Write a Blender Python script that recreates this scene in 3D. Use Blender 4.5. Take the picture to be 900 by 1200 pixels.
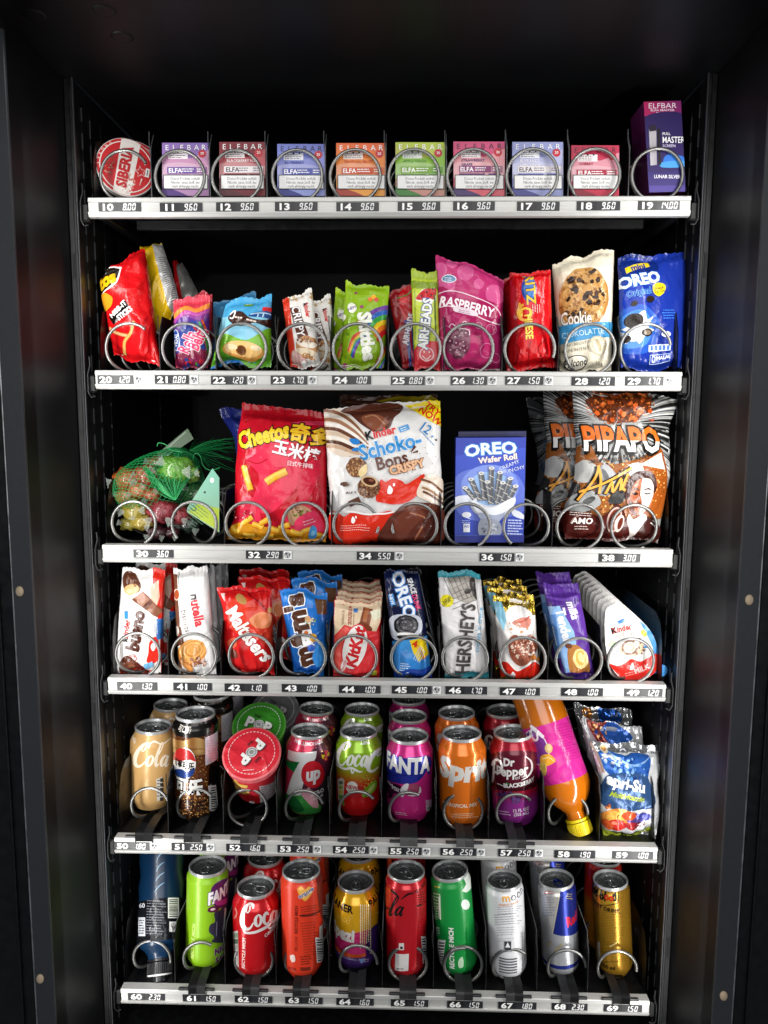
import bpy, math, random
from mathutils import Vector, Matrix, noise
from mathutils.geometry import tessellate_polygon
for o in list(bpy.data.objects): bpy.data.objects.remove(o)
SC = bpy.context.scene
COL = SC.collection
PI = math.pi
# ------------------------------------------------------------------ camera
CAMP = Vector((.0234, -.9748, .8210))
_p, _y, _r = math.radians(7.086), math.radians(-1.456), math.radians(.249)
FW = Vector((math.sin(_y)*math.cos(_p), math.cos(_y)*math.cos(_p), -math.sin(_p)))
_R = Vector((math.cos(_y), -math.sin(_y), 0)); _U = _R.cross(FW)
RT = _R*math.cos(_r)+_U*math.sin(_r); UP = _U*math.cos(_r)-_R*math.sin(_r)
cd = bpy.data.cameras.new('camera'); cam = bpy.data.objects.new('camera', cd); COL.objects.link(cam)
cd.sensor_fit = 'VERTICAL'; cd.sensor_height = 36; cd.lens = 27; cd.clip_start = .01; cd.clip_end = 50
cam.matrix_world = Matrix(((RT.x, UP.x, -FW.x, CAMP.x), (RT.y, UP.y, -FW.y, CAMP.y), (RT.z, UP.z, -FW.z, CAMP.z), (0, 0, 0, 1)))
SC.camera = cam
SC.render.resolution_x, SC.render.resolution_y = 768, 1024
SC.render.engine = 'CYCLES'
SC.cycles.use_denoising = True
SC.cycles.max_bounces = 8
SC.cycles.sample_clamp_indirect = 4
SC.view_settings.view_transform = 'Standard'; SC.view_settings.look = 'None'
SC.view_settings.exposure = 0; SC.view_settings.gamma = 1
# ------------------------------------------------------------------ light
W = bpy.data.worlds.new('World'); SC.world = W; W.use_nodes = True
W.node_tree.nodes['Background'].inputs[0].default_value = (.75, .85, 1, 1)
W.node_tree.nodes['Background'].inputs[1].default_value = .11
def area(name, loc, target, sx, sy, power, colr=(1, 1, 1), spread=180):
    l = bpy.data.lights.new(name, 'AREA'); l.shape = 'RECTANGLE'; l.size = sx; l.size_y = sy; l.energy = power; l.color = colr
    l.spread = math.radians(spread)
    o = bpy.data.objects.new(name, l); COL.objects.link(o); o.location = loc
    d = Vector(target)-Vector(loc)
    o.rotation_euler = d.to_track_quat('-Z', 'Y').to_euler()
    return o
LED = (1, .98, .95)
area('led_strip', (-.384, -.122, .52), (-.10, .10, .52), .012, 1.2, 2.6, LED)
area('led_strip', (.384, -.122, .52), (.10, .10, .52), .012, 1.2, 2.6, LED)
area('led_strip', (0, -.16, 1.20), (0, .05, .70), .7, .012, .45, LED)
area('room_light', (.05, -1.75, 1.15), (0, 0, .30), 1.4, 1.3, 18.5, (1, .98, .96))
# ------------------------------------------------------------------ helpers: picture measurements to metres
def ray(x, y): return FW+RT*((x-450)/900)-UP*((y-600)/900)
def at(x, y, Y):
    d = ray(x, y); return CAMP+d*((Y-CAMP.y)/d.y)
def at_z(x, y, z):
    d = ray(x, y); return CAMP+d*((z-CAMP.z)/d.z)
def pr(P):
    d = P-CAMP; z = d.dot(FW); return 450+900*d.dot(RT)/z, 600-900*d.dot(UP)/z
VPX, VPY = 473.5, 488.2
def lin(c):
    if isinstance(c, str):
        c = c.lstrip('#'); c = [int(c[i:i+2], 16)/255 for i in (0, 2, 4)]
        return tuple((x/12.92 if x <= .04045 else ((x+.055)/1.055)**2.4) for x in c)
    return c
def mix(a, b, t):
    a, b = lin(a), lin(b); t = max(0, min(1, t)); return tuple(x+(y-x)*t for x, y in zip(a, b))
def sst(a, b, x):
    t = max(0, min(1, (x-a)/(b-a))); return t*t*(3-2*t)
# ------------------------------------------------------------------ materials
MATS = {}
def mat(name, rough=.5, metal=0, color=None, bump=0, bscale=60, bdist=.001, var=.0, spec=.5, rvar=.0, coat=0, trans=0, stretch=None, alpha=1, bdetail=3, crease=0):
    if name in MATS: return MATS[name]
    m = bpy.data.materials.new(name); m.use_nodes = True; nt = m.node_tree; N = nt.nodes; L = nt.links
    b = N['Principled BSDF']
    b.inputs['Roughness'].default_value = rough; b.inputs['Metallic'].default_value = metal
    b.inputs['Specular IOR Level'].default_value = spec
    b.inputs['Coat Weight'].default_value = coat; b.inputs['Coat Roughness'].default_value = .12
    b.inputs['Transmission Weight'].default_value = trans; b.inputs['Alpha'].default_value = alpha
    tc = N.new('ShaderNodeTexCoord')
    mp = N.new('ShaderNodeMapping'); L.new(tc.outputs['Object'], mp.inputs[0])
    if stretch: mp.inputs['Scale'].default_value = stretch
    nz = N.new('ShaderNodeTexNoise'); nz.inputs['Scale'].default_value = bscale; nz.inputs['Detail'].default_value = bdetail
    L.new(mp.outputs[0], nz.inputs['Vector'])
    if color is None:
        at_ = N.new('ShaderNodeAttribute'); at_.attribute_name = 'Col'; src = at_.outputs['Color']
    else:
        c = lin(color); rg = N.new('ShaderNodeRGB'); rg.outputs[0].default_value = (*c, 1); src = rg.outputs[0]
    if var:
        mr = N.new('ShaderNodeMapRange'); mr.inputs[1].default_value = .3; mr.inputs[2].default_value = .7
        mr.inputs[3].default_value = 1-var; mr.inputs[4].default_value = 1+var*.4
        L.new(nz.outputs['Fac'], mr.inputs[0])
        mx = N.new('ShaderNodeMix'); mx.data_type = 'RGBA'; mx.blend_type = 'MULTIPLY'; mx.inputs[0].default_value = 1
        L.new(src, mx.inputs[6]); L.new(mr.outputs[0], mx.inputs[7]); src = mx.outputs[2]
    L.new(src, b.inputs['Base Color'])
    if rvar:
        m2 = N.new('ShaderNodeMapRange'); m2.inputs[1].default_value = .3; m2.inputs[2].default_value = .7
        m2.inputs[3].default_value = max(.03, rough-rvar); m2.inputs[4].default_value = rough+rvar
        L.new(nz.outputs['Fac'], m2.inputs[0]); L.new(m2.outputs[0], b.inputs['Roughness'])
    if bump:
        bp = N.new('ShaderNodeBump'); bp.inputs['Strength'].default_value = bump; bp.inputs['Distance'].default_value = bdist
        src_h = nz.outputs['Fac']
        if crease:      # sharp fold lines of crumpled film
            n2 = N.new('ShaderNodeTexNoise'); n2.inputs['Scale'].default_value = crease; n2.inputs['Detail'].default_value = 1.5; n2.inputs['Distortion'].default_value = .6; L.new(mp.outputs[0], n2.inputs['Vector'])
            m1 = N.new('ShaderNodeMath'); m1.operation = 'SUBTRACT'; m1.inputs[1].default_value = .5; L.new(n2.outputs['Fac'], m1.inputs[0])
            m3 = N.new('ShaderNodeMath'); m3.operation = 'ABSOLUTE'; L.new(m1.outputs[0], m3.inputs[0])
            m4 = N.new('ShaderNodeMath'); m4.operation = 'MULTIPLY_ADD'; m4.inputs[1].default_value = -3.2; L.new(m3.outputs[0], m4.inputs[0]); L.new(src_h, m4.inputs[2]); src_h = m4.outputs[0]
        L.new(src_h, bp.inputs['Height']); L.new(bp.outputs[0], b.inputs['Normal'])
    MATS[name] = m; return m
mat('film', .21, 0, bump=.75, bscale=48, bdist=.003, bdetail=4, crease=26, rvar=.05, spec=.38)
mat('foil', .24, .75, bump=.9, bscale=70, bdist=.003, crease=40, rvar=.08)
mat('metal_film', .25, .3, bump=.8, bscale=60, bdist=.003, crease=32, rvar=.06)
mat('card', .42, 0, bump=.08, bscale=300, bdist=.0004, var=.03)
mat('can_paint', .26, .35, bump=.03, bscale=25, bdist=.0006, coat=.35, rvar=.04)
mat('can_silver', .30, .6, bump=.05, bscale=40, bdist=.0006, rvar=.05)
mat('can_matte', .34, .1, bump=.03, bscale=25, bdist=.0006, rvar=.04)
mat('can_gold', .27, .65, bump=.05, bscale=40, bdist=.0006, rvar=.05)
mat('aluminium', .34, .6, '#cfd1d2', bump=.04, bscale=200, bdist=.0003, rvar=.05)
mat('lid_metal', .28, .85, '#a4a7a9', bump=.05, bscale=120, bdist=.0004, rvar=.06)
mat('rail', .44, .3, '#c2c2bf', bump=.04, bscale=25, bdist=.0003, stretch=(1, 40, 40), rvar=.05, var=.12)
mat('wire', .36, .85, '#8c8c8a', rvar=.05, var=.06, bscale=40)
mat('black_wall', .46, 0, '#08090b', bump=.02, bscale=12, bdist=.0006, rvar=.04, spec=.2)
mat('black_steel', .42, 0, '#0a0b0d', bump=.05, bscale=90, bdist=.0006, rvar=.08, var=.2, spec=.4)
mat('inner_black', .6, 0, '#050608', bump=.05, bscale=90, bdist=.0006, var=.2, spec=.25)
mat('flange', .5, 0, '#303337', bump=.06, bscale=200, bdist=.0004, var=.1)
mat('edge_steel', .35, .5, '#5a5c60', bump=.05, bscale=120, bdist=.0004, var=.2)
mat('black_plastic', .42, 0, '#2b2c2e', bump=.06, bscale=160, bdist=.0004, rvar=.06, spec=.5)
mat('tag', .4, 0, bump=.02, bscale=150, bdist=.0003, var=.03)
mat('blue_tab', .3, .7, '#1c2c7c', rvar=.04)
mat('dark_pet', .30, 0, bump=.15, bscale=60, bdist=.001, coat=.15, spec=.5)
mat('trim', .35, .7, '#a4a6a8', bump=.3, bscale=60, bdist=.001, var=.5)
mat('rubber', .6, 0, '#b9a58a', bump=.1, bscale=100, var=.1)
mat('pvc', .3, 0, bump=.2, bscale=90, bdist=.001, spec=.5)
mat('juice', .16, 0, bump=.02, bscale=30, bdist=.0005, coat=.6, spec=.6)
mat('clear', .12, 0, '#e8eeee', trans=.92, bump=.5, bscale=90, bdist=.002)
mat('jelly', .30, 0, bump=.9, bscale=150, bdist=.004, coat=.5, trans=.2, var=.25)
mat('wrap', .22, 0, bump=.5, bscale=120, bdist=.002, alpha=.32)
mat('net', .4, 0, '#178a48', bump=.1, bscale=200, bdist=.0004)
# ------------------------------------------------------------------ mesh building
class MB:
    def __init__(s): s.v = []; s.key = {}; s.f = []; s.c = []; s.n = []; s.m = []
    def vid(s, p):
        k = (round(p[0], 6), round(p[1], 6), round(p[2], 6))
        i = s.key.get(k)
        if i is None: i = len(s.v); s.key[k] = i; s.v.append(tuple(p))
        return i
    def face(s, pts, cols=(1, 1, 1), nors=None, m=0):
        ids = [s.vid(p) for p in pts]
        keep = [k for k in range(len(ids)) if ids[k] != ids[k-1]]
        if len(set(ids[k] for k in keep)) < 3 or len(set(ids[k] for k in keep)) != len(keep): return
        if nors is None:
            a = Vector(pts[1])-Vector(pts[0]); b = Vector(pts[2])-Vector(pts[0]); n = a.cross(b)
            if len(pts) > 3: n = (Vector(pts[2])-Vector(pts[0])).cross(Vector(pts[3])-Vector(pts[1]))
            if n.length < 1e-14: return
            n.normalize(); nors = [n]*len(pts)
        if not isinstance(cols[0], (tuple, list)): cols = [cols]*len(pts)
        s.f.append([ids[k] for k in keep]); s.c += [cols[k] for k in keep]; s.n += [nors[k] for k in keep]; s.m.append(m)
    def box(s, lo, hi, bev=0, col=(1, 1, 1), m=0):
        lo, hi = Vector(lo), Vector(hi)
        c = (lo+hi)/2; h = (hi-lo)/2; b = min(bev, min(h)*.9)
        for ax in range(3):
            a1, a2 = (ax+1) % 3, (ax+2) % 3
            for sg in (-1, 1):
                q = []
                for (p, r) in ((-1, -1), (1, -1), (1, 1), (-1, 1)):
                    v = Vector((0, 0, 0)); v[ax] = sg*h[ax]; v[a1] = p*(h[a1]-b); v[a2] = r*(h[a2]-b); q.append(c+v)
                if sg < 0: q.reverse()
                s.face(q, col, None, m)
            if b > 0:
                for s1 in (-1, 1):
                    for s2 in (-1, 1):
                        q = []
                        for (t, w) in ((-1, 0), (1, 0), (1, 1), (-1, 1)):
                            v = Vector((0, 0, 0)); v[ax] = t*(h[ax]-b)
                            v[a1] = s1*(h[a1]-(b if w else 0)); v[a2] = s2*(h[a2]-(0 if w else b)); q.append(c+v)
                        if s1*s2 > 0: q.reverse()
                        n = Vector((0, 0, 0)); n[a1] = s1; n[a2] = s2
                        if (q[1]-q[0]).cross(q[2]-q[0]).dot(n) < 0: q.reverse()
                        s.face(q, col, None, m)
        if b > 0:
            for sx in (-1, 1):
                for sy in (-1, 1):
                    for sz in (-1, 1):
                        sg = (sx, sy, sz); q = []
                        for ax in range(3):
                            v = Vector([sg[k]*(h[k]-(0 if k == ax else b)) for k in range(3)]); q.append(c+v)
                        if (q[1]-q[0]).cross(q[2]-q[0]).dot(Vector(sg)) < 0: q.reverse()
                        s.face(q, col, None, m)
    def tube(s, pts, r, k=8, col=(1, 1, 1), m=0, caps=True):
        pts = [Vector(p) for p in pts]; n = len(pts); rings = []
        t0 = (pts[1]-pts[0]).normalized(); ref = Vector((0, 0, 1)) if abs(t0.z) < .9 else Vector((1, 0, 0))
        x = t0.cross(ref).normalized()
        for i, p in enumerate(pts):
            t = (pts[min(i+1, n-1)]-pts[max(i-1, 0)])
            if t.length < 1e-9: t = t0
            t = t.normalized(); x = (x-t*x.dot(t)).normalized(); y = t.cross(x)
            rr = r[i] if isinstance(r, (list, tuple)) else r
            rings.append([(p+(x*math.cos(a)+y*math.sin(a))*rr, x*math.cos(a)+y*math.sin(a)) for a in [2*PI*j/k for j in range(k)]])
        for i in range(n-1):
            for j in range(k):
                a, b, c, d = rings[i][j], rings[i][(j+1) % k], rings[i+1][(j+1) % k], rings[i+1][j]
                s.face([a[0], b[0], c[0], d[0]], col, [a[1], b[1], c[1], d[1]], m)
        if caps:
            s.face([q[0] for q in reversed(rings[0])], col, None, m); s.face([q[0] for q in rings[-1]], col, None, m)
    def lathe(s, prof, fr, k=32, col=(1, 1, 1), m=0, creases=True):
        # prof: list of (r,h); fr: frame (origin, xaxis, yaxis, axis)
        O, X, Y, A = fr
        for q in range(len(prof)-1):
            (r0, h0), (r1, h1) = prof[q], prof[q+1]
            dr, dh = r1-r0, h1-h0; l = math.hypot(dr, dh)
            if l < 1e-9: continue
            for j in range(k):
                a0, a1 = 2*PI*j/k, 2*PI*(j+1)/k
                d0, d1 = X*math.cos(a0)+Y*math.sin(a0), X*math.cos(a1)+Y*math.sin(a1)
                n0, n1 = (d0*dh-A*dr)/l, (d1*dh-A*dr)/l
                s.face([O+d0*r0+A*h0, O+d1*r0+A*h0, O+d1*r1+A*h1, O+d0*r1+A*h1], col, [n0, n1, n1, n0], m)
    def sphere(s, c, rx, ry, rz, k=14, col=(1, 1, 1), m=0, wob=0, seed=0):
        c = Vector(c); P = []
        for i in range(k+1):
            row = []
            for j in range(2*k):
                th, ph = PI*i/k, PI*j/k
                d = Vector((math.sin(th)*math.cos(ph), math.sin(th)*math.sin(ph), math.cos(th)))
                w = 1+wob*noise.noise(d*2.3+Vector((seed*7.1, 0, 0)))
                row.append((c+Vector((d.x*rx, d.y*ry, d.z*rz))*w, Vector((d.x/rx, d.y/ry, d.z/rz)).normalized()))
            P.append(row)
        for i in range(k):
            for j in range(2*k):
                a, b, e, f = P[i][j], P[i+1][j], P[i+1][(j+1) % (2*k)], P[i][(j+1) % (2*k)]
                s.face([a[0], b[0], e[0], f[0]], col, [a[1], b[1], e[1], f[1]], m)
    def build(s, name, mats, parent=None, loc=None):
        loc = Vector(loc) if loc is not None else (parent.location if parent is not None else Vector((0, 0, 0)))
        me = bpy.data.meshes.new(name)
        me.from_pydata([tuple(Vector(v)-loc) for v in s.v], [], s.f)
        if not isinstance(mats, (list, tuple)): mats = [mats]
        for x in mats: me.materials.append(MATS[x])
        me.polygons.foreach_set('material_index', s.m)
        me.polygons.foreach_set('use_smooth', [True]*len(s.f))
        ca = me.color_attributes.new('Col', 'FLOAT_COLOR', 'CORNER')
        flat = []
        for c in s.c: flat += [c[0], c[1], c[2], 1]
        ca.data.foreach_set('color', flat)
        me.normals_split_custom_set([tuple(n) for n in s.n])
        o = bpy.data.objects.new(name, me); COL.objects.link(o)
        if parent is not None: o.parent = parent
        else: o.location = loc
        return o
def thing(name, label, cat, loc, group=None, kind=None):
    o = bpy.data.objects.new(name, None); COL.objects.link(o); o.location = Vector(loc); o.empty_display_size = .02
    o['label'] = label; o['category'] = cat
    if group: o['group'] = group
    if kind: o['kind'] = kind
    return o
def copy_thing(o, delta, label, group=None):
    def rec(x, parent):
        c = x.copy(); COL.objects.link(c); c.parent = parent
        for ch in [q for q in list(bpy.data.objects) if q.parent == x]: rec(ch, c)
        return c
    c = rec(o, None); c.location = o.location+Vector(delta); c['label'] = label
    if group: c['group'] = group
    return c
# ------------------------------------------------------------------ lettering
_tc = {}
def text_tris(txt, bold=.0, res=2):
    k = (txt, bold, res)
    if k in _tc: return _tc[k]
    cu = bpy.data.curves.new('t', 'FONT'); cu.body = txt; cu.size = 1; cu.offset = bold; cu.resolution_u = res; cu.fill_mode = 'FRONT'
    ob = bpy.data.objects.new('t', cu); me = ob.to_mesh()
    vs = [(v.co.x, v.co.y) for v in me.vertices]
    tr = []
    for p in me.polygons:
        q = [vs[i] for i in p.vertices]
        for i in range(1, len(q)-1): tr.append((q[0], q[i], q[i+1]))
    ob.to_mesh_clear(); bpy.data.objects.remove(ob); bpy.data.curves.remove(cu)
    if tr: x0 = min(p[0] for t in tr for p in t); x1 = max(p[0] for t in tr for p in t)
    else: x0, x1 = 0, 1
    _tc[k] = (tr, x0, x1); return _tc[k]
SEG = {'0': 'abcdef', '1': 'bc', '2': 'abged', '3': 'abgcd', '4': 'fgbc', '5': 'afgcd', '6': 'afgedc', '7': 'abc', '8': 'abcdefg', '9': 'abcdfg'}
def seg_polys(txt, x, y, h):
    # slanted seven-segment digits; x,y lower left (y up)
    w = h*.5; t = h*.15; out = []; sh = .16
    def P(pts, ox): out.append([(ox+px+(py)*sh, y+py) for px, py in pts])
    for ch in txt:
        if ch == '.':
            P([(-.1*h, 0), (.04*h, 0), (.04*h, t), (-.1*h, t)], x); x += .06*h; continue
        g = .03*h; m = h/2
        S = {'a': [(g, h), (w-g, h), (w-t, h-t), (t, h-t)], 'd': [(g, 0), (w-g, 0), (w-t, t), (t, t)],
             'g': [(t, m-t/2), (w-t, m-t/2), (w-g-t/3, m), (w-t, m+t/2), (t, m+t/2), (g+t/3, m)],
             'f': [(0, h-g), (t, h-t-g), (t, m+t/2), (0, m+g)], 'b': [(w, h-g), (w-t, h-t-g), (w-t, m+t/2), (w, m+g)],
             'e': [(0, g), (t, t+g), (t, m-t/2), (0, m-g)], 'c': [(w, g), (w-t, t+g), (w-t, m-t/2), (w, m-g)]}
        for k in SEG[ch]: P(S[k], x)
        x += w+.17*h
    return out
def smooth(pts, k=6, closed=False):
    n = len(pts); out = []
    for i in range(n if closed else n-1):
        g = (lambda q: pts[q % n]) if closed else (lambda q: pts[max(0, min(n-1, q))])
        p0, p1, p2, p3 = g(i-1), g(i), g(i+1), g(i+2)
        for s in range(k):
            t = s/k
            out.append(tuple(.5*((2*b)+(-a+c)*t+(2*a-5*b+4*c-d)*t*t+(-a+3*b-3*c+d)*t**3) for a, b, c, d in zip(p0, p1, p2, p3)))
    if not closed: out.append(tuple(pts[-1]))
    return out
# ------------------------------------------------------------------ printed surfaces
def clip(poly, ax, val, keep_hi):
    out = []; n = len(poly)
    for i in range(n):
        a, b = poly[i], poly[(i+1) % n]
        da, db = (a[ax]-val, b[ax]-val) if keep_hi else (val-a[ax], val-b[ax])
        if da >= 0: out.append(a)
        if (da > 0 and db < 0) or (da < 0 and db > 0):
            t = da/(da-db); out.append((a[0]+(b[0]-a[0])*t, a[1]+(b[1]-a[1])*t))
    return out
class Surf:
    """a gridded surface; artwork is cut along its grid and laid on it as printed layers"""
    def __init__(s, ug, vg, P, N, to_uv, mats, partrow=None, nparts=1, step=.00004, base=.00016, unit=None):
        s.ug, s.vg, s.P, s.N, s.to_uv, s.mats = ug, vg, P, N, to_uv, list(mats)
        s.mb = [MB() for _ in range(nparts)]; s.pr = partrow or (lambda j: 0); s.off = base; s.step = step
        s.unit = unit; s.rnd = random.Random(7)
    def mi(s, m):
        if m is None: return 0
        if m not in s.mats: s.mats.append(m)
        return s.mats.index(m)
    def color(s, c, u, v):
        return lin(c(u, v)) if callable(c) else lin(c)
    def base(s, c, m=None, rows=None):
        P, N = s.P, s.N; mi = s.mi(m)
        if not callable(c): c = lin(c)
        for i in range(len(s.ug)-1):
            for j in range(len(s.vg)-1):
                if rows and not (rows[0] <= j < rows[1]): continue
                mb = s.mb[s.pr(j)]
                for tri in (((i, j), (i+1, j), (i+1, j+1)), ((i, j), (i+1, j+1), (i, j+1))):
                    cs = [s.color(c, s.ug[a], s.vg[b]) for a, b in tri] if callable(c) else c
                    mb.face([P[a][b] for a, b in tri], cs, [N[a][b] for a, b in tri], mi)
    def cell(s, g, x):
        lo, hi = 0, len(g)-2
        while lo < hi:
            m = (lo+hi+1)//2
            if g[m] <= x: lo = m
            else: hi = m-1
        return lo
    def lay(s, tris, c, m=None):
        """tris in uv"""
        mi = s.mi(m); off = s.off; s.off += s.step
        cc = None if callable(c) else lin(c)
        ug, vg, P, N = s.ug, s.vg, s.P, s.N
        for t in tris:
            us = [p[0] for p in t]; vs = [p[1] for p in t]
            if max(us) < ug[0] or min(us) > ug[-1] or max(vs) < vg[0] or min(vs) > vg[-1]: continue
            i0, i1 = s.cell(ug, min(us)), s.cell(ug, max(us)); j0, j1 = s.cell(vg, min(vs)), s.cell(vg, max(vs))
            for i in range(i0, i1+1):
                p = t
                if min(us) < ug[i]: p = clip(p, 0, ug[i], True)
                if p and max(us) > ug[i+1]: p = clip(p, 0, ug[i+1], False)
                if len(p) < 3: continue
                for j in range(j0, j1+1):
                    q = p
                    if min(vs) < vg[j]: q = clip(q, 1, vg[j], True)
                    if q and max(vs) > vg[j+1]: q = clip(q, 1, vg[j+1], False)
                    if len(q) < 3: continue
                    du, dv = ug[i+1]-ug[i], vg[j+1]-vg[j]
                    l = [((a-ug[i])/du, (b-vg[j])/dv) for a, b in q]
                    dd = [a-b for a, b in l]
                    if max(dd) <= 1e-9: groups = [(l, 1)]
                    elif min(dd) >= -1e-9: groups = [(l, 0)]
                    else:
                        lo, hi = [], []
                        n = len(l)
                        for k in range(n):
                            a, b = l[k], l[(k+1) % n]; da, db = dd[k], dd[(k+1) % n]
                            if da >= 0: lo.append(a)
                            if da <= 0: hi.append(a)
                            if da*db < 0:
                                w = da/(da-db); x = (a[0]+(b[0]-a[0])*w, a[1]+(b[1]-a[1])*w); lo.append(x); hi.append(x)
                        groups = [(lo, 0), (hi, 1)]
                    A, B, C, D = (i, j), (i+1, j), (i+1, j+1), (i, j+1)
                    for poly, up in groups:
                        if len(poly) < 3: continue
                        ar = 0
                        for k in range(len(poly)):
                            ar += poly[k-1][0]*poly[k][1]-poly[k][0]*poly[k-1][1]
                        if abs(ar) < 1e-7: continue
                        if ar < 0: poly = poly[::-1]
                        pts, nn, cs = [], [], []
                        for a, b in poly:
                            if up: w = ((A, 1-b), (C, a), (D, b-a))
                            else: w = ((A, 1-a), (B, a-b), (C, b))
                            p_ = Vector((0, 0, 0)); n_ = Vector((0, 0, 0))
                            for (ii, jj), ww in w: p_ += P[ii][jj]*ww; n_ += N[ii][jj]*ww
                            n_.normalize(); pts.append(p_+n_*off); nn.append(n_)
                            if cc is None: cs.append(lin(c(ug[i]+a*du, vg[j]+b*dv)))
                        s.mb[s.pr(j)].face(pts, cs if cc is None else cc, nn, mi)
    # ---- shapes given in picture pixels
    def tri(s, pts):
        q = [Vector((x, y, 0)) for x, y in pts]
        return [(pts[a], pts[b], pts[c]) for a, b, c in tessellate_polygon([q])]
    def px(s, tris): return [[s.to_uv(x, y) for x, y in t] for t in tris]
    def P_(s, pts, c, m=None): s.lay(s.px(s.tri(pts)), c, m)
    def B(s, pts, c, m=None, k=5): s.P_(smooth(pts, k, True), c, m)
    def Rc(s, x0, y0, x1, y1, c, m=None): s.P_([(x0, y0), (x1, y0), (x1, y1), (x0, y1)], c, m)
    def rr(s, cx, cy, w, h, c, rot=0, m=None):
        ca, sa = math.cos(math.radians(rot)), -math.sin(math.radians(rot))
        s.P_([(cx+a*w/2*ca-b*h/2*sa, cy+a*w/2*sa+b*h/2*ca) for a, b in ((-1, -1), (1, -1), (1, 1), (-1, 1))], c, m)
    def E(s, cx, cy, rx, ry, c, rot=0, m=None, k=24, wob=0):
        ca, sa = math.cos(math.radians(rot)), -math.sin(math.radians(rot)); pts = []
        for i in range(k):
            a = 2*PI*i/k; w = 1+wob*s.rnd.uniform(-1, 1); x, y = rx*math.cos(a)*w, ry*math.sin(a)*w
            pts.append((cx+x*ca-y*sa, cy+x*sa+y*ca))
        s.P_(pts, c, m)
    def ring(s, cx, cy, rx, ry, w, c, rot=0, m=None, k=28, a0=0, a1=360):
        pts = []
        ca, sa = math.cos(math.radians(rot)), -math.sin(math.radians(rot))
        for i in range(k+1):
            a = math.radians(a0+(a1-a0)*i/k); x, y = rx*math.cos(a), -ry*math.sin(a); pts.append((cx+x*ca-y*sa, cy+x*sa+y*ca))
        s.K(pts, w, c, m, 0)
    def K(s, pts, w, c, m=None, k=5):
        """brush stroke; w one width or one per point"""
        ws = list(w) if isinstance(w, (list, tuple)) else [w]*len(pts)
        q = [(p[0], p[1], ww) for p, ww in zip(pts, ws)]
        if k and len(q) > 2: q = smooth(q, k)
        L, R = [], []
        n = len(q)
        for i in range(n):
            a, b = q[max(0, i-1)], q[min(n-1, i+1)]; dx, dy = b[0]-a[0], b[1]-a[1]; l = math.hypot(dx, dy) or 1
            h = max(.05, q[i][2])/2; L.append((q[i][0]-dy/l*h, q[i][1]+dx/l*h)); R.append((q[i][0]+dy/l*h, q[i][1]-dx/l*h))
        tris = []
        for i in range(n-1): tris += [(L[i], R[i], R[i+1]), (L[i], R[i+1], L[i+1])]
        s.lay(s.px(tris), c, m)
    def T(s, txt, x, y, size, c, rot=0, b=.02, sh=0, sx=1, al='c', ol=None, olc='#ffffff', m=None, arc=0, res=2, sp=None, drop=None):
        """lettering: (x,y) middle of the cap height; size = cap height in pixels; rot counter-clockwise degrees"""
        if drop: s.T(txt, x+drop[0], y+drop[1], size, drop[2], rot, b+(ol or 0)*.5, sh, sx, al, None, m=m, arc=arc, res=res)
        if ol: s.T(txt, x, y, size, olc, rot, b+ol, sh, sx, al, None, m=m, arc=arc, res=res)
        tr, x0, x1 = text_tris(txt, round(b*.62, 4), res); f = size/.70
        if not tr: return
        an = {'c': (x0+x1)/2, 'l': x0, 'r': x1}[al]
        ca, sa = math.cos(math.radians(rot)), math.sin(math.radians(rot)); hw = max(1e-6, (x1-x0)/2)
        def mp(p):
            lx, ly = (p[0]-an)*f*sx, (p[1]-.36)*f
            if arc: ly += arc*(1-((p[0]-(x0+x1)/2)/hw)**2)
            lx += ly*sh
            if s.unit: return s.unit(x, y, lx*ca-ly*sa, lx*sa+ly*ca)
            return s.to_uv(x+lx*ca-ly*sa, y-(lx*sa+ly*ca))
        s.lay([[mp(p) for p in t] for t in tr], c, m)
    def lines(s, x, y, w, n, dy, c, rot=0, th=.9, seed=1, m=None, al='l', gap=True):
        """rows of fine print"""
        r = random.Random(seed); ca, sa = math.cos(math.radians(rot)), math.sin(math.radians(rot)); tris = []
        for k in range(n):
            t = 0; end = w*r.uniform(.72, 1)
            st = (w-end)/2 if al == 'c' else 0
            while t < end:
                l = min(r.uniform(1.2, 4), end-t)
                q = [(a, k*dy+b) for a, b in ((st+t, 0), (st+t+l, 0), (st+t+l, th), (st+t, th))]
                q = [(x+a*ca+b*sa, y-a*sa+b*ca) for a, b in q]
                tris += [(q[0], q[1], q[2]), (q[0], q[2], q[3])]
                t += l+(.6 if gap else 0)
        s.lay(s.px(tris), c, m)
    def D(s, cx, cy, rx, ry, n, s0, s1, pal, rot=0, seed=3, m=None, k=6, asp=1, rotr=True):
        """scattered crumbs, one layer per colour"""
        r = random.Random(seed); per = [[] for _ in pal]
        ca, sa = math.cos(math.radians(rot)), -math.sin(math.radians(rot))
        for _ in range(n):
            a, d = r.uniform(0, 2*PI), math.sqrt(r.random()); x, y = rx*d*math.cos(a), ry*d*math.sin(a)
            px_, py_ = cx+x*ca-y*sa, cy+x*sa+y*ca; q = []; rad = r.uniform(s0, s1); rt = r.uniform(0, PI) if rotr else 0
            for i in range(k):
                an = 2*PI*i/k; rr = rad*r.uniform(.6, 1.15); xx, yy = rr*math.cos(an)*asp, rr*math.sin(an)
                q.append((px_+xx*math.cos(rt)-yy*math.sin(rt), py_+xx*math.sin(rt)+yy*math.cos(rt)))
            per[r.randrange(len(pal))] += [(q[0], q[i], q[i+1]) for i in range(1, k-1)]
        for t, c in zip(per, pal):
            if t: s.lay(s.px(t), c, m)
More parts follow.
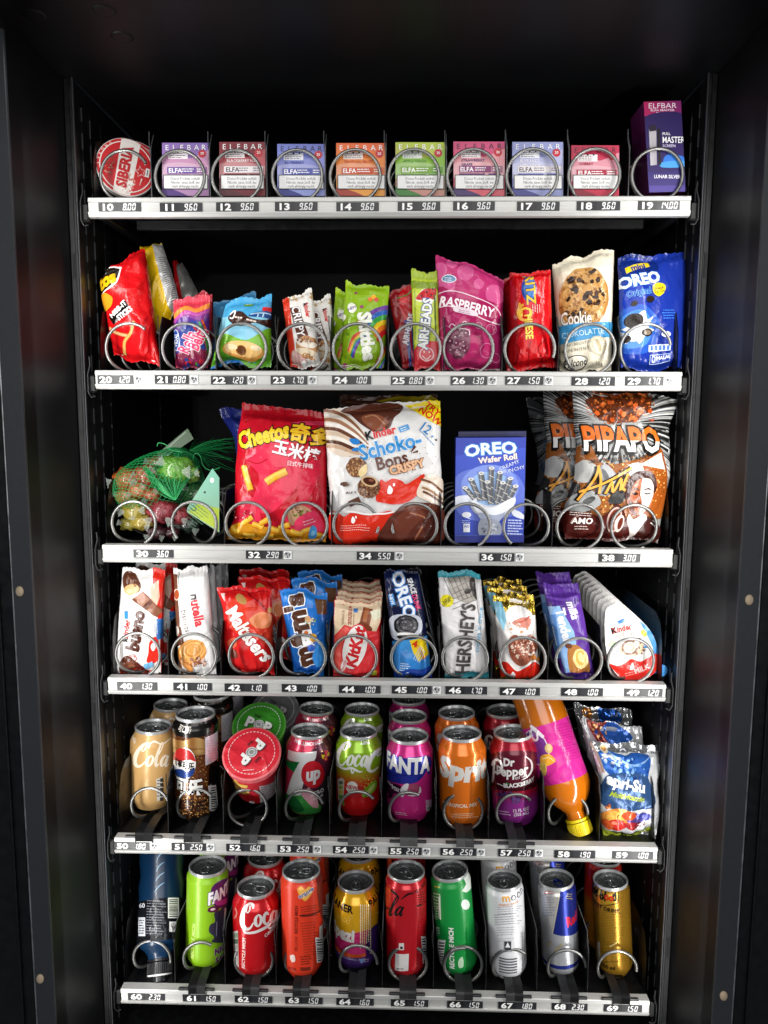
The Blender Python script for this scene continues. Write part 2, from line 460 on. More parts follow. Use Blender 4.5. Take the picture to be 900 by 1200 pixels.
def plate(name, label, cat, outline, Y, lean, depth, col, side, art, group=None, part='lid_film', m='film', taper=.86, Yt=None):
    '''a flat-faced pack with its own outline (picture pixels), real thickness behind it'''
    xs = [p[0] for p in outline]; ys = [p[1] for p in outline]; x0, x1, y0, y1 = min(xs), max(xs), min(ys), max(ys)
    q = [(x0, y0), (x1, y0), (x1, y1), (x0, y1)]
    TL, TR, BR, BL = at(*q[0], Y+lean), at(*q[1], Y+lean), at(*q[2], Y), at(*q[3], Y)
    X = BR-BL; V = ((TL-BL)+(TR-BR))/2; n = X.cross(V).normalized(); n = -n if n.y > 0 else n
    f = lambda x, y: ((x-x0)/(x1-x0), (y1-y)/(y1-y0))
    S = flat_surf(BL, X, V, n, f, [m]); S.off = 0; S.P_(outline, col); S.off = .00012; S.clipto = None
    if art: art(S)
    t = thing(name, label, cat, (BL+BR)/2, group)
    b = MB(); w3 = [BL+X*f(*p)[0]+V*f(*p)[1] for p in outline]; c = sum(w3, Vector())/len(w3); k = len(w3)
    bk = [c+(p-c)*taper-n*depth for p in w3]; md = [c+(p-c)*.995-n*.0012 for p in w3]
    ar = sum(outline[i-1][0]*outline[i][1]-outline[i][0]*outline[i-1][1] for i in range(k))
    for i in range(k):
        for a, bb in ((w3, md), (md, bk)):
            g = [a[i-1], a[i], bb[i], bb[i-1]]; b.face(g if ar > 0 else g[::-1], lin(side))
    b.face(bk if ar > 0 else bk[::-1], lin(side)); b.build('cup', [m], t)
    S.mb[0].build(part, S.mats, t)
    return t
def bar_code(S, x, y, w, h, rot=0, bg='#f4f4f2', fg='#202020', seed=5, hor=False):
    S.rr(x, y, w, h, bg, rot); r = random.Random(seed); t = -w*.42; ca, sa = math.cos(math.radians(rot)), -math.sin(math.radians(rot)); tris = []
    L = w if not hor else h
    t = -L*.42
    while t < L*.42:
        b = r.uniform(.025, .06)*L
        q = [(t, -h*.4), (t+b, -h*.4), (t+b, h*.4), (t, h*.4)] if not hor else [(-w*.4, t), (-w*.4, t+b), (w*.4, t+b), (w*.4, t)]
        q = [(x+a*ca-c*sa, y+a*sa+c*ca) for a, c in q]; tris += [(q[0], q[1], q[2]), (q[0], q[2], q[3])]; t += b+r.uniform(.02, .05)*L
    S.lay(S.px(tris), fg)
# ------------------------------------------------------------------ wrappers, boxes, cans
def inv_bilinear(q):
    (x0, y0), (x1, y1), (x2, y2), (x3, y3) = q[3], q[2], q[1], q[0]   # BL BR TR TL
    def f(x, y):
        u, v = .5, .5
        for _ in range(8):
            a, b, c, d = (1-u)*(1-v), u*(1-v), u*v, (1-u)*v
            ex, ey = a*x0+b*x1+c*x2+d*x3-x, a*y0+b*y1+c*y2+d*y3-y
            ux, uy = (1-v)*(x1-x0)+v*(x2-x3), (1-v)*(y1-y0)+v*(y2-y3)
            vx, vy = (1-u)*(x3-x0)+u*(x2-x1), (1-u)*(y3-y0)+u*(y2-y1)
            dt = ux*vy-uy*vx
            if abs(dt) < 1e-9: break
            du, dv = (ex*vy-ey*vx)/dt, (ux*ey-uy*ex)/dt
            u -= max(-1, min(1, du)); v -= max(-1, min(1, dv))
        return u, v
    return f
def bag(name, label, cat, quad, Y0, Y1, th, col, art=None, n=28, m=40, p=2.2, pv=2.6, seal=(.06, .06), wr=.0014, pleat=.0012, seed=1,
        film='film', back=None, group=None, sealcol=None, bulge=0, pk=9, wave=.0, part='pouch', edge=.012, wf=30, sealm=None, sag=0, outl=None):
    """a filled flow wrapper: quad = TL,TR,BR,BL in the picture at depths Y0 (foot) and Y1 (head)"""
    Yl0, Yr0 = Y0 if isinstance(Y0, tuple) else (Y0, Y0); Yl1, Yr1 = Y1 if isinstance(Y1, tuple) else (Y1, Y1)
    TL, TR, BR, BL = at(*quad[0], Yl1), at(*quad[1], Yr1), at(*quad[2], Yr0), at(*quad[3], Yl0)
    nrm = ((BR-BL)+(TR-TL)).cross((TL-BL)+(TR-BR)).normalized()
    if nrm.y > 0: nrm = -nrm
    wid = ((BR-BL).length+(TR-TL).length)/2; hei = ((TL-BL).length+(TR-BR).length)/2
    s0, s1 = seal
    ug = [.5-.5*math.cos(PI*i/n)*.55-.5*.45*(1-2*i/n) for i in range(n+1)]; ug[0] = 0; ug[-1] = 1
    vg = sorted(set([0, s0*.5, s0, 1-s1, 1-s1*.5, 1]+[s0+(1-s0-s1)*j/m for j in range(m+1)])); vg = [round(x, 6) for x in vg]; vg = sorted(set(vg))
    wr *= 1.3
    sd = Vector((seed*3.7, seed*1.3, seed*5.1))
    def half(u, v):
        e = (v-s0)/(1-s0-s1)
        if e <= 0 or e >= 1: return .0002
        en = (1-abs(2*e-1)**pv)**(1/pv)
        pr_ = max(0, 1-abs(2*u-1)**p)**(1/p)
        if sag: en *= 1+sag*(.5-e)
        return max(.0002, th/2*pr_*en)
    def node(u, v, sgn):
        q = BL*((1-u)*(1-v))+BR*(u*(1-v))+TR*(u*v)+TL*((1-u)*v)
        h = half(u, v)
        dist = min(v-s0, 1-s1-v)*hei; w3 = Vector((u*wid, v*hei, sgn*.02))
        nz = noise.noise(w3*wf+sd)+.5*noise.noise(w3*wf*2.3+sd)
        ed = min(1, min(u, 1-u)*8)
        amp = wr*(.45+1.3*math.exp(-max(0, dist)/.02))*ed
        cr = (1-abs(noise.noise(w3*wf*.8+sd*2))*2.2)
        d = nz*amp+max(0, cr-.45)*wr*1.6*ed
        d += pleat*math.sin(u*PI*2*pk+3*noise.noise(Vector((u*5, v*2, 0))+sd))*math.exp(-max(0, dist)/.012)*ed
        if dist < 0: d = pleat*.5*math.sin(u*PI*2*pk)+wave*math.sin(u*7+seed)
        q = q+nrm*(sgn*h+d if sgn > 0 or dist < 0 else sgn*h+d*.3)
        # uneven outline
        x = (BR-BL).normalized(); en = max(0, 1-abs(2*v-1)**2)
        q += x*((u-.5)*2*(bulge*en*wid+edge*wid*noise.noise(Vector((v*6, 0 if u < .5 else 9, 0))+sd)))
        if outl:
            for (v0, l0, r0), (v1, l1, r1) in zip(outl, outl[1:]):
                if v0 <= v <= v1:
                    t = sst(v0, v1, v); q += x*wid*((l0+(l1-l0)*t)*(1-u)+(r0+(r1-r0)*t)*u); break
        if v in (0, 1): q += (TL-BL).normalized()*(.0006*(1 if round(u*n*1.0) % 2 else -1))
        q += (TL-BL).normalized()*.0075*noise.noise(Vector((u*3.4, v*1.5, 5))+sd)*abs(2*v-1)**3
        return q
    P = [[node(u, v, 1) for v in vg] for u in ug]
    def normals(P, sg=1):
        N = []
        for i in range(len(ug)):
            row = []
            for j in range(len(vg)):
                a = P[min(i+1, len(ug)-1)][j]-P[max(i-1, 0)][j]; b = P[i][min(j+1, len(vg)-1)]-P[i][max(j-1, 0)]
                k = a.cross(b)*sg
                row.append(k.normalized() if k.length > 1e-12 else nrm*sg)
            N.append(row)
        return N
    N = normals(P); Bk = [[node(u, v, -1) for v in vg] for u in ug]; NB = normals(Bk, -1)
    inv = inv_bilinear(quad); k = 1+.36*th/1.02
    f = lambda x, y: inv(VPX+(x-VPX)/k, VPY+(y-VPY)/k)
    j0 = min(range(len(vg)), key=lambda j: abs(vg[j]-s0)); j1 = min(range(len(vg)), key=lambda j: abs(vg[j]-(1-s1)))
    S = Surf(ug, vg, P, N, f, [film], lambda j: (1 if j < j0 else 2 if j >= j1 else 0), 3)
    S.base(col)
    if sealcol: 
        S.lay([((0, 0), (1, 0), (1, s0)), ((0, 0), (1, s0), (0, s0))], sealcol, sealm)
        S.lay([((0, 1-s1), (1, 1-s1), (1, 1)), ((0, 1-s1), (1, 1), (0, 1))], sealcol, sealm)
    bc = back if back is not None else (col if not callable(col) else col(.5, .5)); bc = lin(bc)
    for i in range(len(ug)-1):
        for j in range(len(vg)-1):
            mb = S.mb[S.pr(j)]
            mb.face([Bk[i][j], Bk[i][j+1], Bk[i+1][j+1], Bk[i+1][j]], bc, [NB[i][j], NB[i][j+1], NB[i+1][j+1], NB[i+1][j]], 0)
    for (i, ii) in ((0, 1), (len(ug)-1, len(ug)-2)):
        for j in range(len(vg)-1):
            mb = S.mb[S.pr(j)]; q = [P[i][j], P[i][j+1], Bk[i][j+1], Bk[i][j]]
            mb.face(q if i == 0 else q[::-1], bc)
    if art: art(S)
    base = (BL+BR)/2
    t = thing(name, label, cat, base, group)
    S.mb[0].build(part, S.mats, t)
    if s0 > 0: S.mb[1].build('crimped_seal', S.mats, t)
    if s1 > 0: S.mb[2].build('crimped_seal', S.mats, t)
    return t
def flat_surf(O, X, Yv, n, to_uv, mats, mb=None):
    """flat printed panel: O + u*X + v*Yv"""
    P = [[O, O+Yv], [O+X, O+X+Yv]]; N = [[n, n], [n, n]]
    S = Surf([0, 1], [0, 1], P, N, to_uv, mats)
    if mb: S.mb[0] = mb
    return S
def carton(name, label, cat, quad, Y, depth, col, side, art, group=None, top=None, lean=0, flap=True):
    """a printed cardboard box, its face = quad in the picture"""
    TL, TR, BR, BL = at(*quad[0], Y+lean), at(*quad[1], Y+lean), at(*quad[2], Y), at(*quad[3], Y)
    X = ((BR-BL)+(TR-TL))/2; V = ((TL-BL)+(TR-BR))/2; O = (BL+BR+TL+TR)/4-X/2-V/2
    n = X.cross(V).normalized()
    if n.y > 0: n = -n
    D_ = -n*depth
    mb = MB(); e = .0006
    for q, c in (([O+D_, O, O+V, O+V+D_], side), ([O+X, O+X+D_, O+X+V+D_, O+X+V], side), ([O+V, O+X+V, O+X+V+D_, O+V+D_], top or side),
                 ([O+D_, O+X+D_, O+X, O], side), ([O+D_, O+V+D_, O+X+V+D_, O+X+D_], side)):
        mb.face(q, lin(c))
    S = flat_surf(O, X, V, n, inv_bilinear(quad), ['card'], mb)
    S.base(col); art(S)
    t = thing(name, label, cat, O+X/2, group)
    mb.build('printed_box', S.mats, t)
    fl = MB(); dz = X.normalized()*.001; f0 = O+V+n*.0004
    fl.face([f0+dz-n*.0012+V.normalized()*.0005, f0+X-dz-n*.0012+V.normalized()*.0005, f0+X-dz+D_*.85+V.normalized()*.0008, f0+dz+D_*.85+V.normalized()*.0008], lin(top or side))
    fl.build('top_flap', ['card'], t)
    return t
CANP = [(0, .004), (.62, .004), (.70, 0), (.745, .0012), (.80, .006), (.93, .0125), (.985, .018), (1, .024)]
def can(name, label, l, r, ytop, ybot, z, col, art, group=None, xtop=None, dy=8, finish='can_paint', neck=.79, k=56, yaw_tab=0, cat='drink can', lid='lid_metal', shoulder=.016, Yadd=0, tabm='lid_metal'):
    cx = (l+r)/2; O = at_z(cx, ybot-dy, z)
    if Yadd: O = at_z(cx, ybot-dy, z)+Vector((0, Yadd, 0))
    dep = (O-CAMP).dot(FW)-.012; R = (r-l)/2*dep/900*.985
    # height from the picture
    lo, hi = .05, .25
    for _ in range(40):
        H = (lo+hi)/2; y = pr(O+Vector((0, 0, H)))[1]
        if y > ytop: lo = H
        else: hi = H
    A = Vector((0, 0, 1))
    if xtop is not None:
        x1 = pr(O+A*H)[0]; A = (A+RT*((xtop-x1)*dep/900/H)).normalized()
    F = (CAMP-O); F = (F-A*F.dot(A)).normalized()      # faces the viewer
    X = A.cross(F).normalized()
    if X.dot(RT) < 0: X = -X
    rn = R*neck; sh = shoulder*(R/.033)
    prof = [(a*R, h*(R/.033)) for a, h in CANP]
    hs = H-sh-.0065
    n_ = max(2, int((hs-prof[-1][1])/.006))
    h0 = prof[-1][1]
    prof += [(R, h0+(hs-h0)*i/n_) for i in range(1, n_+1)]
    for i in range(1, 7):
        t = i/6; prof.append((R+(rn-R)*(t*t*(3-2*t)*.75+t*.25), hs+sh*t))
    prof.append((rn*.985, H-.0045)); 
    # print surface: u around (0.5 faces the viewer), v = height index by arc
    hh = [0]
    for (r0, z0), (r1, z1) in zip(prof, prof[1:]): hh.append(hh[-1]+max(1e-5, z1-z0 if z1 > z0 else 1e-4))
    vg = hh
    ug = [-PI+2*PI*i/k for i in range(k+1)]
    P = [[O+(F*math.cos(a)+X*math.sin(a))*pr_[0]+A*pr_[1] for pr_ in prof] for a in ug]
    N = []
    for a in ug:
        row = []
        d = F*math.cos(a)+X*math.sin(a)
        for q in range(len(prof)):
            p0, p1 = prof[max(0, q-1)], prof[min(len(prof)-1, q+1)]; dr, dh = p1[0]-p0[0], p1[1]-p0[1]
            row.append((d*dh-A*dr).normalized())
        N.append(row)
    def h2v(h):
        for q in range(7, len(prof)-1):
            if prof[q+1][1] >= h: return hh[q]+(hh[q+1]-hh[q])*(h-prof[q][1])/max(1e-6, prof[q+1][1]-prof[q][1])
        return hh[-1]+(h-prof[-1][1])
    def rad(h):
        for q in range(7, len(prof)-1):
            if prof[q][1] <= h <= prof[q+1][1]: return prof[q][0]+(prof[q+1][0]-prof[q][0])*(h-prof[q][1])/max(1e-6, prof[q+1][1]-prof[q][1])
        return R if h < H/2 else rn
    def hit(x, y):
        d = ray(x, y); o = CAMP-O; rr_ = R
        for _ in range(4):
            dx, dyy, ox, oy = d.dot(X), d.dot(F), o.dot(X), o.dot(F)
            a, b, c = dx*dx+dyy*dyy, 2*(ox*dx+oy*dyy), ox*ox+oy*oy-rr_*rr_
            q = b*b-4*a*c
            over = 0
            if q < 0: over = math.sqrt(-q)/(2*a); q = 0
            t = (-b-math.sqrt(q))/(2*a); p = o+d*t; th = math.atan2(p.dot(X), p.dot(F)); h = p.dot(A)
            if over: th += (1 if th > 0 else -1)*over/R*1.2*d.length
            rr_ = rad(h)
        return th, h
    def to_uv(x, y):
        th, h = hit(x, y); return th, h2v(h)
    sc = dep/900
    def unit(x, y, lx, ly):
        th, h = hit(x, y); return th+lx*sc/R, h2v(h+ly*sc*1.04)
    S = Surf(ug, vg, P, N, to_uv, [finish], unit=unit, base=.00010, step=.00003)
    S.info = dict(O=O, R=R, H=H, h2v=h2v, hit=hit)
    S.base('#8a8c8e', 'can_silver', rows=(0, 3)); S.base(col, rows=(3, len(vg)))
    if art: art(S)
    t = thing(name, label, cat, O, group)
    S.mb[0].build('can_body', S.mats, t)
    fr = (O, X, -F, A)
    rm = MB(); rm.lathe([(rn*.96, H-.0052), (rn*1.02, H-.0048), (rn*1.035, H-.002), (rn*1.03, H-.0006), (rn*1.0, H), (rn*.965, H-.0006), (rn*.94, H-.0040)], fr, 48); rm.build('rim', ['aluminium'], t)
    lm = MB()
    lm.lathe([(rn*.94, H-.0040), (rn*.92, H-.0078), (rn*.87, H-.0084), (rn*.83, H-.0062), (rn*.78, H-.0056), (rn*.2, H-.0057), (0, H-.0057)], fr, 48)
    lm.build('lid', [lid], t)
    # opening score line and pull tab
    ca, sa = math.cos(yaw_tab), math.sin(yaw_tab); TX, TY = X*ca-F*sa, -X*sa-F*ca    # TY points to the mouth
    c0 = O+A*(H-.0052)
    sm = MB(); s_ = R/.033
    sm.tube([c0+TY*(.0115*s_+.0075*s_*math.cos(a))+TX*(.009*s_*math.sin(a)) for a in [2*PI*i/20 for i in range(21)]], .00045, 5)
    sm.build('mouth_score', [lid], t)
    tb = MB()
    loop = [c0+A*.0014+TY*(-.0065*s_+.0105*s_*math.cos(a))+TX*(.0068*s_*math.sin(a)*(1.05 if math.cos(a) < 0 else .9)) for a in [2*PI*i/24 for i in range(25)]]
    tb.tube(loop, .0012*s_, 6)
    q = [c0+A*.0016+TX*a*s_+TY*b*s_ for a, b in ((-.0055, -.006), (.0055, -.006), (.005, .0035), (-.005, .0035))]
    tb.face(q if (q[1]-q[0]).cross(q[2]-q[0]).dot(A) > 0 else q[::-1])
    tb.lathe([(.0026*s_, 0), (.0026*s_, .0022), (.0018*s_, .003), (0, .003)], (c0+TY*.0008, X, -F, A), 14)
    tb.build('pull_tab', [tabm], t)
    return t
# ================================================================== the machine
HW, RH = .3675, .0236
ZR = [1.0633, .8539, .6304, .4518, .2254, 0.0]
machine = thing('vending_machine', 'black vending machine cabinet with glossy side walls, open at the front round all the shelves', 'vending machine', (0, .2, -.06))
ZT, YF = 1.2262, -.138
b = MB(); b.box((-.40, .50, -.08), (.40, .512, 1.24)); b.build('back_panel', 'inner_black', machine)
b = MB(); b.box((-.75, -.42, ZT), (.75, .50, ZT+.012), .001); b.build('ceiling_panel', 'black_wall', machine)
b = MB(); b.box((-.75, -.14, -.075), (.75, .50, -.062), .001); b.build('base_panel', 'black_steel', machine)
for sg in (-1, 1):
    b = MB(); x0, x1 = sorted((sg*.392, sg*.3965)); b.box((x0, YF, -.061), (x1, .012, ZT-.001), .0006); b.build('side_wall', 'black_wall', machine)
    b = MB(); x0, x1 = sorted((sg*.3905, sg*.4125)); b.box((x0, YF-.006, -.30), (x1, YF-.001, ZT-.012), .0008); b.build('door_flange', 'flange', machine)
    b = MB(); b.tube([(sg*.4133, YF-.005, -.3), (sg*.4133, YF-.005, ZT-.02)], .0011, 6); b.build('edge_trim', 'trim', machine)
    b = MB(); x0, x1 = sorted((sg*.4150, sg*.60)); b.box((x0, YF-.004, -.5), (x1, YF+.03, ZT-.03), .001)
    x0, x1 = sorted((sg*.428, sg*.431)); b.box((x0, YF-.008, -.5), (x1, YF-.004, ZT-.06), .001); b.build('door_panel', 'black_steel', machine)
    # upright post with a bright inner edge and two long slots
    b = MB(); x0, x1 = sorted((sg*.3845, sg*.3915)); b.box((x0, .0, -.06), (x1, .004, ZT-.001), .0005)
    x0, x1 = sorted((sg*.3800, sg*.3845)); b.box((x0, -.004, -.06), (x1, .012, ZT-.0012), .0012); b.build('corner_post', 'edge_steel' if 0 else 'black_steel', machine)
    b = MB(); x0, x1 = sorted((sg*.3793, sg*.3799)); b.box((x0, -.0035, -.06), (x1, -.0005, ZT-.0012)); b.build('post_edge', 'edge_steel', machine)
    for z in (.99, .575, .41, .09):
        b = MB(); x0, x1 = sorted((sg*.3865, sg*.3895)); b.box((x0, -.0009, z), (x1, -.0003, z+.03), .0002); b.build('post_slot', 'inner_black', machine)
    b = MB(); x0, x1 = sorted((sg*.3815, sg*.3835)); b.box((x0, .013, -.06), (x1, .499, ZT-.002)); b.build('inner_side', 'inner_black', machine)
    # perforated shelf-support strips
    for yc, l, st, ph in ((.024, .020, .034, .0), (.050, .022, .030, .012), (.085, .004, .030, .004), (.30, .004, .03, 0)):
        b = MB(); z = -.04+ph; zs = [(-.05, 0)]
        while z < 1.19: zs += [(z, 1), (z+l, 0)]; z += st
        zs.append((1.2, 0)); xi, xo = sg*.3800, sg*.3813
        for (z0, k0), (z1, _) in zip(zs, zs[1:]):
            for q, n in (([(xi, yc-.0008, z0), (xo, yc-.0008, z0), (xo, yc-.0008, z1), (xi, yc-.0008, z1)], (0, -1, 0)), ([(xi, yc-.0008, z0), (xi, yc-.0008, z1), (xi, yc+.0008, z1), (xi, yc+.0008, z0)], (-sg, 0, 0))):
                if (Vector(q[1])-Vector(q[0])).cross(Vector(q[2])-Vector(q[0])).dot(Vector(n)) < 0: q = q[::-1]
                b.face(q, (1, 1, 1), None, k0)
        b.build('slotted_strip', ['inner_black', 'edge_steel'], machine)
for px_, py_ in ((40, 17), (122, 12), (143, 43)):
    b = MB(); p = at_z(px_, py_, ZT); b.lathe([(0, -.0011), (.0095, -.0011), (.0112, -.0006), (.012, 0)], (Vector((p.x, p.y, ZT-.0002)), Vector((1, 0, 0)), Vector((0, 1, 0)), Vector((0, 0, 1))), 28)
    b.build('hole_plug', 'black_wall', machine)
for px_, py_ in ((23, 693), (47, 1147), (878, 703), (848, 1167)):
    p = at(px_, py_, YF-.007); b = MB(); b.sphere(p, .0045, .003, .0060, 8); b.build('rubber_buffer', 'rubber', machine)

TAGS = [
 [(115, 165, '10', '8.00', 0), (187, 237, '11', '9.60', 0), (253, 303, '12', '9.60', 0), (322, 372, '13', '9.60', 0), (394, 444, '14', '9.60', 0), (466, 516, '15', '9.60', 0), (531, 580, '16', '9.60', 0), (606, 656, '17', '9.60', 0), (676, 727, '18', '9.60', 0), (748, 797, '19', '14.00', 0)],
 [(114, 156, '20', '1.20', 1), (181, 221, '21', '0.80', 1), (247, 289, '22', '1.20', 1), (317, 360, '23', '1.70', 1), (389, 435, '24', '1.00', 0), (458, 498, '25', '0.80', 1), (528, 571, '26', '1.30', 1), (592, 637, '27', '1.50', 1), (670, 721, '28', '1.20', 0), (733, 778, '29', '1.70', 1)],
 [(156, 203, '30', '3.60', 0), (288, 331, '32', '2.90', 1), (418, 462, '34', '5.50', 1), (562, 603, '36', '1.50', 1), (702, 751, '38', '3.00', 0)],
 [(137, 184, '40', '1.30', 0), (203, 248, '41', '1.00', 0), (263, 313, '42', '1.10', 0), (330, 377, '43', '1.00', 0), (397, 446, '44', '1.00', 0), (459, 506, '45', '1.00', 1), (522, 571, '46', '1.70', 0), (586, 633, '47', '1.00', 0), (658, 707, '48', '1.00', 0), (732, 777, '49', '1.20', 0)],
 [(134, 175, '50', '1.80', 1), (201, 241, '51', '2.50', 1), (265, 310, '52', '1.60', 0), (325, 366, '53', '2.50', 1), (390, 432, '54', '2.50', 1), (455, 494, '55', '2.50', 1), (516, 558, '56', '2.50', 1), (584, 626, '57', '2.50', 1), (650, 698, '58', '1.90', 0), (718, 766, '59', '1.00', 0)],
 [(150, 193, '60', '2.30', 0), (214, 258, '61', '1.50', 0), (275, 319, '62', '1.50', 0), (334, 378, '63', '1.50', 0), (394, 438, '64', '1.60', 0), (458, 502, '65', '1.50', 0), (524, 566, '66', '1.50', 0), (584, 629, '67', '1.80', 0), (647, 689, '68', '2.30', 0), (708, 753, '69', '1.50', 0)]]
# coils: ring centre x in the picture, tip angle (degrees, counter-clockwise from right), sense
RINGS = [
 [(146, 30, 1), (210, -85, 1), (277, -80, 1), (348, -60, 1), (416, -82, 1), (485, -75, 1), (554, -100, 1), (624, -95, 1), (697, -90, 1), (771, 155, 1)],
 [(152, 50, 1), (218, -70, 1), (283, -75, 1), (354, -70, 1), (419, -60, 1), (487, -80, 1), (549, -100, 1), (621, -20, 1), (692, -80, 1), (757, 10, 1)],
 [(156, -60, 1), (227, -140, -1), (290, -65, 1), (357, -100, -1), (417, -20, 1), (486, -160, -1), (548, -60, 1), (617, -130, -1), (680, -80, 1), (744, -62, -1)],
 [(161, -60, 1), (227, -75, 1), (294, -72, 1), (355, -110, 1), (415, -75, 1), (485, -110, 1), (545, -105, 1), (613, -95, 1), (679, -95, 1), (740, -95, 1)],
 [(176, 2, 1), (230, 40, 1), (290, 80, 1), (357, 20, 1), (420, 40, 1), (479, 60, 1), (543, 88, 1), (605, 45, 1), (666, 0, 1), (733, 5, 1)],
 [(178, -10, 1), (237, 60, 1), (297, 85, 1), (356, 70, 1), (420, 0, 1), (478, 85, 1), (543, 85, 1), (600, 50, 1), (665, 5, 1), (724, -5, 1)]]
RYC = [199, 403, 605, 763, 945, 1122]; RRAD = [.0310, .0312, .0292, .0300, .0272, .0270]
PITCH = [.045, .05, .062, .04, .078, .072]
DIV = [[176, 245, 312, 381, 452, 523, 594, 667, 738], [186, 252, 324, 387, 455, 521, 589, 655, 727], [262, 388, 517, 648], [196, 258, 323, 385, 449, 515, 577, 643, 706],
       [196, 261, 324, 386, 447, 511, 573, 638, 704], [204, 263, 323, 385, 448, 508, 570, 630, 690]]
FLAPS = {4: [169, 226, 292, 353, 418, 479, 545, 606], 5: [231, 294, 353, 418, 478, 544, 603, 668, 728]}
WHAT = ['top shelf tray, silver price rail numbered 10 to 19 under the small vape boxes', 'second shelf tray, silver price rail numbered 20 to 29 under the small sweet bags', 'third shelf tray, silver price rail with five prices, 30 to 38, under big bags',
        'fourth shelf tray, silver price rail numbered 40 to 49 under the chocolate bars', 'fifth shelf tray, silver price rail numbered 50 to 59 under the upper drinks', 'bottom shelf tray, silver price rail numbered 60 to 69 under the lower drinks']
ZF = [z+RH-(.005 if k < 4 else .0015) for k, z in enumerate(ZR)]      # tray floor heights
trays = []
def tag_mesh(tr, xl, xr, zb, num, price, globe, mpp):
    ym = pr(Vector((0, 0, zb+.0118)))[1]
    X0 = at(xl, ym, 0).x; X1 = at(xr, ym, 0).x; jt = (int(num)*37 % 11-5)*.00007; z0, z1 = zb+.0069+jt, zb+.0173+jt; y = .0008
    w = (X1-X0)*1000; h = (z1-z0)*1000
    O = Vector((X0, y, z0)); S = flat_surf(O, Vector((X1-X0, 0, 0)), Vector((0, 0, z1-z0)), Vector((0, -1, 0)), lambda a, b_: (a/w, 1-b_/h), ['tag'])
    S.base('#26272b'); S.off = .00012
    nw = w*.46
    S.Rc(0, 0, nw, h, '#1a1b1e'); 
    S.T(num, nw/2, h/2, h*.74, '#f2f2f0', 0, .05, 0, 1.45)
    ph = h*.80; nd = len(price)-1; wid = nd*.67*ph-.17*ph+.06*ph+.16*ph
    x = (nw+w)/2-wid/2-(0 if nd < 4 else .2)
    for q in seg_polys(price, x, h/2-ph/2, ph):
        S.P_([(a, h-c) for a, c in q], '#e9eaea')
    S.mb[0].box((X0, y+.0001, z0), (X1, y+.0006, z1), 0, lin('#1c1d20'))
    S.mb[0].build('price_tag', S.mats, tr)
    if globe:
        g = h*.99; xo = X1+.0016; S = flat_surf(Vector((xo, y, z0)), Vector((g/1000, 0, 0)), Vector((0, 0, z1-z0)), Vector((0, -1, 0)), lambda a, b_: (a/g, 1-b_/h), ['tag'])
        S.base('#eceded'); S.off = .0001; c = g*.45
        S.E(c, h*.5, h*.40, h*.40, '#4c4e50', k=20); S.E(c, h*.5, h*.35, h*.35, '#c9cbcc', k=20)
        S.B([(c-2.8, h*.3), (c-.6, h*.2), (c+.8, h*.36), (c-.9, h*.5), (c-1.8, h*.62)], '#3e4042'); S.B([(c-.4, h*.58), (c+1.4, h*.56), (c+.8, h*.78), (c-.2, h*.82)], '#3e4042')
        S.B([(c+1.4, h*.28), (c+3, h*.35), (c+3, h*.55), (c+1.8, h*.46)], '#3e4042'); S.K([(c+1.6, h*.62), (c+3.6, h*.36), (c+5, h*.22)], [.9, .8, .2], '#55585a')
        S.mb[0].build('globe_sticker', S.mats, tr)
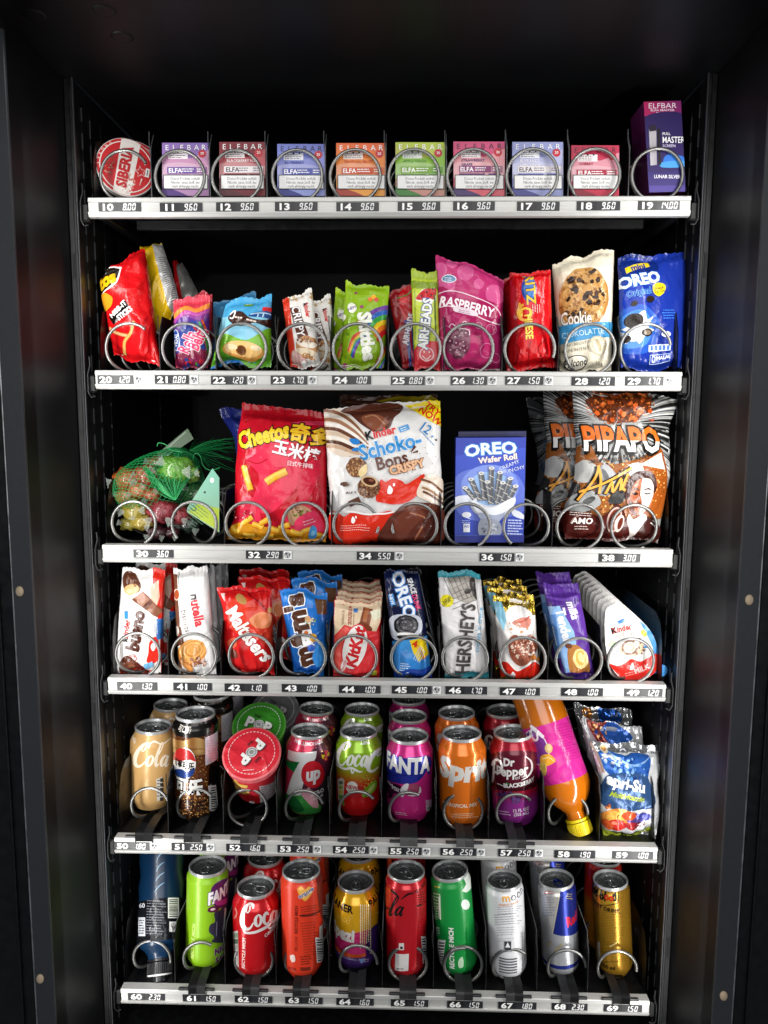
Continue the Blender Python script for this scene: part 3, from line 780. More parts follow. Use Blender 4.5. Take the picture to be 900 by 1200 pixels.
for ri in range(6):
    zb = ZR[ri]; zf = ZF[ri]
    tr = thing('shelf_tray', WHAT[ri], 'shelf', (0, .01, zf), 'pull-out shelf trays of the machine'); trays.append(tr)
    prof = [(.014, RH), (.0012, RH), (.0002, RH-.0010), (0, RH-.0052), (.0010, RH-.0058), (.0016, RH-.0062), (.0016, .0066), (.0006, .0062), (-.0012, .0058), (-.0010, .0048), (.0020, .0006), (.008, 0)]
    b = MB()
    for (y0, z0), (y1, z1) in zip(prof, prof[1:]):
        b.face([(HW, y0, zb+z0), (HW, y1, zb+z1), (-HW, y1, zb+z1), (-HW, y0, zb+z0)][::-1] if 0 else [(-HW, y0, zb+z0), (-HW, y1, zb+z1), (HW, y1, zb+z1), (HW, y0, zb+z0)])
    for sg in (-1, 1): b.face([(sg*HW, y, zb+z) for y, z in (prof if sg > 0 else prof[::-1])], (1, 1, 1), [Vector((sg, 0, 0))]*len(prof))
    b.build('price_rail', 'rail', tr)
    b = MB(); b.box((-HW+.001, .0145, zf-.0012), (HW-.001, .46, zf), .0003)
    b.box((-HW+.03, .085, zf-.014), (HW-.03, .092, zf-.0013), .001)
    b.build('tray_floor', 'black_steel', tr)
    for sg in (-1, 1):
        b = MB(); x0, x1 = sorted((sg*(HW-.0012), sg*(HW-.0002)))
        zt = zf+.090
        q = [(.016, zf), (.46, zf), (.46, zt), (.05, zt), (.030, zt-.01), (.020, zt-.035)]
        b.face([(x0, y, z) for y, z in q][::-1]); b.face([(x1, y, z) for y, z in q])
        b.build('side_plate', 'black_steel', tr)
        b = MB(); x0, x1 = sorted((sg*(HW+.0008), sg*.3790)); b.box((x0, .004, zb-.004), (x1, .016, zb+.018), .002)
        x0, x1 = sorted((sg*(HW-.016), sg*(HW-.004))); b.box((x0, .02, zf-.016), (x1, .46, zf-.002), .001)
        b.tube([(sg*.3745, .001, zb+.040), (sg*.3735, .0, zb+.030), (sg*.3765, -.001, zb+.018), (sg*.3765, -.001, zb-.004), (sg*.3735, 0, zb-.010), (sg*.369, .002, zb-.009)], .0012, 6)
        b.build('runner', 'black_steel', tr)
    for px_ in DIV[ri]:
        X = at(px_, pr(Vector((0, .01, zf+.03)))[1], .012).x
        b = MB(); t_ = .0005; zt = zf+(.088 if ri < 1 else .075 if ri < 4 else .085)
        q = [(.0155, zf+.0005), (.45, zf+.0005), (.45, zt), (.03, zt), (.0165, zt-.022)]
        b.face([(X-t_, y, z) for y, z in q][::-1]); b.face([(X+t_, y, z) for y, z in q])
        for (y0, z0), (y1, z1) in zip(q, q[1:]+q[:1]): b.face([(X-t_, y0, z0), (X+t_, y0, z0), (X+t_, y1, z1), (X-t_, y1, z1)])
        b.tube([(X, .0162, zf+.002), (X, .0162, zf+.05), (X-.0004, .0168, zt-.024), (X-.0022, .019, zt-.012), (X-.0022, .020, zt)], .0007, 6)
        b.build('divider', 'edge_steel' if ri < 1 else 'black_steel', tr)
    for (px_, tip, sense) in RINGS[ri]:
        Y0 = .013 if ri < 4 else (.034 if ri == 4 else .026)
        c = at(px_, RYC[ri], Y0); r = RRAD[ri]; cz = zf+r+.0022
        pts = []; turns = (.40-Y0)/PITCH[ri]; ns = int(turns*30)
        tks = [q for q in [((-90-tip)*sense % 360)/360+m_ for m_ in range(16)] if q > .55]
        for k in range(ns+1):
            t = k/30; a = math.radians(tip)+sense*2*PI*t
            yy = Y0+.003*min(t, 3)+PITCH[ri]*sum(sst(tk-.19, tk+.19, t) for tk in tks)
            pts.append((c.x+r*math.cos(a), yy, cz+r*math.sin(a)))
        b = MB(); b.tube(pts, .0021 if ri < 4 else .0023, 8); b.build('coil', 'wire', tr)
    for px_ in FLAPS.get(ri, ()):
        X = at(px_, pr(Vector((0, 0, zf)))[1], .0).x; w = .0118
        q = [(.085, .004), (.060, .006), (.045, .0115), (.012, .0125), (.002, .0118), (-.0012, .0105), (-.0022, .0075), (-.0022, -.0015), (.0008, -.0018)]
        b = MB()
        for (y0, z0), (y1, z1) in zip(q, q[1:]):
            b.face([(X-w, y0, zf+z0), (X-w, y1, zf+z1), (X+w, y1, zf+z1), (X+w, y0, zf+z0)])
            for sg in (-1, 1):
                f = [(X+sg*w, y0, zf+z0), (X+sg*w, y1, zf+z1), (X+sg*w, y1+.002, zf+z1-.003), (X+sg*w, y0, zf+z0-.003)]; b.face(f if sg < 0 else f[::-1])
        b.box((X-.026, -.0008, zf+.0020), (X+.024, .004, zf+.0050), .0006)
        b.build('can_flap', 'black_plastic', tr)
    mpp = 2*HW/650
    for (xl, xr, num, price, gl) in TAGS[ri]: tag_mesh(tr, xl, xr, zb, num, price, gl, mpp)
# ================================================================== row 1: small cartons
GB = 'small cartons on the top shelf'
def vape(x0, x1, yt, ctop, cmid, cb, dark, flavor, label, seed, tint='#ffffff', inv=False):
    y1 = 229.5
    def art(S):
        w = x1-x0
        rr = random.Random(seed)
        S.B([(x0-4, yt+20), (x0+w*.3, yt+12), (x0+w*.6, yt+18), (x1+4, yt+8), (x1+4, yt+27), (x0+w*.5, yt+30), (x0-4, yt+34)], cmid)
        S.B([(x0-4, yt+28), (x0+w*.4, yt+23), (x1+4, yt+30), (x1+4, yt+42), (x0-4, yt+42)], mix(cmid, '#ffffff', .18))
        S.B([(x0-4, y1-10), (x0+w*.3, y1-6), (x0+w*.55, y1+2), (x0-4, y1+4)], mix(dark, '#303038', .25))
        for k, ch in enumerate('ELFBAR'): S.T(ch, x0+6+k*(w-12)/5, yt+5.5, 6.2, tint, 0, .0)
        S.rr(x0+w*.34, yt+15, 23, 8, mix(cmid, '#ffffff', .8)); S.lines(x0+w*.34-10, yt+12.5, 20, 3, 2.2, '#5a5a60', 0, .9, seed)
        for k in range(3): S.E(x0+w*.34-7+k*7, yt+11.2, 1.2, 1.2, '#33333a', k=10)
        S.E(x1-8, yt+13, 4.6, 4.6, '#c3182c', k=18); S.T('20', x1-8, yt+12.5, 3, '#ffffff', b=.02)
        for k, l in enumerate(flavor): S.T(l, x0+9, yt+22+k*5, 3.1, '#f4eef0' if inv else dark, 0, .03, al='l', res=1)
        S.rr(x0+w*.42, yt+32.5, w*.62, 7.6, '#efe9ec' if inv else mix(dark, ctop, .35))
        S.T('ELFA', x0+8, yt+32.5, 5.2, '#3a3440' if inv else '#ffffff', 0, .035, al='l'); S.lines(x0+w*.42, yt+30.4, w*.26, 2, 2.6, '#6a6470' if inv else '#ffffff', 0, 1.1, seed+1)
        S.rr(x1-9, yt+32.5, 13, 7.5, '#e4dce2' if inv else mix(dark, cmid, .4)); S.lines(x1-14, yt+30.5, 10, 2, 2.6, '#6a6470' if inv else '#ffffff', 0, 1.1, seed+3)
        S.rr(x0+w*.36, yt+38.6, w*.5, 2.2, mix(dark, ctop, .1)); S.rr(x1-12, yt+38.6, 14, 2.2, mix(dark, ctop, .1))
        S.Rc(x0+1.5, y1-24.5, x1-1, y1-7.5, '#17171b'); S.Rc(x0+2.4, y1-23.6, x1-1.9, y1-8.4, '#f3f3f2')
        for k, l in enumerate(('Dieses Produkt enthält', 'Nikotin: einen Stoff, der', 'stark abhängig macht.')):
            S.T(l, x0+w/2, y1-20.2+k*4.5, 3.5, '#26262a', 0, .0, al='c', sx=.74 if k != 1 else .70, res=1)
    c = lambda u, v: mix(cb, ctop, sst(0, 1, v*.8+.2*u))
    carton('printed_carton', label, 'carton', [(x0, yt), (x1, yt+.3), (x1, y1), (x0, y1)], .022, .020, c, mix(dark, ctop, .3), art, GB, top=mix(ctop, '#000000', .2))
vape(190, 245, 167.2, '#8265b4', '#c58fb4', '#b78bb2', '#5b3a8c', (), 'purple and pink vape carton, second product on the top shelf, above price 11', 1)
vape(257, 311, 166.2, '#7c1c2c', '#b9545c', '#69141f', '#5c0f1c', ('BLACKBERRY ICE',), 'dark red vape carton reading BLACKBERRY ICE, above price 12', 2, inv=True)
vape(325, 381, 168.6, '#6d78c8', '#8c93d8', '#8f9bd4', '#2c3894', ('BLUEBERRY',), 'blue violet vape carton reading BLUEBERRY, above price 13', 3, '#26264a')
vape(394, 452.5, 167.6, '#e5602e', '#f08c3a', '#e9a43c', '#b8330f', ('TROPICAL FRUIT',), 'orange vape carton reading TROPICAL FRUIT, above price 14', 4)
vape(463.5, 521.5, 166.6, '#b6cf3e', '#8fc23d', '#c77f86', '#3f8b2c', ('APPLE PEACH',), 'green and pink vape carton reading APPLE PEACH, above price 15', 5)
vape(531.5, 591.5, 165.8, '#cf4a7d', '#eaa0a8', '#d9606a', '#47276f', ('STRAWBERRY', 'GRAPE'), 'pink vape carton reading STRAWBERRY GRAPE, above price 16', 6, '#4a1736')
vape(600.5, 660, 166.2, '#9aa3d6', '#b9bde4', '#9097c9', '#4d4f9c', ('BLUE RAZZ', 'LEMONADE'), 'pale lavender vape carton reading BLUE RAZZ LEMONADE, above price 17', 7, inv=True)
vape(669.5, 725.5, 170.2, '#c22a50', '#dd94a4', '#c12545', '#9c1030', ('CHERRY',), 'crimson vape carton with a pale pink band, above price 18', 8, '#5c0f24')
def tall_art(S):
    S.P_([(750, 112), (800, 112), (800, 134), (752, 136)], lambda u, v: mix('#b01e5c', '#7c1f66', u))
    S.T('ELFBAR', 776.5, 123.6, 6.2, '#f2e6f0', 0, -.005, sx=1.12); S.T('ELFA MASTER', 776.5, 129, 2.3, '#e8d4e6', 0, .03, sx=1.4, res=1); S.rr(776.5, 132, 15, 1, '#e8d4e6')
    S.B([(757, 136), (799, 133), (801, 160), (790, 176), (758, 165)], '#281858'); S.B([(757, 168), (775, 178), (803, 170), (804, 196), (758, 200)], '#2c1c5e')
    S.B([(782, 181), (800, 183), (800, 190), (778, 191)], '#2f78d8'); S.B([(776, 190), (801, 188), (802, 195), (776, 196)], '#4aa0e8')
    S.P_([(760.5, 152), (769, 151), (769.5, 193), (762, 194)], lambda u, v: mix('#8f8a94', '#d5d0d6', abs(u*6-1.2)))
    S.P_([(770, 150), (773.5, 151), (774.5, 193), (771, 193)], '#16121c'); S.P_([(761, 147), (768.6, 146), (769, 153), (761, 154)], '#241a30')
    S.T('FULL', 776.3, 156.5, 3.0, '#ffffff', 0, .03, al='l'); S.T('MASTER', 776.3, 163.5, 7.2, '#ffffff', 0, .02, al='l', sx=.70); S.T('SCREEN', 776.3, 170.6, 3.0, '#d8cfee', 0, .03, al='l')
    S.T('LUNAR SILVER', 782, 206.8, 4, '#f4f0fa', 0, .04, sx=.86)
    S.P_([(757, 218), (806, 217), (806, 226), (757, 227)], '#4c3a96')
carton('printed_carton', 'tall dark purple carton with magenta top, last on the top shelf above price 19', 'carton', [(754.8, 119), (797.4, 118.4), (804.2, 224.2), (760, 226)], .020, .055,
       lambda u, v: mix('#342676', '#20154a', sst(.1, .5, v)), '#5c1a50', tall_art, GB, top='#7a1c58', lean=.0)
# round tins on edge
def tin(cx, cy, rx, Y, yaw, roll, label):
    c = at(cx, cy, Y); R = rx*(c-CAMP).dot(FW)/900; th = .021
    A = Vector((math.sin(yaw), -math.cos(yaw), .10)).normalized()       # faces the viewer
    X0 = Vector((0, 0, 1)).cross(-A).normalized(); X0 = -X0 if X0.x < 0 else X0
    V0 = A.cross(X0); V0 = -V0 if V0.z < 0 else V0
    t = thing('snus_tin', label, 'tin', c-V0*R, 'round tins on the top shelf')
    b = MB(); b.lathe([(0, -th), (R*.93, -th), (R*.97, -th+.001), (R*.97, -.010)], (c, X0, V0 if X0.cross(V0).dot(A) > 0 else -V0, A), 48, lin('#141416'))
    b.build('tin_body', ['black_plastic'], t)
    f = lambda x, y: (((x-cx)/rx+1)/2, (1-(y-cy)/rx)/2)
    S = flat_surf(c-X0*R-V0*R+A*.0004, X0*2*R, V0*2*R, A, f, ['card'])
    b2 = MB(); fr = (c, X0, V0 if X0.cross(V0).dot(A) > 0 else -V0, A)
    b2.lathe([(R*.975, -.0098), (R*.99, -.0095), (R, -.001), (R*.985, 0), (R*.95, .0003), (0, .0003)], fr, 48, lin('#e9e4e0')); S.mb[0] = b2
    S.E(cx, cy, rx*.965, rx*.965, '#c8141f', k=48)
    ca, sa = math.cos(roll), math.sin(roll)
    L = lambda a, b_: (cx+(a*ca-b_*sa)*rx, cy-(a*sa+b_*ca)*rx)
    rim = lambda q: [L(.955*math.cos(x), .955*math.sin(x)) for x in q]
    S.P_(rim([PI-.30+.6*k/8 for k in range(9)])+rim([-.34+.68*k/8 for k in range(9)]), '#ece6e0')
    S.D(*L(-.55, -.15), rx*.34, rx*.22, 46, .5, 1.9, ['#d9b8a8', '#c8a898', '#f2ece6', '#d87a70'], math.degrees(roll), seed=int(cx), asp=1.8)
    S.D(*L(.1, -.58), rx*.5, rx*.2, 30, .5, 1.5, ['#a80f18', '#dd3a40', '#b8121a'], math.degrees(roll), seed=int(cx)+1); S.D(*L(-.1, .55), rx*.4, rx*.2, 40, .5, 1.5, ['#a80f18', '#8f4a3a', '#c89080'], math.degrees(roll), seed=int(cx)+2)
    S.ring(cx, cy, rx*.86, rx*.86, 1.1, '#ece6e0', k=48)
    for k, ch in enumerate('STRONG'):
        a = math.radians(178-k*11); S.T(ch, cx+rx*.905*math.cos(a), cy-rx*.905*math.sin(a), 2.8, '#f6dcd8', math.degrees(a)-90, .03)
    S.T('SIBERIA', *L(.0, .07), rx*.33, '#c0141f', math.degrees(roll), .07, sx=.92)
    st = [L(-.02+(.20 if k % 2 == 0 else .09)*math.sin(k*PI/5), -.48+(.20 if k % 2 == 0 else .09)*math.cos(k*PI/5)) for k in range(11)]
    S.K(st, .7, '#f0d8d0', k=0); S.rr(*L(.02, -.70), rx*.30, rx*.13, '#f6f2ee', math.degrees(roll)); S.rr(*L(.02, -.70), rx*.20, rx*.04, '#707078', math.degrees(roll)); S.K([L(.42, -.56), L(.26, -.58)], [.3, 1.6], '#f0d8d0'); S.K([L(-.24, -.56), L(-.5, -.52)], [1.6, .3], '#f0d8d0')
    S.mb[0].build('tin_lid', S.mats, t)
    return t
tin(148, 196, 34, .044, .40, 1.36, 'red and white round tin on edge at the left end of the top shelf')
tin(158, 198, 33, .078, .42, .5, 'second round tin, mostly hidden behind the front red and white tin')

# ================================================================== row 2: sweets and snacks
GS = 'small snack bags on the second shelf'
def stick(S, pts, w, c='#d9a860', d='#b87f3c'):
    S.K(pts, w*1.15, d); S.K(pts, w*.75, c)
def a20(S):
    S.B([(165, 300), (185, 345), (190, 435), (178, 420), (176, 350)], '#b80d12'); S.K([(168, 322), (178, 360), (180, 420)], [.6, 1.2, .6], '#8d0a0e')
    S.B([(108, 322), (118, 314), (134, 312), (141, 322), (138, 336), (126, 344), (112, 347)], '#ffffff'); S.B([(108, 324), (118, 316), (133, 314.5), (139, 323), (136, 334.5), (126, 342), (112, 345)], '#19120c')
    S.T('tos', 124.5, 330.5, 15, '#f6c21b', 22, .09, sh=.1, sx=.86, ol=.04, olc='#7a4a08')
    stick(S, [(128, 386), (136, 392), (150, 396)], 3.2, '#e8b080'); stick(S, [(158, 380), (154, 394), (146, 402), (144, 414)], 3.4); stick(S, [(140, 420), (148, 428)], 3)
    S.P_([(128, 374), (148, 356), (155, 366), (135, 384)], '#140f0c'); S.T('NIBB-IT', 140, 366, 6.4, '#ffffff', 38, .06, sx=.8); S.T('STICKS', 148, 371.5, 5.6, '#ffffff', 36, .06, sx=.8)
    S.B([(112, 350), (122, 346), (133, 352), (130, 362), (118, 366)], '#e39a23')
bag('snack_bag', 'tall crumpled red corn-stick bag leaning at the left end of the second shelf', 'snack bag', [(113, 312), (170, 293), (189, 431), (134, 416)], (.05, .03), (.050, .075), .038, '#d2141a', a20, wr=.0046, pleat=.0010, seed=3, seal=(.03, .03), outl=[(0, 0, 0), (.8, 0, 0), (1, .3, 0)], group=GS, back='#c9c9c9', wf=24, edge=.03, pv=2)
def half_bag(name, label, quad, Y0, Y1, th, c1, c2, split, seed, txt=True, g=GS):
    def a(S):
        (x0, y0), (x1, y1), (x2, y2), (x3, y3) = quad
        sx = lambda f, t: (x0+(x1-x0)*f)*(1-t)+(x3+(x2-x3)*f)*t
        sy = lambda f, t: (y0+(y1-y0)*f)*(1-t)+(y3+(y2-y3)*f)*t
        S.P_([(sx(split, 0), sy(split, 0)), (sx(1, 0)+3, sy(1, 0)-2), (sx(1, 1)+3, sy(1, 1)), (sx(split, 1), sy(split, 1))], c2, 'metal_film')
        if txt:
            tr = []
            for k in range(26):
                t = .2+.78*k/26; a_, b_ = (sx(.72, t), sy(.72, t)), (sx(.97, t), sy(.97, t))
                tr += [(a_, b_, (b_[0], b_[1]+.9)), (a_, (b_[0], b_[1]+.9), (a_[0], a_[1]+.9))]
            S.lay(S.px(tr), '#55555a')
    return bag(name, label, 'snack bag', quad, Y0, Y1, th, c1, a, n=20, m=26, wr=.003, seed=seed, seal=(.02, .0), back=c2, group=g, wf=26, edge=.03)
half_bag('snack_bag', 'yellow and silver bag standing behind the red corn-stick bag', [(164, 292), (190, 286), (212, 356), (186, 395)], .085, .105, .03, '#e3b912', '#c4c4c2', .60, 11)
half_bag('snack_bag', 'red and grey bag, farthest behind the corn-stick bag', [(203, 306), (214, 309), (237, 352), (212, 395)], .13, .15, .03, '#b5141a', '#8e8d88', .4, 12)
def a21(S):
    S.B([(198, 346), (248, 340), (249, 362), (204, 368)], '#d43a4e'); S.K([(203, 372), (216, 362), (232, 364), (250, 352)], 5, '#ef8a3a'); S.K([(203, 378), (218, 367), (234, 369), (250, 358)], 4, '#b14a9a')
    S.B([(204, 384), (214, 372), (236, 376), (248, 368), (246, 400), (206, 408)], '#5a2d88'); S.E(224, 402, 17, 26, '#2c3f8e', -14); S.B([(207, 415), (240, 410), (243, 432), (207, 432)], '#7a1c3e')
    for k, c in enumerate(('#c32b3a', '#2f8a3c', '#2a8f4a', '#d0552a')): S.K([(228+k*3, 384-k*3), (238+k*2, 396+k), (243, 412+k*3)], 2.2, c)
    S.E(206.5, 399, 5, 13, '#dfe6f4', 4); S.E(206.5, 399, 4, 12, '#2a4fa8', 4); S.T('VIDAL', 206.6, 399, 5.2, '#ffffff', 84, .04, sx=.8)
    S.T('Rolla', 220, 401, 13, '#e8356a', 66, .05, sx=.72, ol=.06, olc='#fbe9ef'); S.T('Belta', 231.5, 397, 13, '#e8356a', 66, .05, sx=.72, ol=.06, olc='#fbe9ef')
    S.D(225, 425, 16, 6, 24, 1, 2.6, ['#c32b3a', '#2f8a3c', '#8a2a5c', '#2a3f8e'], seed=6)
bag('sweet_bag', 'purple and pink sour-belt sweet bag with pink lettering, above price 21', 'sweet bag', [(203, 351), (246, 346), (243.5, 431.5), (206.5, 432.5)], .036, .040, .022, '#8a3a8e', a21, seed=4, seal=(.03, .10), sealcol='#c8344a', group=GS, back='#c8344a')
bag('sweet_bag', 'red topped sweet bag just behind the purple sour-belt bag', 'sweet bag', [(219, 347), (249, 343), (248, 425), (222, 430)], .075, .08, .022, '#a81f30', None, n=16, m=20, seed=44, seal=(.03, .10), group=GS)
def a22(S):
    S.Rc(240, 372, 330, 440, '#8fd0ea'); S.B([(243, 408), (262, 392), (290, 400), (322, 384), (324, 440), (243, 440)], '#7fbf2f'); S.B([(243, 420), (270, 412), (322, 416), (322, 436), (243, 436)], '#5ba428')
    S.B([(244, 428), (275, 424), (282, 434), (244, 438)], '#1c78c8')
    S.B([(268, 372), (282, 366), (294, 374), (310, 376), (318, 372), (316, 384), (300, 380), (284, 384), (272, 380)], '#3a1c14'); S.lines(276, 372, 12, 1, 2, '#f0dcd0', -8, 2, 3); S.lines(290, 375, 13, 1, 2, '#f0dcd0', -14, 2, 5); S.K([(270, 370), (276, 366), (274, 374), (270, 374)], 1.6, '#ffffff'); S.B([(292, 372), (300, 367), (316, 366), (318, 373), (304, 373)], '#1c4f94'); S.K([(294, 370), (303, 368), (316, 368.4)], 1.2, '#bfe0f4'); S.K([(303, 369), (302, 373)], 1.3, '#bfe0f4'); S.K([(309, 369), (308, 373)], 1.3, '#bfe0f4'); S.Rc(307, 361, 318, 365.5, '#d4202a')
    S.E(291, 358, 6, 2.2, '#6aa23a', 8); S.lines(287, 357.4, 8, 1, 2, '#ffffff', 8, 1.1)
    S.E(285, 412, 24, 10.5, '#d99a4c', -6); S.E(285, 410, 22, 9, '#efc27a', -6); S.E(283, 412, 6.2, 6, '#8a5426'); S.E(283, 411.4, 4.6, 4.4, '#5f3416'); S.E(272, 408, 7, 3.4, '#f8ddb0', -8); S.E(300, 409, 6, 3, '#f8ddb0', -8)
bag('cake_bag', 'light blue sponge-cake pack with a green foot and round cake picture, above price 22', 'cake pack', [(264.5, 354), (317.5, 347), (317.5, 430), (247.5, 430)], .034, .042, .030, '#49a9dc', a22, seed=5, wr=.0016, seal=(.08, .09), sealcol=None, group=GS, back='#49a9dc', wave=.001)
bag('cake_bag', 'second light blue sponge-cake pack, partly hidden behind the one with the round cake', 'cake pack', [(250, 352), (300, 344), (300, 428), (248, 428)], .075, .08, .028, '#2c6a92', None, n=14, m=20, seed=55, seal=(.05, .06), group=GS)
def a23(S):
    S.P_([(325, 345), (338, 341), (349, 436), (336, 436)], '#d63a22'); S.D(352, 347, 16, 5, 20, 1, 3, ['#e6d3b4', '#c9a878', '#f5ede0'], seed=4)
    S.P_([(340, 362), (350, 360), (362, 394), (350, 399)], '#5b2b1a'); S.T('CRISPY', 350.5, 378, 9.4, '#ffffff', -79, .03, sx=.86, ol=.03, olc='#3b1a10')
    S.T('kinder', 360.5, 365, 5, '#d8241e', -79, .05, sx=.9); S.T('k', 358.4, 357.6, 5, '#1c1c1c', -79, .05)
    S.E(360, 408, 13, 13, '#c28a54', -10, wob=.06); S.E(360, 404, 12, 4.4, '#f3e9d8', -10, wob=.05); S.E(359, 413, 12, 4, '#e8d6b8', -10, wob=.05); S.D(360, 400, 11, 4, 30, .6, 1.6, ['#a8703c', '#d9a76a', '#8a5428'], seed=8); S.D(360, 418, 11, 4, 30, .6, 1.6, ['#a8703c', '#d9a76a', '#8a5428'], seed=9)
    S.B([(344, 412), (352, 416), (360, 424), (350, 430), (342, 424)], '#d3a6a0'); S.E(356, 425, 3, 3, '#f4f4f2')
T23 = bag('wafer_bar', 'white and red crispy wafer bar with brown lettering, above price 23', 'wafer bar', [(331, 348), (365, 337), (376, 428), (341, 433)], .034, .046, .020, '#efece6', a23, p=3.2, seed=6, seal=(.04, .06), wr=.001, group=GS, back='#efece6')
copy_thing(T23, (.021, .035, -.002), 'second wafer bar peeking out right behind the white and red crispy bar')
def rainbow(S, pts, w=2.6):
    for k, c in enumerate(('#d8262e', '#ee7a22', '#f5cf26', '#3aa344', '#2a5fb8', '#6b3b98')):
        S.K([(x+k*w*.5, y+k*w*.75) for x, y in pts], w, c)
def a24(S):
    S.E(430, 385, 40, 60, '#8fb81e', 0); rainbow(S, [(408, 412), (414, 396), (424, 388), (420, 376)], 2.2)
    for k, c in enumerate(('#6b3b98', '#2a5fb8', '#3aa344', '#f5cf26', '#ee7a22', '#d8262e')): S.K([(428+k*3, 376+k*5), (438+k*2, 366+k*5), (460, 358+k*5.5)], 5, c)
    S.T('Skittles', 430.5, 395, 14.5, '#f7f8ee', -83, .07, sx=.92, ol=.035, olc='#c8d8a0')
    S.E(413, 362, 5, 6, '#f2f4e4', 20); S.T('NEW', 413, 362, 3, '#6b3b98', 20, .04); S.E(402, 372, 4, 4, '#eef2d8')
    for x, y, r, c in ((434, 352, 3, '#e87c2a'), (438, 349, 3, '#f1b32a'), (441, 352, 2.6, '#d83a3a'), (417, 344, 1.6, '#a03a78'), (424, 361, 2, '#a03a78'), (408, 392, 1.8, '#5f8a18'), (404, 426, 3, '#b03a7a'), (449, 410, 3, '#e5a02a'), (446, 428, 3, '#d8262e')): S.E(x, y, r, r*.85, c, k=14)
    rainbow(S, [(440, 426), (446, 416), (454, 402)], 2); S.lines(400, 425, 30, 2, 2.4, '#f2f4e4', -6, 1)
T24 = bag('sweet_bag', 'lime green fruit-sweet bag with white upright lettering and rainbow, above price 24', 'sweet bag', [(405, 331), (456, 337), (449.5, 430.5), (399, 434)], .033, .042, .024, '#a5c71f', a24, seed=7, wr=.002, seal=(.06, .05), group=GS, back='#a5c71f')
copy_thing(T24, (-.016, .032, -.004), 'second lime green fruit-sweet bag peeking out left behind the front one')
def a25b(S):
    S.B([(468, 345), (485, 334), (486, 372), (474, 376)], '#c2161e'); S.E(474, 352, 5, 4, '#e83038'); S.K([(466, 350), (476, 346), (484, 338)], 1.4, '#4f8a2a'); S.P_([(474, 376), (488, 372), (488, 432), (480, 432)], '#23438e')
    S.T('AIRHEADS', 478.5, 386, 7, '#e8eef6', 78, .05, sx=.8, ol=.04, olc='#b01822'); S.K([(481, 388), (484, 430)], 2, '#b01822')
bag('chew_bar', 'red cherry chew bar tilted behind the green watermelon one, above price 25', 'sweet bar', [(455, 345), (484, 329), (488, 428), (472, 432)], .060, .070, .008, '#8e121a', a25b, p=4, seed=8, seal=(.05, .05), wr=.0008, n=16, group=GS)
def a25(S):
    S.Rc(478, 340, 520, 404, '#c9d94a'); S.P_([(486, 352), (494, 340), (506, 334), (511, 338), (511, 352), (500, 356)], '#f1f4d8'); S.B([(487, 350), (496, 340), (508, 334), (511, 342), (508, 351), (497, 352)], '#c8202a')
    for x, y in ((494, 347), (500, 342), (505, 346), (507, 339)): S.E(x, y, .9, 1.5, '#18100e', 20)
    S.B([(484, 414), (490, 404), (502, 400), (516, 404), (518, 436), (484, 436)], '#d8323e'); S.ring(500, 416, 8, 8, 1.4, '#f6d0d2'); S.E(497, 413, 1, 1.6, '#f6d0d2'); S.E(503, 413, 1, 1.6, '#f6d0d2'); S.K([(495, 418), (500, 422), (505, 417)], 1.2, '#f6d0d2')
    S.T('AIRHEADS', 498, 380, 10.5, '#f4f7ee', 84, .07, sx=.86, ol=.09, olc='#3a4f9a'); S.K([(509, 345), (511, 400)], 1.6, '#4f6a1c'); S.K([(486, 340), (487, 398)], 1, '#8fa82a')
    S.Rc(480, 330, 520, 338, '#7d951e')
bag('chew_bar', 'green watermelon chew bar standing upright beside the pink raspberry bag, above price 25', 'sweet bar', [(482, 318), (512, 317), (516, 432.5), (485.5, 433)], .036, .044, .009, '#b9cf2e', a25, p=4, seed=9, seal=(.03, .085), sealcol='#9db52a', wr=.0008, n=18, group=GS, back='#b9cf2e')
def a26(S):
    for x, y, r in ((515, 318, 9), (522, 336, 11), (545, 322, 10), (580, 346, 12), (530, 310, 7), (560, 336, 6), (584, 372, 8), (525, 376, 8)): S.E(x, y, r, r, '#d45a92', k=20)
    S.B([(512, 340), (540, 352), (586, 362), (590, 434), (518, 434)], '#a81a5a'); S.B([(514, 380), (540, 372), (560, 400), (585, 395), (586, 434), (518, 434)], '#b92a68')
    S.E(526, 329, 8.4, 4.6, '#e6eef4', -6); S.E(526, 329, 7.4, 3.7, '#5b84a8', -6); S.lines(521, 327.4, 10, 2, 2.4, '#dfe8f0', -6, .9)
    S.K([(508, 345), (530, 343), (556, 351), (578, 360), (587, 371), (586, 381), (570, 378), (548, 368), (526, 361), (510, 360)], 1.1, '#f3d4e2')
    S.T('RASPBERRY', 547.5, 361, 11, '#fbeef4', -14, .05, sx=.80); S.B([(533, 362), (556, 367), (557, 373), (533, 368)], '#e9d9e2'); S.lines(537, 365.4, 16, 2, 2.2, '#b87a98', -12, .9)
    for x, y, r in ((522, 390, 7), (575, 388, 6), (570, 412, 8), (580, 420, 5), (560, 384, 4)): S.ring(x, y, r, r, .7, '#e48ab4', k=16)
    S.E(537, 403, 13.5, 18, '#8a4a62', 0, wob=.05)
    rr = random.Random(4)
    for k in range(26):
        a, d = rr.uniform(0, 6.28), math.sqrt(rr.random()); x, y = 537+11*d*math.cos(a), 403+15*d*math.sin(a); S.E(x, y, 3.2, 3, rr.choice(['#7a3c56', '#9a6074', '#6b2f48', '#b08090']), k=10); S.E(x-.6, y-.8, 1, .9, '#d0b4be', k=8)
    for p in ([(537, 388), (530, 382), (527, 386)], [(538, 388), (543, 380), (548, 384)], [(539, 388), (548, 390), (549, 396)]): S.K(p, 1, '#f3d4e2')
    S.P_([(555, 431), (592, 429), (592, 440), (555, 440)], '#e9e2e4')
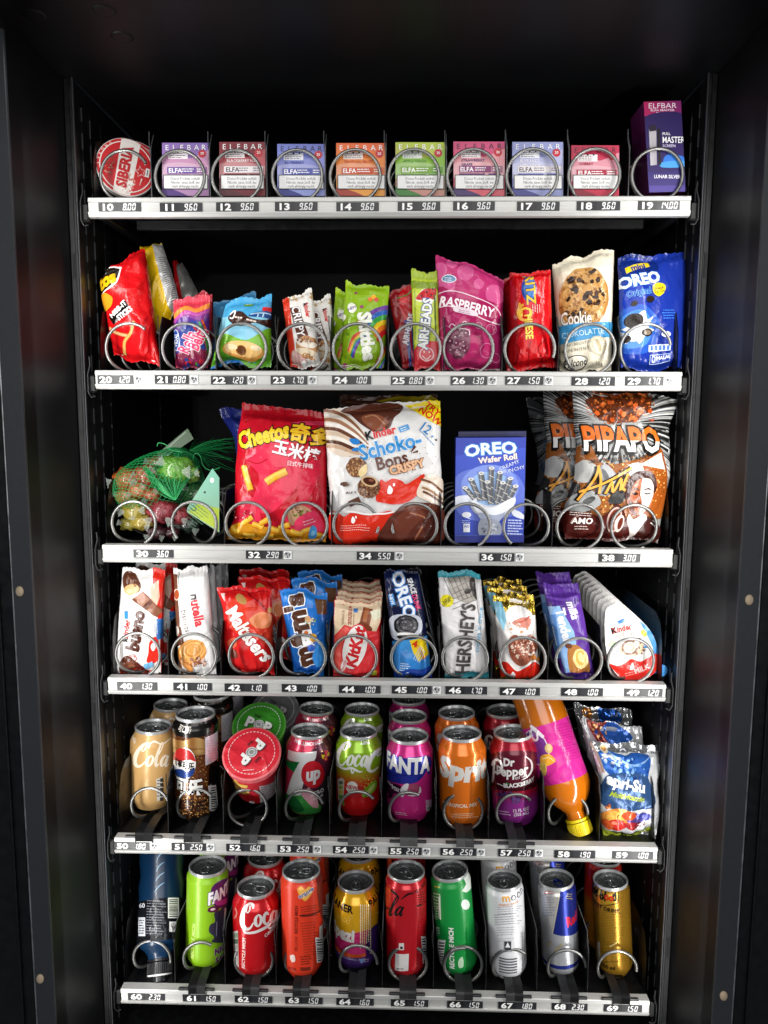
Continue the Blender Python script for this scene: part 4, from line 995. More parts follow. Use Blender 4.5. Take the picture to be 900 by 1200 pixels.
bag('sweet_bag', 'large magenta sweet bag reading RASPBERRY, above price 26', 'sweet bag', [(510.5, 302), (590.5, 325), (587, 434), (518, 434)], .036, .050, .036, lambda u, v: mix('#b02060', '#c03272', v), a26, seed=10, wr=.0026, seal=(.03, .03), group=GS, back='#b02060', wf=22)
def a27(S):
    S.B([(590, 326), (603, 322), (606, 428), (590, 432)], '#a30d14'); S.E(619, 340, 9, 15, '#24408e', 0); S.E(620, 340, 7.4, 13, '#4a78c0', 0); S.T('RITZ', 621, 340, 11, '#f5c62a', -86, .03, sx=1.12, ol=.05, olc='#20367c')
    S.E(609, 364, 2.4, 9, '#e8a23a', 8); S.ring(614, 367, 8, 9, 3, '#e9a83c', a0=100, a1=330); S.T('C', 615, 366, 15, '#f2c640', -88, .05, sx=.7)
    S.T('HEESE', 619, 384, 8.6, '#f2dc50', -86, .05, sx=.88); S.lines(632, 358, 12, 4, 2.8, '#f0c8c4', -88, .9)
    S.K([(600, 400), (608, 408), (604, 424)], 1, '#8f0a10'); S.K([(640, 398), (630, 410), (640, 428)], 1, '#8f0a10'); S.K([(622, 400), (618, 412), (622, 430)], .9, '#900b11')
bag('cracker_roll', 'red cheese cracker roll with yellow upright lettering, above price 27', 'cracker pack', [(597, 322), (645.5, 317), (650.5, 431), (593, 433)], .036, .040, .044, '#cf1119', a27, p=2.0, pv=5, seed=11, seal=(.06, .05), wr=.0014, pleat=.002, group=GS, back='#cf1119', bulge=-.03)
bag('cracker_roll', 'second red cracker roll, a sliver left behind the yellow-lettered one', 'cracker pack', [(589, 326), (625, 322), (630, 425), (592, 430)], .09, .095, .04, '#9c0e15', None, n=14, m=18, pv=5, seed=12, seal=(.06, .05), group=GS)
def a28(S):
    S.B([(644, 318), (654, 308), (662, 330), (664, 440), (650, 440)], '#d9cfb6')
    S.E(686, 352, 29, 37, '#b07c40', -12, k=40, wob=.02); S.E(685, 350, 27.5, 35, '#c2914e', -12, k=40, wob=.02)
    S.D(685, 350, 27, 34, 420, .7, 2.6, ['#d0a362', '#a8743a', '#cd9c5a', '#b98848', '#dcb478', '#94622e'], -12, seed=21)
    S.D(684, 350, 24, 31, 30, 1.8, 4.2, ['#3a2216', '#4a2c1c', '#2c1a12'], -12, seed=5, k=5)
    for x, y, r, t in ((697, 321, 5, 30), (689, 349, 6, 60), (676, 341, 5, 10), (668, 352, 4, 50), (671, 331, 5, -20), (700, 350, 4, 0), (683, 366, 4.4, 80)): S.E(x, y, r, r*.55, '#2d1b13', t, k=7, wob=.25)
    S.T('Cookie', 677, 374.5, 15.5, '#f6f1e6', 3, .03, sx=.54, ol=.05, olc='#6b4a2a')
    S.P_([(650, 384), (725, 377), (725, 394), (650, 405)], '#3f93c8'); S.T('CIOKOLATTE', 685, 391.5, 6.6, '#cfe6f4', 7, .0, sx=.85)
    S.E(702, 406, 10.5, 10.5, '#e9dfc8'); S.ring(702, 406, 9.6, 9.6, .8, '#c8bc9c'); S.ring(702, 406, 6.5, 6.5, .7, '#c8bc9c'); S.B([(699, 400), (703, 401), (706, 408), (704, 412), (701, 406)], '#b8aa86')
    S.T('MAXI BISCOTTO', 679, 404, 3.2, '#7a7466', 6, .02, sx=.95, res=1); S.T('MADE IN ITALY', 677, 410.5, 3.2, '#7a7466', 6, .02, res=1)
    S.E(677, 424, 14, 7.4, '#15181c', 6); S.E(677, 424, 13, 6.4, '#f1ead8', 6); S.T('Falcone', 677, 424, 6.6, '#15181c', 6, .03, sh=.25, sx=.9); S.T('50 g', 704, 425, 3.4, '#8a8474', 4)
bag('cookie_pack', 'cream cookie pack with a big chocolate-chip cookie picture, above price 28', 'cookie pack', [(647, 307), (719.5, 293), (716, 434), (656, 434)], (.046, .034), (.06, .05), .034, '#ece4cd', a28, seed=13, wr=.0024, seal=(.02, .04), pleat=.0008, group=GS, back='#ece4cd', wf=22)
def cookie(S, x, y, rx, ry, rot=0):
    S.E(x, y, rx, ry, '#17120f', rot, k=22); S.E(x-.2, y-.3, rx*.86, ry*.86, '#30241c', rot, k=22); S.ring(x, y, rx*.6, ry*.6, rx*.10, '#120d0b', rot, k=18); S.E(x, y, rx*.35, ry*.35, '#1d1612', rot, k=14)
def a29(S):
    S.B([(720, 300), (760, 297), (770, 318), (728, 330)], '#0f2670'); S.B([(724, 372), (748, 358), (770, 378), (762, 410), (730, 414)], '#2a58b8'); S.B([(728, 376), (748, 364), (762, 380), (756, 404), (732, 408)], '#4a86d4')
    S.P_([(733, 314), (761, 306), (762, 312), (734, 321)], '#e3c51e'); S.T('mini', 748, 313.2, 6.5, '#1d2f86', 12, .07, sx=1.1)
    S.T('OREO', 748, 328.5, 13, '#f4f6fa', 10, .06, sx=.92, ol=.06, olc='#3f86d8'); S.T('Original', 747, 343.5, 7, '#1d3fa0', 10, .03, sx=.84, ol=.06, olc='#7fc0f0')
    S.B([(763, 336), (770, 333), (777, 336), (776, 344), (769, 349), (763, 344)], '#f1d413'); S.T('Snack', 770, 338.8, 3.4, '#4a2c1c', 10, .04); S.T('To Go', 770, 343, 3.4, '#4a2c1c', 10, .04)
    S.B([(734, 384), (744, 372), (752, 366), (756, 376), (763, 372), (757, 384), (764, 388), (754, 394), (748, 404), (742, 398), (733, 404), (737, 392), (730, 386)], '#f2f6fa')
    S.B([(728, 388), (742, 396), (756, 388), (748, 400), (734, 400)], '#dfe8f4'); cookie(S, 742, 377, 10, 8.6, 20); cookie(S, 759, 352.5, 5, 4, 20); cookie(S, 742, 357, 3.6, 3, 30); cookie(S, 756, 391, 6, 4.6, 10); cookie(S, 734, 398, 5, 4.6, 0); S.E(756, 391, 4, 3, '#8a7a6c', 10)
    S.lines(772, 365, 17, 4, 3, '#3f7ae0', 2, 1.1, 4, al='c'); S.E(778, 393, 5.6, 3.4, '#eef2fa'); S.P_([(780, 395), (784, 399), (777, 396)], '#eef2fa'); S.lines(774, 392, 8, 1, 2, '#2a3f90')
    S.rr(771, 408.5, 26, 7.5, '#dfe8f6', 2); [S.rr(762+k*4.7, 408.5, 3.2, 5.4, '#4f78c8', 2) for k in range(5)]
    S.rr(772, 420, 24, 9, '#b8c8ea', 1); S.rr(772, 420, 22.6, 7.8, '#1a3796', 1); S.T('HALAL', 776, 419, 3.8, '#dfe8f6', 1, .04); S.ring(764.5, 420, 2, 3, .7, '#dfe8f6', k=14)
    S.lines(729, 410, 8, 2, 4, '#3f62c0', 0, 1)
bag('cookie_pack', 'deep blue mini sandwich-cookie bag at the right end of the second shelf', 'cookie pack', [(724, 300), (806, 297.5), (799, 434), (728, 432)], (.034, .04), (.046, .055), .028, lambda u, v: mix('#1735a0', '#1a2f8e', u), a29, seed=14, wr=.0022, seal=(.03, .05), group=GS, back='#1a3494', wf=22)
# ================================================================== row 3: big bags
GL = 'large bags and boxes on the third shelf'
def net_bag():
    c = at(190, 565, .075); t = thing('net_bag', 'green net bag of wrapped fruit jellies with a green tag card, above price 30', 'net bag', at(195, 630, .05), GL)
    rnd = random.Random(5)
    sw = [(148, 562, .060, .020, '#b85c2a', .75), (172, 558, .055, .020, '#a8503a', .75), (163, 575, .045, .015, '#c07048', .7), (206, 551, .048, .024, '#5f9a34', .8), (222, 556, .055, .016, '#7aa848', .7),
          (190, 600, .042, .022, '#8e2c38', .72), (208, 604, .048, .018, '#9a3a40', .7), (158, 598, .038, .017, '#9a8a30', .9), (166, 612, .036, .015, '#a89440', .7), (152, 614, .045, .013, '#8a8238', .7),
          (184, 624, .036, .014, '#3c1e24', .65), (200, 624, .042, .013, '#4a2028', .6), (222, 614, .06, .018, '#28342c', .8), (230, 580, .08, .020, '#4a7040', .8), (146, 582, .05, .014, '#b06a3a', .7), (178, 580, .04, .013, '#b4583c', .6), (184, 543, .07, .014, '#8a6a4a', .7)]
    for k, (x, y, Y, r, col, e) in enumerate(sw):
        b = MB(); b.sphere(at(x, y, Y), r, r*.8, r*e, 10, lin(col), 0, .45, k); b.build('fruit_jelly', ['jelly'], t)
        p = at(x, y, Y)+Vector((0, -r*.6, 0))
        for sg in (-1, 1):
            b = MB(); a = rnd.uniform(-.9, .9)+(PI if sg < 0 else 0); dr = Vector((math.cos(a), -.25, math.sin(a)*.8)); tip = p+dr*r*1.05; sd = Vector((-dr.z, 0, dr.x))
            for q in range(6):
                f0, f1 = (q-3)/3, (q-2)/3; z0, z1 = (.0012 if q % 2 else -.0012), (-.0012 if q % 2 else .0012)
                w = [p+dr*r*.55+sd*f0*.002, p+dr*r*.55+sd*f1*.002, tip+sd*f1*r*.36+Vector((0, z1, 0)), tip+sd*f0*r*.36+Vector((0, z0, 0))]
                n = (w[1]-w[0]).cross(w[2]-w[0]); b.face(w if n.y < 0 else w[::-1], lin('#c4ccc4'))
            b.build('twist_wrap', ['wrap'], t)
    # net strands over the heap
    ax = (RT*.82+Vector((0, 0, .35))+Vector((0, .35, 0))).normalized(); s1 = ax.cross(Vector((0, -1, .3))).normalized(); s2 = ax.cross(s1).normalized()
    b = MB(); cc = at(186, 568, .072)
    def onnet(th, ph):
        w = math.sin(th)**.7; return cc+ax*(-.062*math.cos(th))+(s1*.044*math.cos(ph)+s2*.046*math.sin(ph))*w
    for fam in (1, -1):
        for k in range(34):
            pts = [onnet(.25+2.6*i/26, 2*PI*k/34+fam*(i/26)*3.1) for i in range(27)]
            b.tube(pts, .00034, 4, caps=False)
    # fan of strands gathered in the knot at the front
    kn = at(206, 586, .030)
    for k in range(34):
        f = k/33; e = at(172+62*f, 548-16*math.sin(f*PI)+rnd.uniform(-3, 3), .045+.02*rnd.random()); m1 = kn.lerp(e, .45)+Vector((0, -.010, -.002+rnd.uniform(-.002, .004)))
        b.tube(smooth([tuple(kn), tuple(m1), tuple(e)], 5), .00045, 4, caps=False)
    for k in range(26):
        f = k/25; e = at(168+12*f+rnd.uniform(-3, 3), 545+26*f, .04); m1 = kn.lerp(e, .5)+Vector((0, -.006, rnd.uniform(-.004, .004)))
        b.tube(smooth([tuple(kn), tuple(m1), tuple(e)], 5), .0006, 4, caps=False)
    k2 = at(222, 528, .10)
    for k in range(60):
        e = at(rnd.uniform(228, 286), rnd.uniform(512, 556), .12+.05*rnd.random()); m1 = k2.lerp(e, .5)+Vector((0, 0, rnd.uniform(-.004, .008)))
        b.tube(smooth([tuple(k2), tuple(m1), tuple(e)], 4), .0004, 4, caps=False)
    for k in range(26):
        e = at(rnd.uniform(180, 214), rnd.uniform(530, 552), .07); b.tube(smooth([tuple(k2), tuple(k2.lerp(e, .5)+Vector((0, -.004, .006))), tuple(e)], 4), .0004, 4, caps=False)
    b.tube([at(x, y, .05) for x, y in smooth([(184, 523), (186, 519), (194, 521), (200, 527), (214, 530)], 4)], .0007, 5)
    b.tube([at(x, y, .06) for x, y in smooth([(226, 540), (228, 532), (234, 533), (238, 545), (246, 551), (258, 548)], 4)], .0006, 5)
    b.build('net', ['net'], t)
    def card(pts, Y, lean, c, art, nm='tag_card'):
        xs = [p[0] for p in pts]; ys = [p[1] for p in pts]; x0, x1, y0, y1 = min(xs), max(xs), min(ys), max(ys)
        BL, BR, TL = at(x0, y1, Y), at(x1, y1, Y), at(x0, y0, Y+lean); X, V = BR-BL, TL-BL; n = X.cross(V).normalized(); n = -n if n.y > 0 else n
        S = flat_surf(BL, X, V, n, lambda x, y: ((x-x0)/(x1-x0), (y1-y)/(y1-y0)), ['card']); S.off = 0; S.P_(pts, c); S.off = .0001; art(S)
        w3 = [BL+X*((x-x0)/(x1-x0))+V*((y1-y)/(y1-y0)) for x, y in pts]; S.mb[0].face([p-n*.0005 for p in w3][::-1], lin('#a8c0a0')); S.mb[0].build(nm, S.mats, t)
    def ac(S):
        S.P_([(221, 600), (232, 590), (257, 596), (256, 622)], lambda u, v: mix('#a8b82a', '#8fae3a', v)); S.E(248.5, 563, 2.6, 3.2, '#cfd8d4'); S.lines(226, 588, 26, 8, 3.4, '#2f5a40', -38, .8, 5); S.T('U', 227, 596, 6, '#2c6a48', 50, .08); S.E(240, 577, 1.3, 1.3, '#1c2a22')
    card([(249, 549), (257, 560), (257, 624), (219, 600), (219, 596)], .026, .012, lambda u, v: mix('#87a88c', '#6fb09a', v), ac)
    card([(220, 502), (227, 514), (196, 536), (184, 532)], .09, .01, '#3f5a3c', lambda S: S.K([(190, 531), (218, 506)], .8, '#9ab09a'))
    card([(196, 533), (215, 536), (208, 546), (194, 542)], .055, .01, '#8cc4c4', lambda S: S.lines(198, 536, 12, 2, 3, '#2f6a70', -10))
    return t
net_bag()
def yel(S, pts, w=9, r=3):
    S.K(pts, w, '#c87a12'); S.K([(x-.5, y-.6) for x, y in pts], w*.82, '#eeb02c'); S.K([(x-w*.16, y-w*.16) for x, y in pts], w*.34, '#f7cd58')
def a32(S):
    S.B([(284, 472), (330, 478), (384, 486), (384, 505), (340, 497), (300, 492), (284, 496)], '#a80d1c'); S.B([(286, 540), (298, 526), (322, 512), (342, 512), (341, 528), (352, 548), (346, 572), (330, 590), (308, 604), (290, 592), (302, 560)], '#e2304f')
    S.B([(276, 588), (290, 584), (300, 606), (296, 626), (272, 626)], '#e2304f'); S.B([(348, 560), (366, 540), (376, 548), (364, 580), (350, 590)], '#d22440'); S.B([(366, 584), (372, 566), (386, 590), (384, 620), (366, 606)], '#c01a2e')
    S.B([(330, 612), (344, 590), (360, 590), (380, 622), (352, 628)], '#e2304f'); S.K([(288, 541), (300, 545), (312, 540)], 1.2, '#b81024'); S.P_([(340, 497), (386, 494), (386, 499), (344, 502)], '#d83a5a')
    S.T('Cheetos', 308, 511, 18.5, '#f4cd2e', 13, .08, sh=.12, sx=.68, ol=.07, olc='#21130a'); S.T('奇多', 363, 512.5, 16, '#f0c32a', -10, .05, sx=1.05, ol=.10, olc='#2a1a10')
    S.T('玉米棒', 346, 531, 13, '#ffffff', -14, .04, sx=1.0, drop=(.8, 1, '#a01626')); S.T('日式牛排味', 351, 546.5, 4.4, '#f8dfe2', -8, .02, sx=1.0)
    yel(S, [(284, 548), (286, 560), (290, 576)], 8); yel(S, [(310, 567), (322, 560), (335, 554)], 9)
    S.B([(334, 604), (342, 596), (354, 594), (366, 604), (352, 614), (338, 616)], '#c89a78'); S.D(350, 603, 13, 6, 40, .8, 2.2, ['#8a5a44', '#d8b090', '#6f8a3a', '#b07858', '#7a3a30'], -20, seed=4)
    S.B([(344, 610), (368, 600), (376, 622), (346, 624)], '#ee3f66'); S.lines(352, 612, 18, 2, 3.4, '#f8c0cc', 16, 1)
    S.B([(262, 626), (272, 614), (300, 618), (340, 622), (384, 630), (384, 640), (262, 640)], '#d89420')
    rr = random.Random(8)
    for x, y, a in ((272, 622, 30), (284, 612, -35), (298, 618, 15), (306, 612, -28), (318, 622, 20), (330, 618, -20), (346, 624, 10), (358, 622, -15), (370, 628, 15), (290, 628, 5), (312, 630, -8), (340, 631, 4)):
        d = (7*math.cos(math.radians(a)), 7*math.sin(math.radians(a))); yel(S, [(x-d[0], y-d[1]), (x+rr.uniform(-1, 1), y+rr.uniform(-1, 1)), (x+d[0], y+d[1])], 6.4)
    S.B([(360, 620), (364, 616), (368, 620), (368, 630), (360, 631)], '#4aa0e0'); S.E(364, 625, 2.6, 3, '#8cc8f0'); S.D(278, 604, 12, 6, 14, .8, 2, ['#7a3a18', '#a01626', '#e8a0a8'], seed=3)
bag('snack_bag', 'big red corn-snack bag with yellow lettering and white Chinese characters, above price 32', 'snack bag', [(284, 471), (384, 485), (382, 634), (263, 631)], (.036, .04), (.055, .06), .050, '#c21427', a32, seed=20, wr=.0034, seal=(.03, .075), sealcol='#b00f1e', group=GL, back='#b8b8b8', wf=18, n=36, m=50, outl=[(0, 0, 0), (.15, .07, .0), (.55, .02, 0), (.8, 0, 0), (1, 0, 0)])
def a32b(S): S.T('C', 281, 516, 22, '#d8ae22', 14, .12, ol=.06, olc='#21130a')
bag('snack_bag', 'dark blue snack bag behind the big red corn-snack bag, only its left top corner showing', 'snack bag', [(256, 478), (340, 480), (350, 610), (280, 620)], .095, .11, .04, '#1b2468', a32b, seed=21, wr=.003, seal=(.03, .08), group=GL, outl=[(0, 0, 0), (.7, .16, 0), (1, 0, 0)])
def a34(S):
    S.B([(376, 478), (392, 476), (420, 500), (432, 520), (420, 534), (398, 536), (380, 520)], '#e3d2c0')
    for k, c in enumerate(('#8a5a40', '#f4ebe0', '#a8785a', '#f7f1ea', '#6a4030', '#d8c0a8', '#f4ece2', '#5a3424', '#c8a488')):
        S.K([(376, 482+k*5.2), (396, 485+k*5), (416, 500+k*4), (432, 518+k*2.2)], [3.4, 4, 3.6, 1.5], c)
    S.B([(398, 482), (420, 476), (468, 474), (470, 484), (462, 492), (456, 504), (440, 508), (424, 500), (410, 488)], '#5a2f22'); S.B([(424, 492), (440, 488), (456, 496), (446, 506), (434, 504)], '#8a5038'); S.K([(428, 492), (440, 490), (452, 500)], 1.6, '#b88060'); S.K([(404, 481), (430, 484), (466, 478)], 1.4, '#7a4634')
    S.P_([(474, 475), (516, 465), (520, 500), (508, 497)], '#efd818'); S.T('TRY', 507.5, 479, 8, '#d8261c', -38, .05, sx=.95); S.T('NOW', 504.5, 488, 8.4, '#d8261c', -36, .05, sx=.95)
    S.T('12', 499.5, 503, 11, '#2f86c8', -38, .02, sx=.9); S.T('x', 507, 512, 4, '#2f86c8', -38, .04); S.E(511, 516.5, 1.2, 1.2, '#3a3a3a'); S.K([(491, 505), (509, 523)], .7, '#2f86c8')
    S.T('inder', 451, 507.5, 9.4, '#d8231c', 14, .05, sx=.95); S.T('K', 433.5, 512, 9.6, '#1a1a1a', 14, .06); S.rr(473.5, 503.5, 12, 6.4, '#3f90cc', 22); S.lines(469, 504, 9, 2, 2.4, '#dcecf6', 22, .9)
    S.T('Schoko-', 457, 523.5, 17.5, '#2b8fd4', 14.5, .05, sx=.90, ol=.04, olc='#e8f2fa'); S.T('Bons', 459.5, 540.5, 15, '#5e3020', 14, .04, sx=.90); S.K([(482, 531), (487, 524)], [1, 3.4], '#5e3020'); S.K([(484, 532), (490, 530)], [1, 3], '#5e3020')
    S.B([(410, 516), (420, 517), (422, 522), (414, 522)], '#2b7fcc'); S.B([(413, 528), (420, 526), (420, 530), (414, 530)], '#2b7fcc')
    S.T('CRISPY', 477, 548, 9.6, '#e8b48a', 14, .08, sx=.95, ol=.08, olc='#6a3420')
    rr = random.Random(3)
    for k in range(26): S.E(rr.uniform(404, 514), rr.uniform(528, 560) if rr.random() < .6 else rr.uniform(524, 545), .7, .5, '#6a4634', k=7)
    S.E(419, 549, 12, 11.4, '#7a5038', 0, wob=.05); S.D(419, 549, 11, 10.4, 90, .7, 1.7, ['#a87850', '#5a3422', '#8a6040', '#c09468'], seed=6); S.B([(422, 553), (430, 546), (431, 555), (424, 560)], '#f0d8a0')
    S.B([(400, 567), (407, 566), (410, 570), (403, 571)], '#5a4034'); S.D(405, 569, 5, 2, 8, .6, 1.4, ['#3a281e', '#8a705c'], seed=2)
    S.B([(441, 586), (446, 564), (452, 566), (460, 562), (470, 564), (476, 568), (486, 562), (496, 557), (495, 568), (488, 582), (476, 590), (462, 592), (448, 590)], '#e0321e'); S.B([(454, 578), (456, 570), (460, 574), (459, 579), (456, 580)], '#ffffff'); S.E(461.6, 569, 1.3, 2, '#ffffff', -10)
    S.B([(488, 580), (496, 560), (508, 558), (517, 566), (516, 594), (500, 588)], '#e8d8c6')
    for k, c in enumerate(('#7a5038', '#f4ece2', '#a07858', '#6a4030', '#f4ece2')): S.K([(492+k, 562+k*5), (505, 567+k*5), (517, 578+k*4.6)], 2.6, c)
    S.E(433, 572, 13.4, 12.4, '#6a4430', 0, wob=.04); S.D(433, 573, 12.6, 11.4, 100, .7, 1.7, ['#9a7050', '#4a2c1c', '#845c40', '#b08660'], seed=7); S.E(434, 565, 10, 6, '#d8b488', -14); S.E(434, 564.6, 7.4, 4.4, '#4a2418', -14); S.E(436, 563.6, 3, 1.6, '#8a5440', -14)
    S.T('MILK &', 412.5, 578, 2.8, '#5a4034', 6, .02, res=1); S.rr(416.5, 589, 14, 7, '#5e3a2a', 26)
    S.B([(388, 604), (396, 601), (404, 606), (412, 602), (424, 604), (436, 606), (446, 602), (462, 602), (470, 640), (384, 640)], '#dc301c'); S.K([(388, 603), (412, 600.5), (436, 604.5), (462, 600.5)], 2, '#f2f0ee'); S.B([(412, 612), (414, 606), (417, 610), (415, 614)], '#ffffff'); S.E(418, 607, 1, 1.6, '#fff'  '000' if 0 else '#ffffff'); S.lines(400, 616, 40, 3, 2.6, '#f4b8b0', -1, .8)
    S.B([(446, 640), (452, 614), (462, 602), (474, 594), (494, 590), (516, 598), (520, 640)], '#5c2c20'); S.B([(466, 606), (484, 596), (496, 604), (482, 622), (470, 634), (462, 620)], '#6e382a'); S.K([(480, 602), (498, 610), (486, 634)], 1.6, '#a86a4c'); S.K([(474, 598), (490, 594), (508, 604)], 1.2, '#8a5040'); S.B([(496, 610), (512, 602), (516, 624), (500, 632)], '#4a2018')
bag('sweet_pouch', 'large white chocolate-ball pouch with a yellow TRY NOW corner, above price 34', 'sweet pouch', [(379.5, 481), (515, 467), (518, 634), (389, 633)], .034, .050, .050, '#e9e8e6', a34, seed=23, wr=.0026, pleat=.0006, seal=(.0, .05), group=GL, back='#e9e8e6', wf=18, n=36, m=50, pv=3.2)
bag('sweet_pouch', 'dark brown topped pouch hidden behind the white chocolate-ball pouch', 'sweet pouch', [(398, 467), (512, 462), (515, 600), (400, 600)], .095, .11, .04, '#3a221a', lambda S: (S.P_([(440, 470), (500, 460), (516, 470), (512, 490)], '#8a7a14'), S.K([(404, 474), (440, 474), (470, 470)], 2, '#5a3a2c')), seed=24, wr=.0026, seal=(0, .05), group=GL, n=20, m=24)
def a36(S):
    S.P_([(530, 512), (620, 511), (619, 524), (531, 534)], '#2a3fae'); S.B([(533, 560), (560, 548), (600, 552), (616, 575), (612, 600), (560, 610), (534, 596)], '#5f74d4'); S.E(574, 570, 34, 26, '#7f96e4'); S.E(574, 572, 26, 20, '#9cc0f0')
    S.T('OREO', 575, 526.5, 13, '#f2f5fb', 4, .05, sx=1.20, ol=.07, olc='#4f9ae6', arc=1.5); S.T('Wafer Roll', 583, 536.8, 6.6, '#f4ece6', 7, .05, sx=1.08, ol=.02, olc='#d87a5a'); S.T('CREAMY', 596.5, 544.5, 4.2, '#dfe6f8', 22, .0, sx=1.1, res=1); S.T('MUNCHY', 601, 549.8, 4.2, '#dfe6f8', 14, .0, sx=1.1, res=1)
    S.B([(534, 582), (552, 580), (560, 586), (545, 590), (534, 594)], '#e8ecf6'); S.B([(600, 596), (612, 601), (615, 608), (602, 604)], '#e8ecf6'); S.B([(550, 584), (572, 592), (598, 586), (604, 580), (598, 600), (575, 606), (556, 600)], '#dfe4ee')
    for (x0, y0, x1, y1) in ((545, 571, 556, 584), (552, 561, 563, 586), (564, 554, 568, 586), (576, 548, 575, 584), (586, 553, 581, 588), (598, 560, 588, 588), (604, 569, 593, 590), (571, 564, 575, 590), (589, 565, 582, 590)):
        S.K([(x0, y0), ((x0+x1)/2, (y0+y1)/2), (x1, y1)], 6.2, '#5c5e64'); S.K([(x0-1.2, y0), ((x0+x1)/2-1.2, (y0+y1)/2), (x1-1.2, y1)], 1.8, '#8a8c90')
        for f in (.25, .6, .9): S.K([(x0+(x1-x0)*f-3, y0+(y1-y0)*f-1), (x0+(x1-x0)*f+3, y0+(y1-y0)*f+2)], .8, '#d8d4cc')
        S.E(x0, y0, 3.3, 1.9, '#e8e6e2'); S.E(x0, y0, 1.6, .8, '#8a8c90')
    S.B([(553, 586), (574, 594), (602, 582), (600, 594), (580, 603), (560, 600)], '#eef1f6'); S.B([(560, 600), (580, 603), (592, 600), (582, 612), (566, 610)], '#a8b0c8'); S.B([(563, 608), (584, 610), (586, 626), (562, 627)], '#9aa0b0'); S.D(574, 618, 10, 7, 30, .8, 2.4, ['#6a6e7a', '#c8ccd6', '#808694'], seed=3)
    S.E(546.5, 602.5, 5.4, 3.4, '#f0f3fa'); S.P_([(548, 605), (552, 608), (546, 606)], '#f0f3fa'); S.rr(546.5, 618, 7.6, 10, '#f0f3fa'); S.T('AO', 546.5, 616, 3, '#2a3fae', 0, .04); S.lines(541, 609, 12, 2, 2.2, '#a8b8ec'); S.lines(595, 608, 18, 6, 3.2, '#c8d2f2', -2, 1.4, 5)
    S.Rc(530, 626.5, 618, 640, '#1c2a86'); S.K([(533, 627), (615, 626)], .5, '#5a6cc8', k=0)
carton('wafer_box', 'blue cardboard wafer-roll box with a picture of rolls in a glass, above price 36', 'box', [(534.6, 513), (616, 512.6), (613.6, 635), (532.6, 635.4)], .034, .035, lambda u, v: mix('#2c46b4', '#3550c4', v), '#1a2670', a36, GL, top='#22318c')
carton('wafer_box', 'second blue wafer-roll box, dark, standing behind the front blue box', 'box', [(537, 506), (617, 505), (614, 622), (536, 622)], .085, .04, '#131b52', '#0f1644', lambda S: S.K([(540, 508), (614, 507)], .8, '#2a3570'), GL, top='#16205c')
def rays(S, cx, cy, r0, r1, a0, a1, n, c, seed):
    r = random.Random(seed); tr = []
    for k in range(n):
        a = math.radians(r.uniform(a0, a1)); w = r.uniform(.008, .03); d0, d1 = r0*r.uniform(.9, 1.3), r1*r.uniform(.6, 1)
        tr.append(((cx+d0*math.cos(a), cy-d0*math.sin(a)), (cx+d1*math.cos(a-w), cy-d1*math.sin(a-w)), (cx+d1*math.cos(a+w), cy-d1*math.sin(a+w))))
    S.lay(S.px(tr), c)
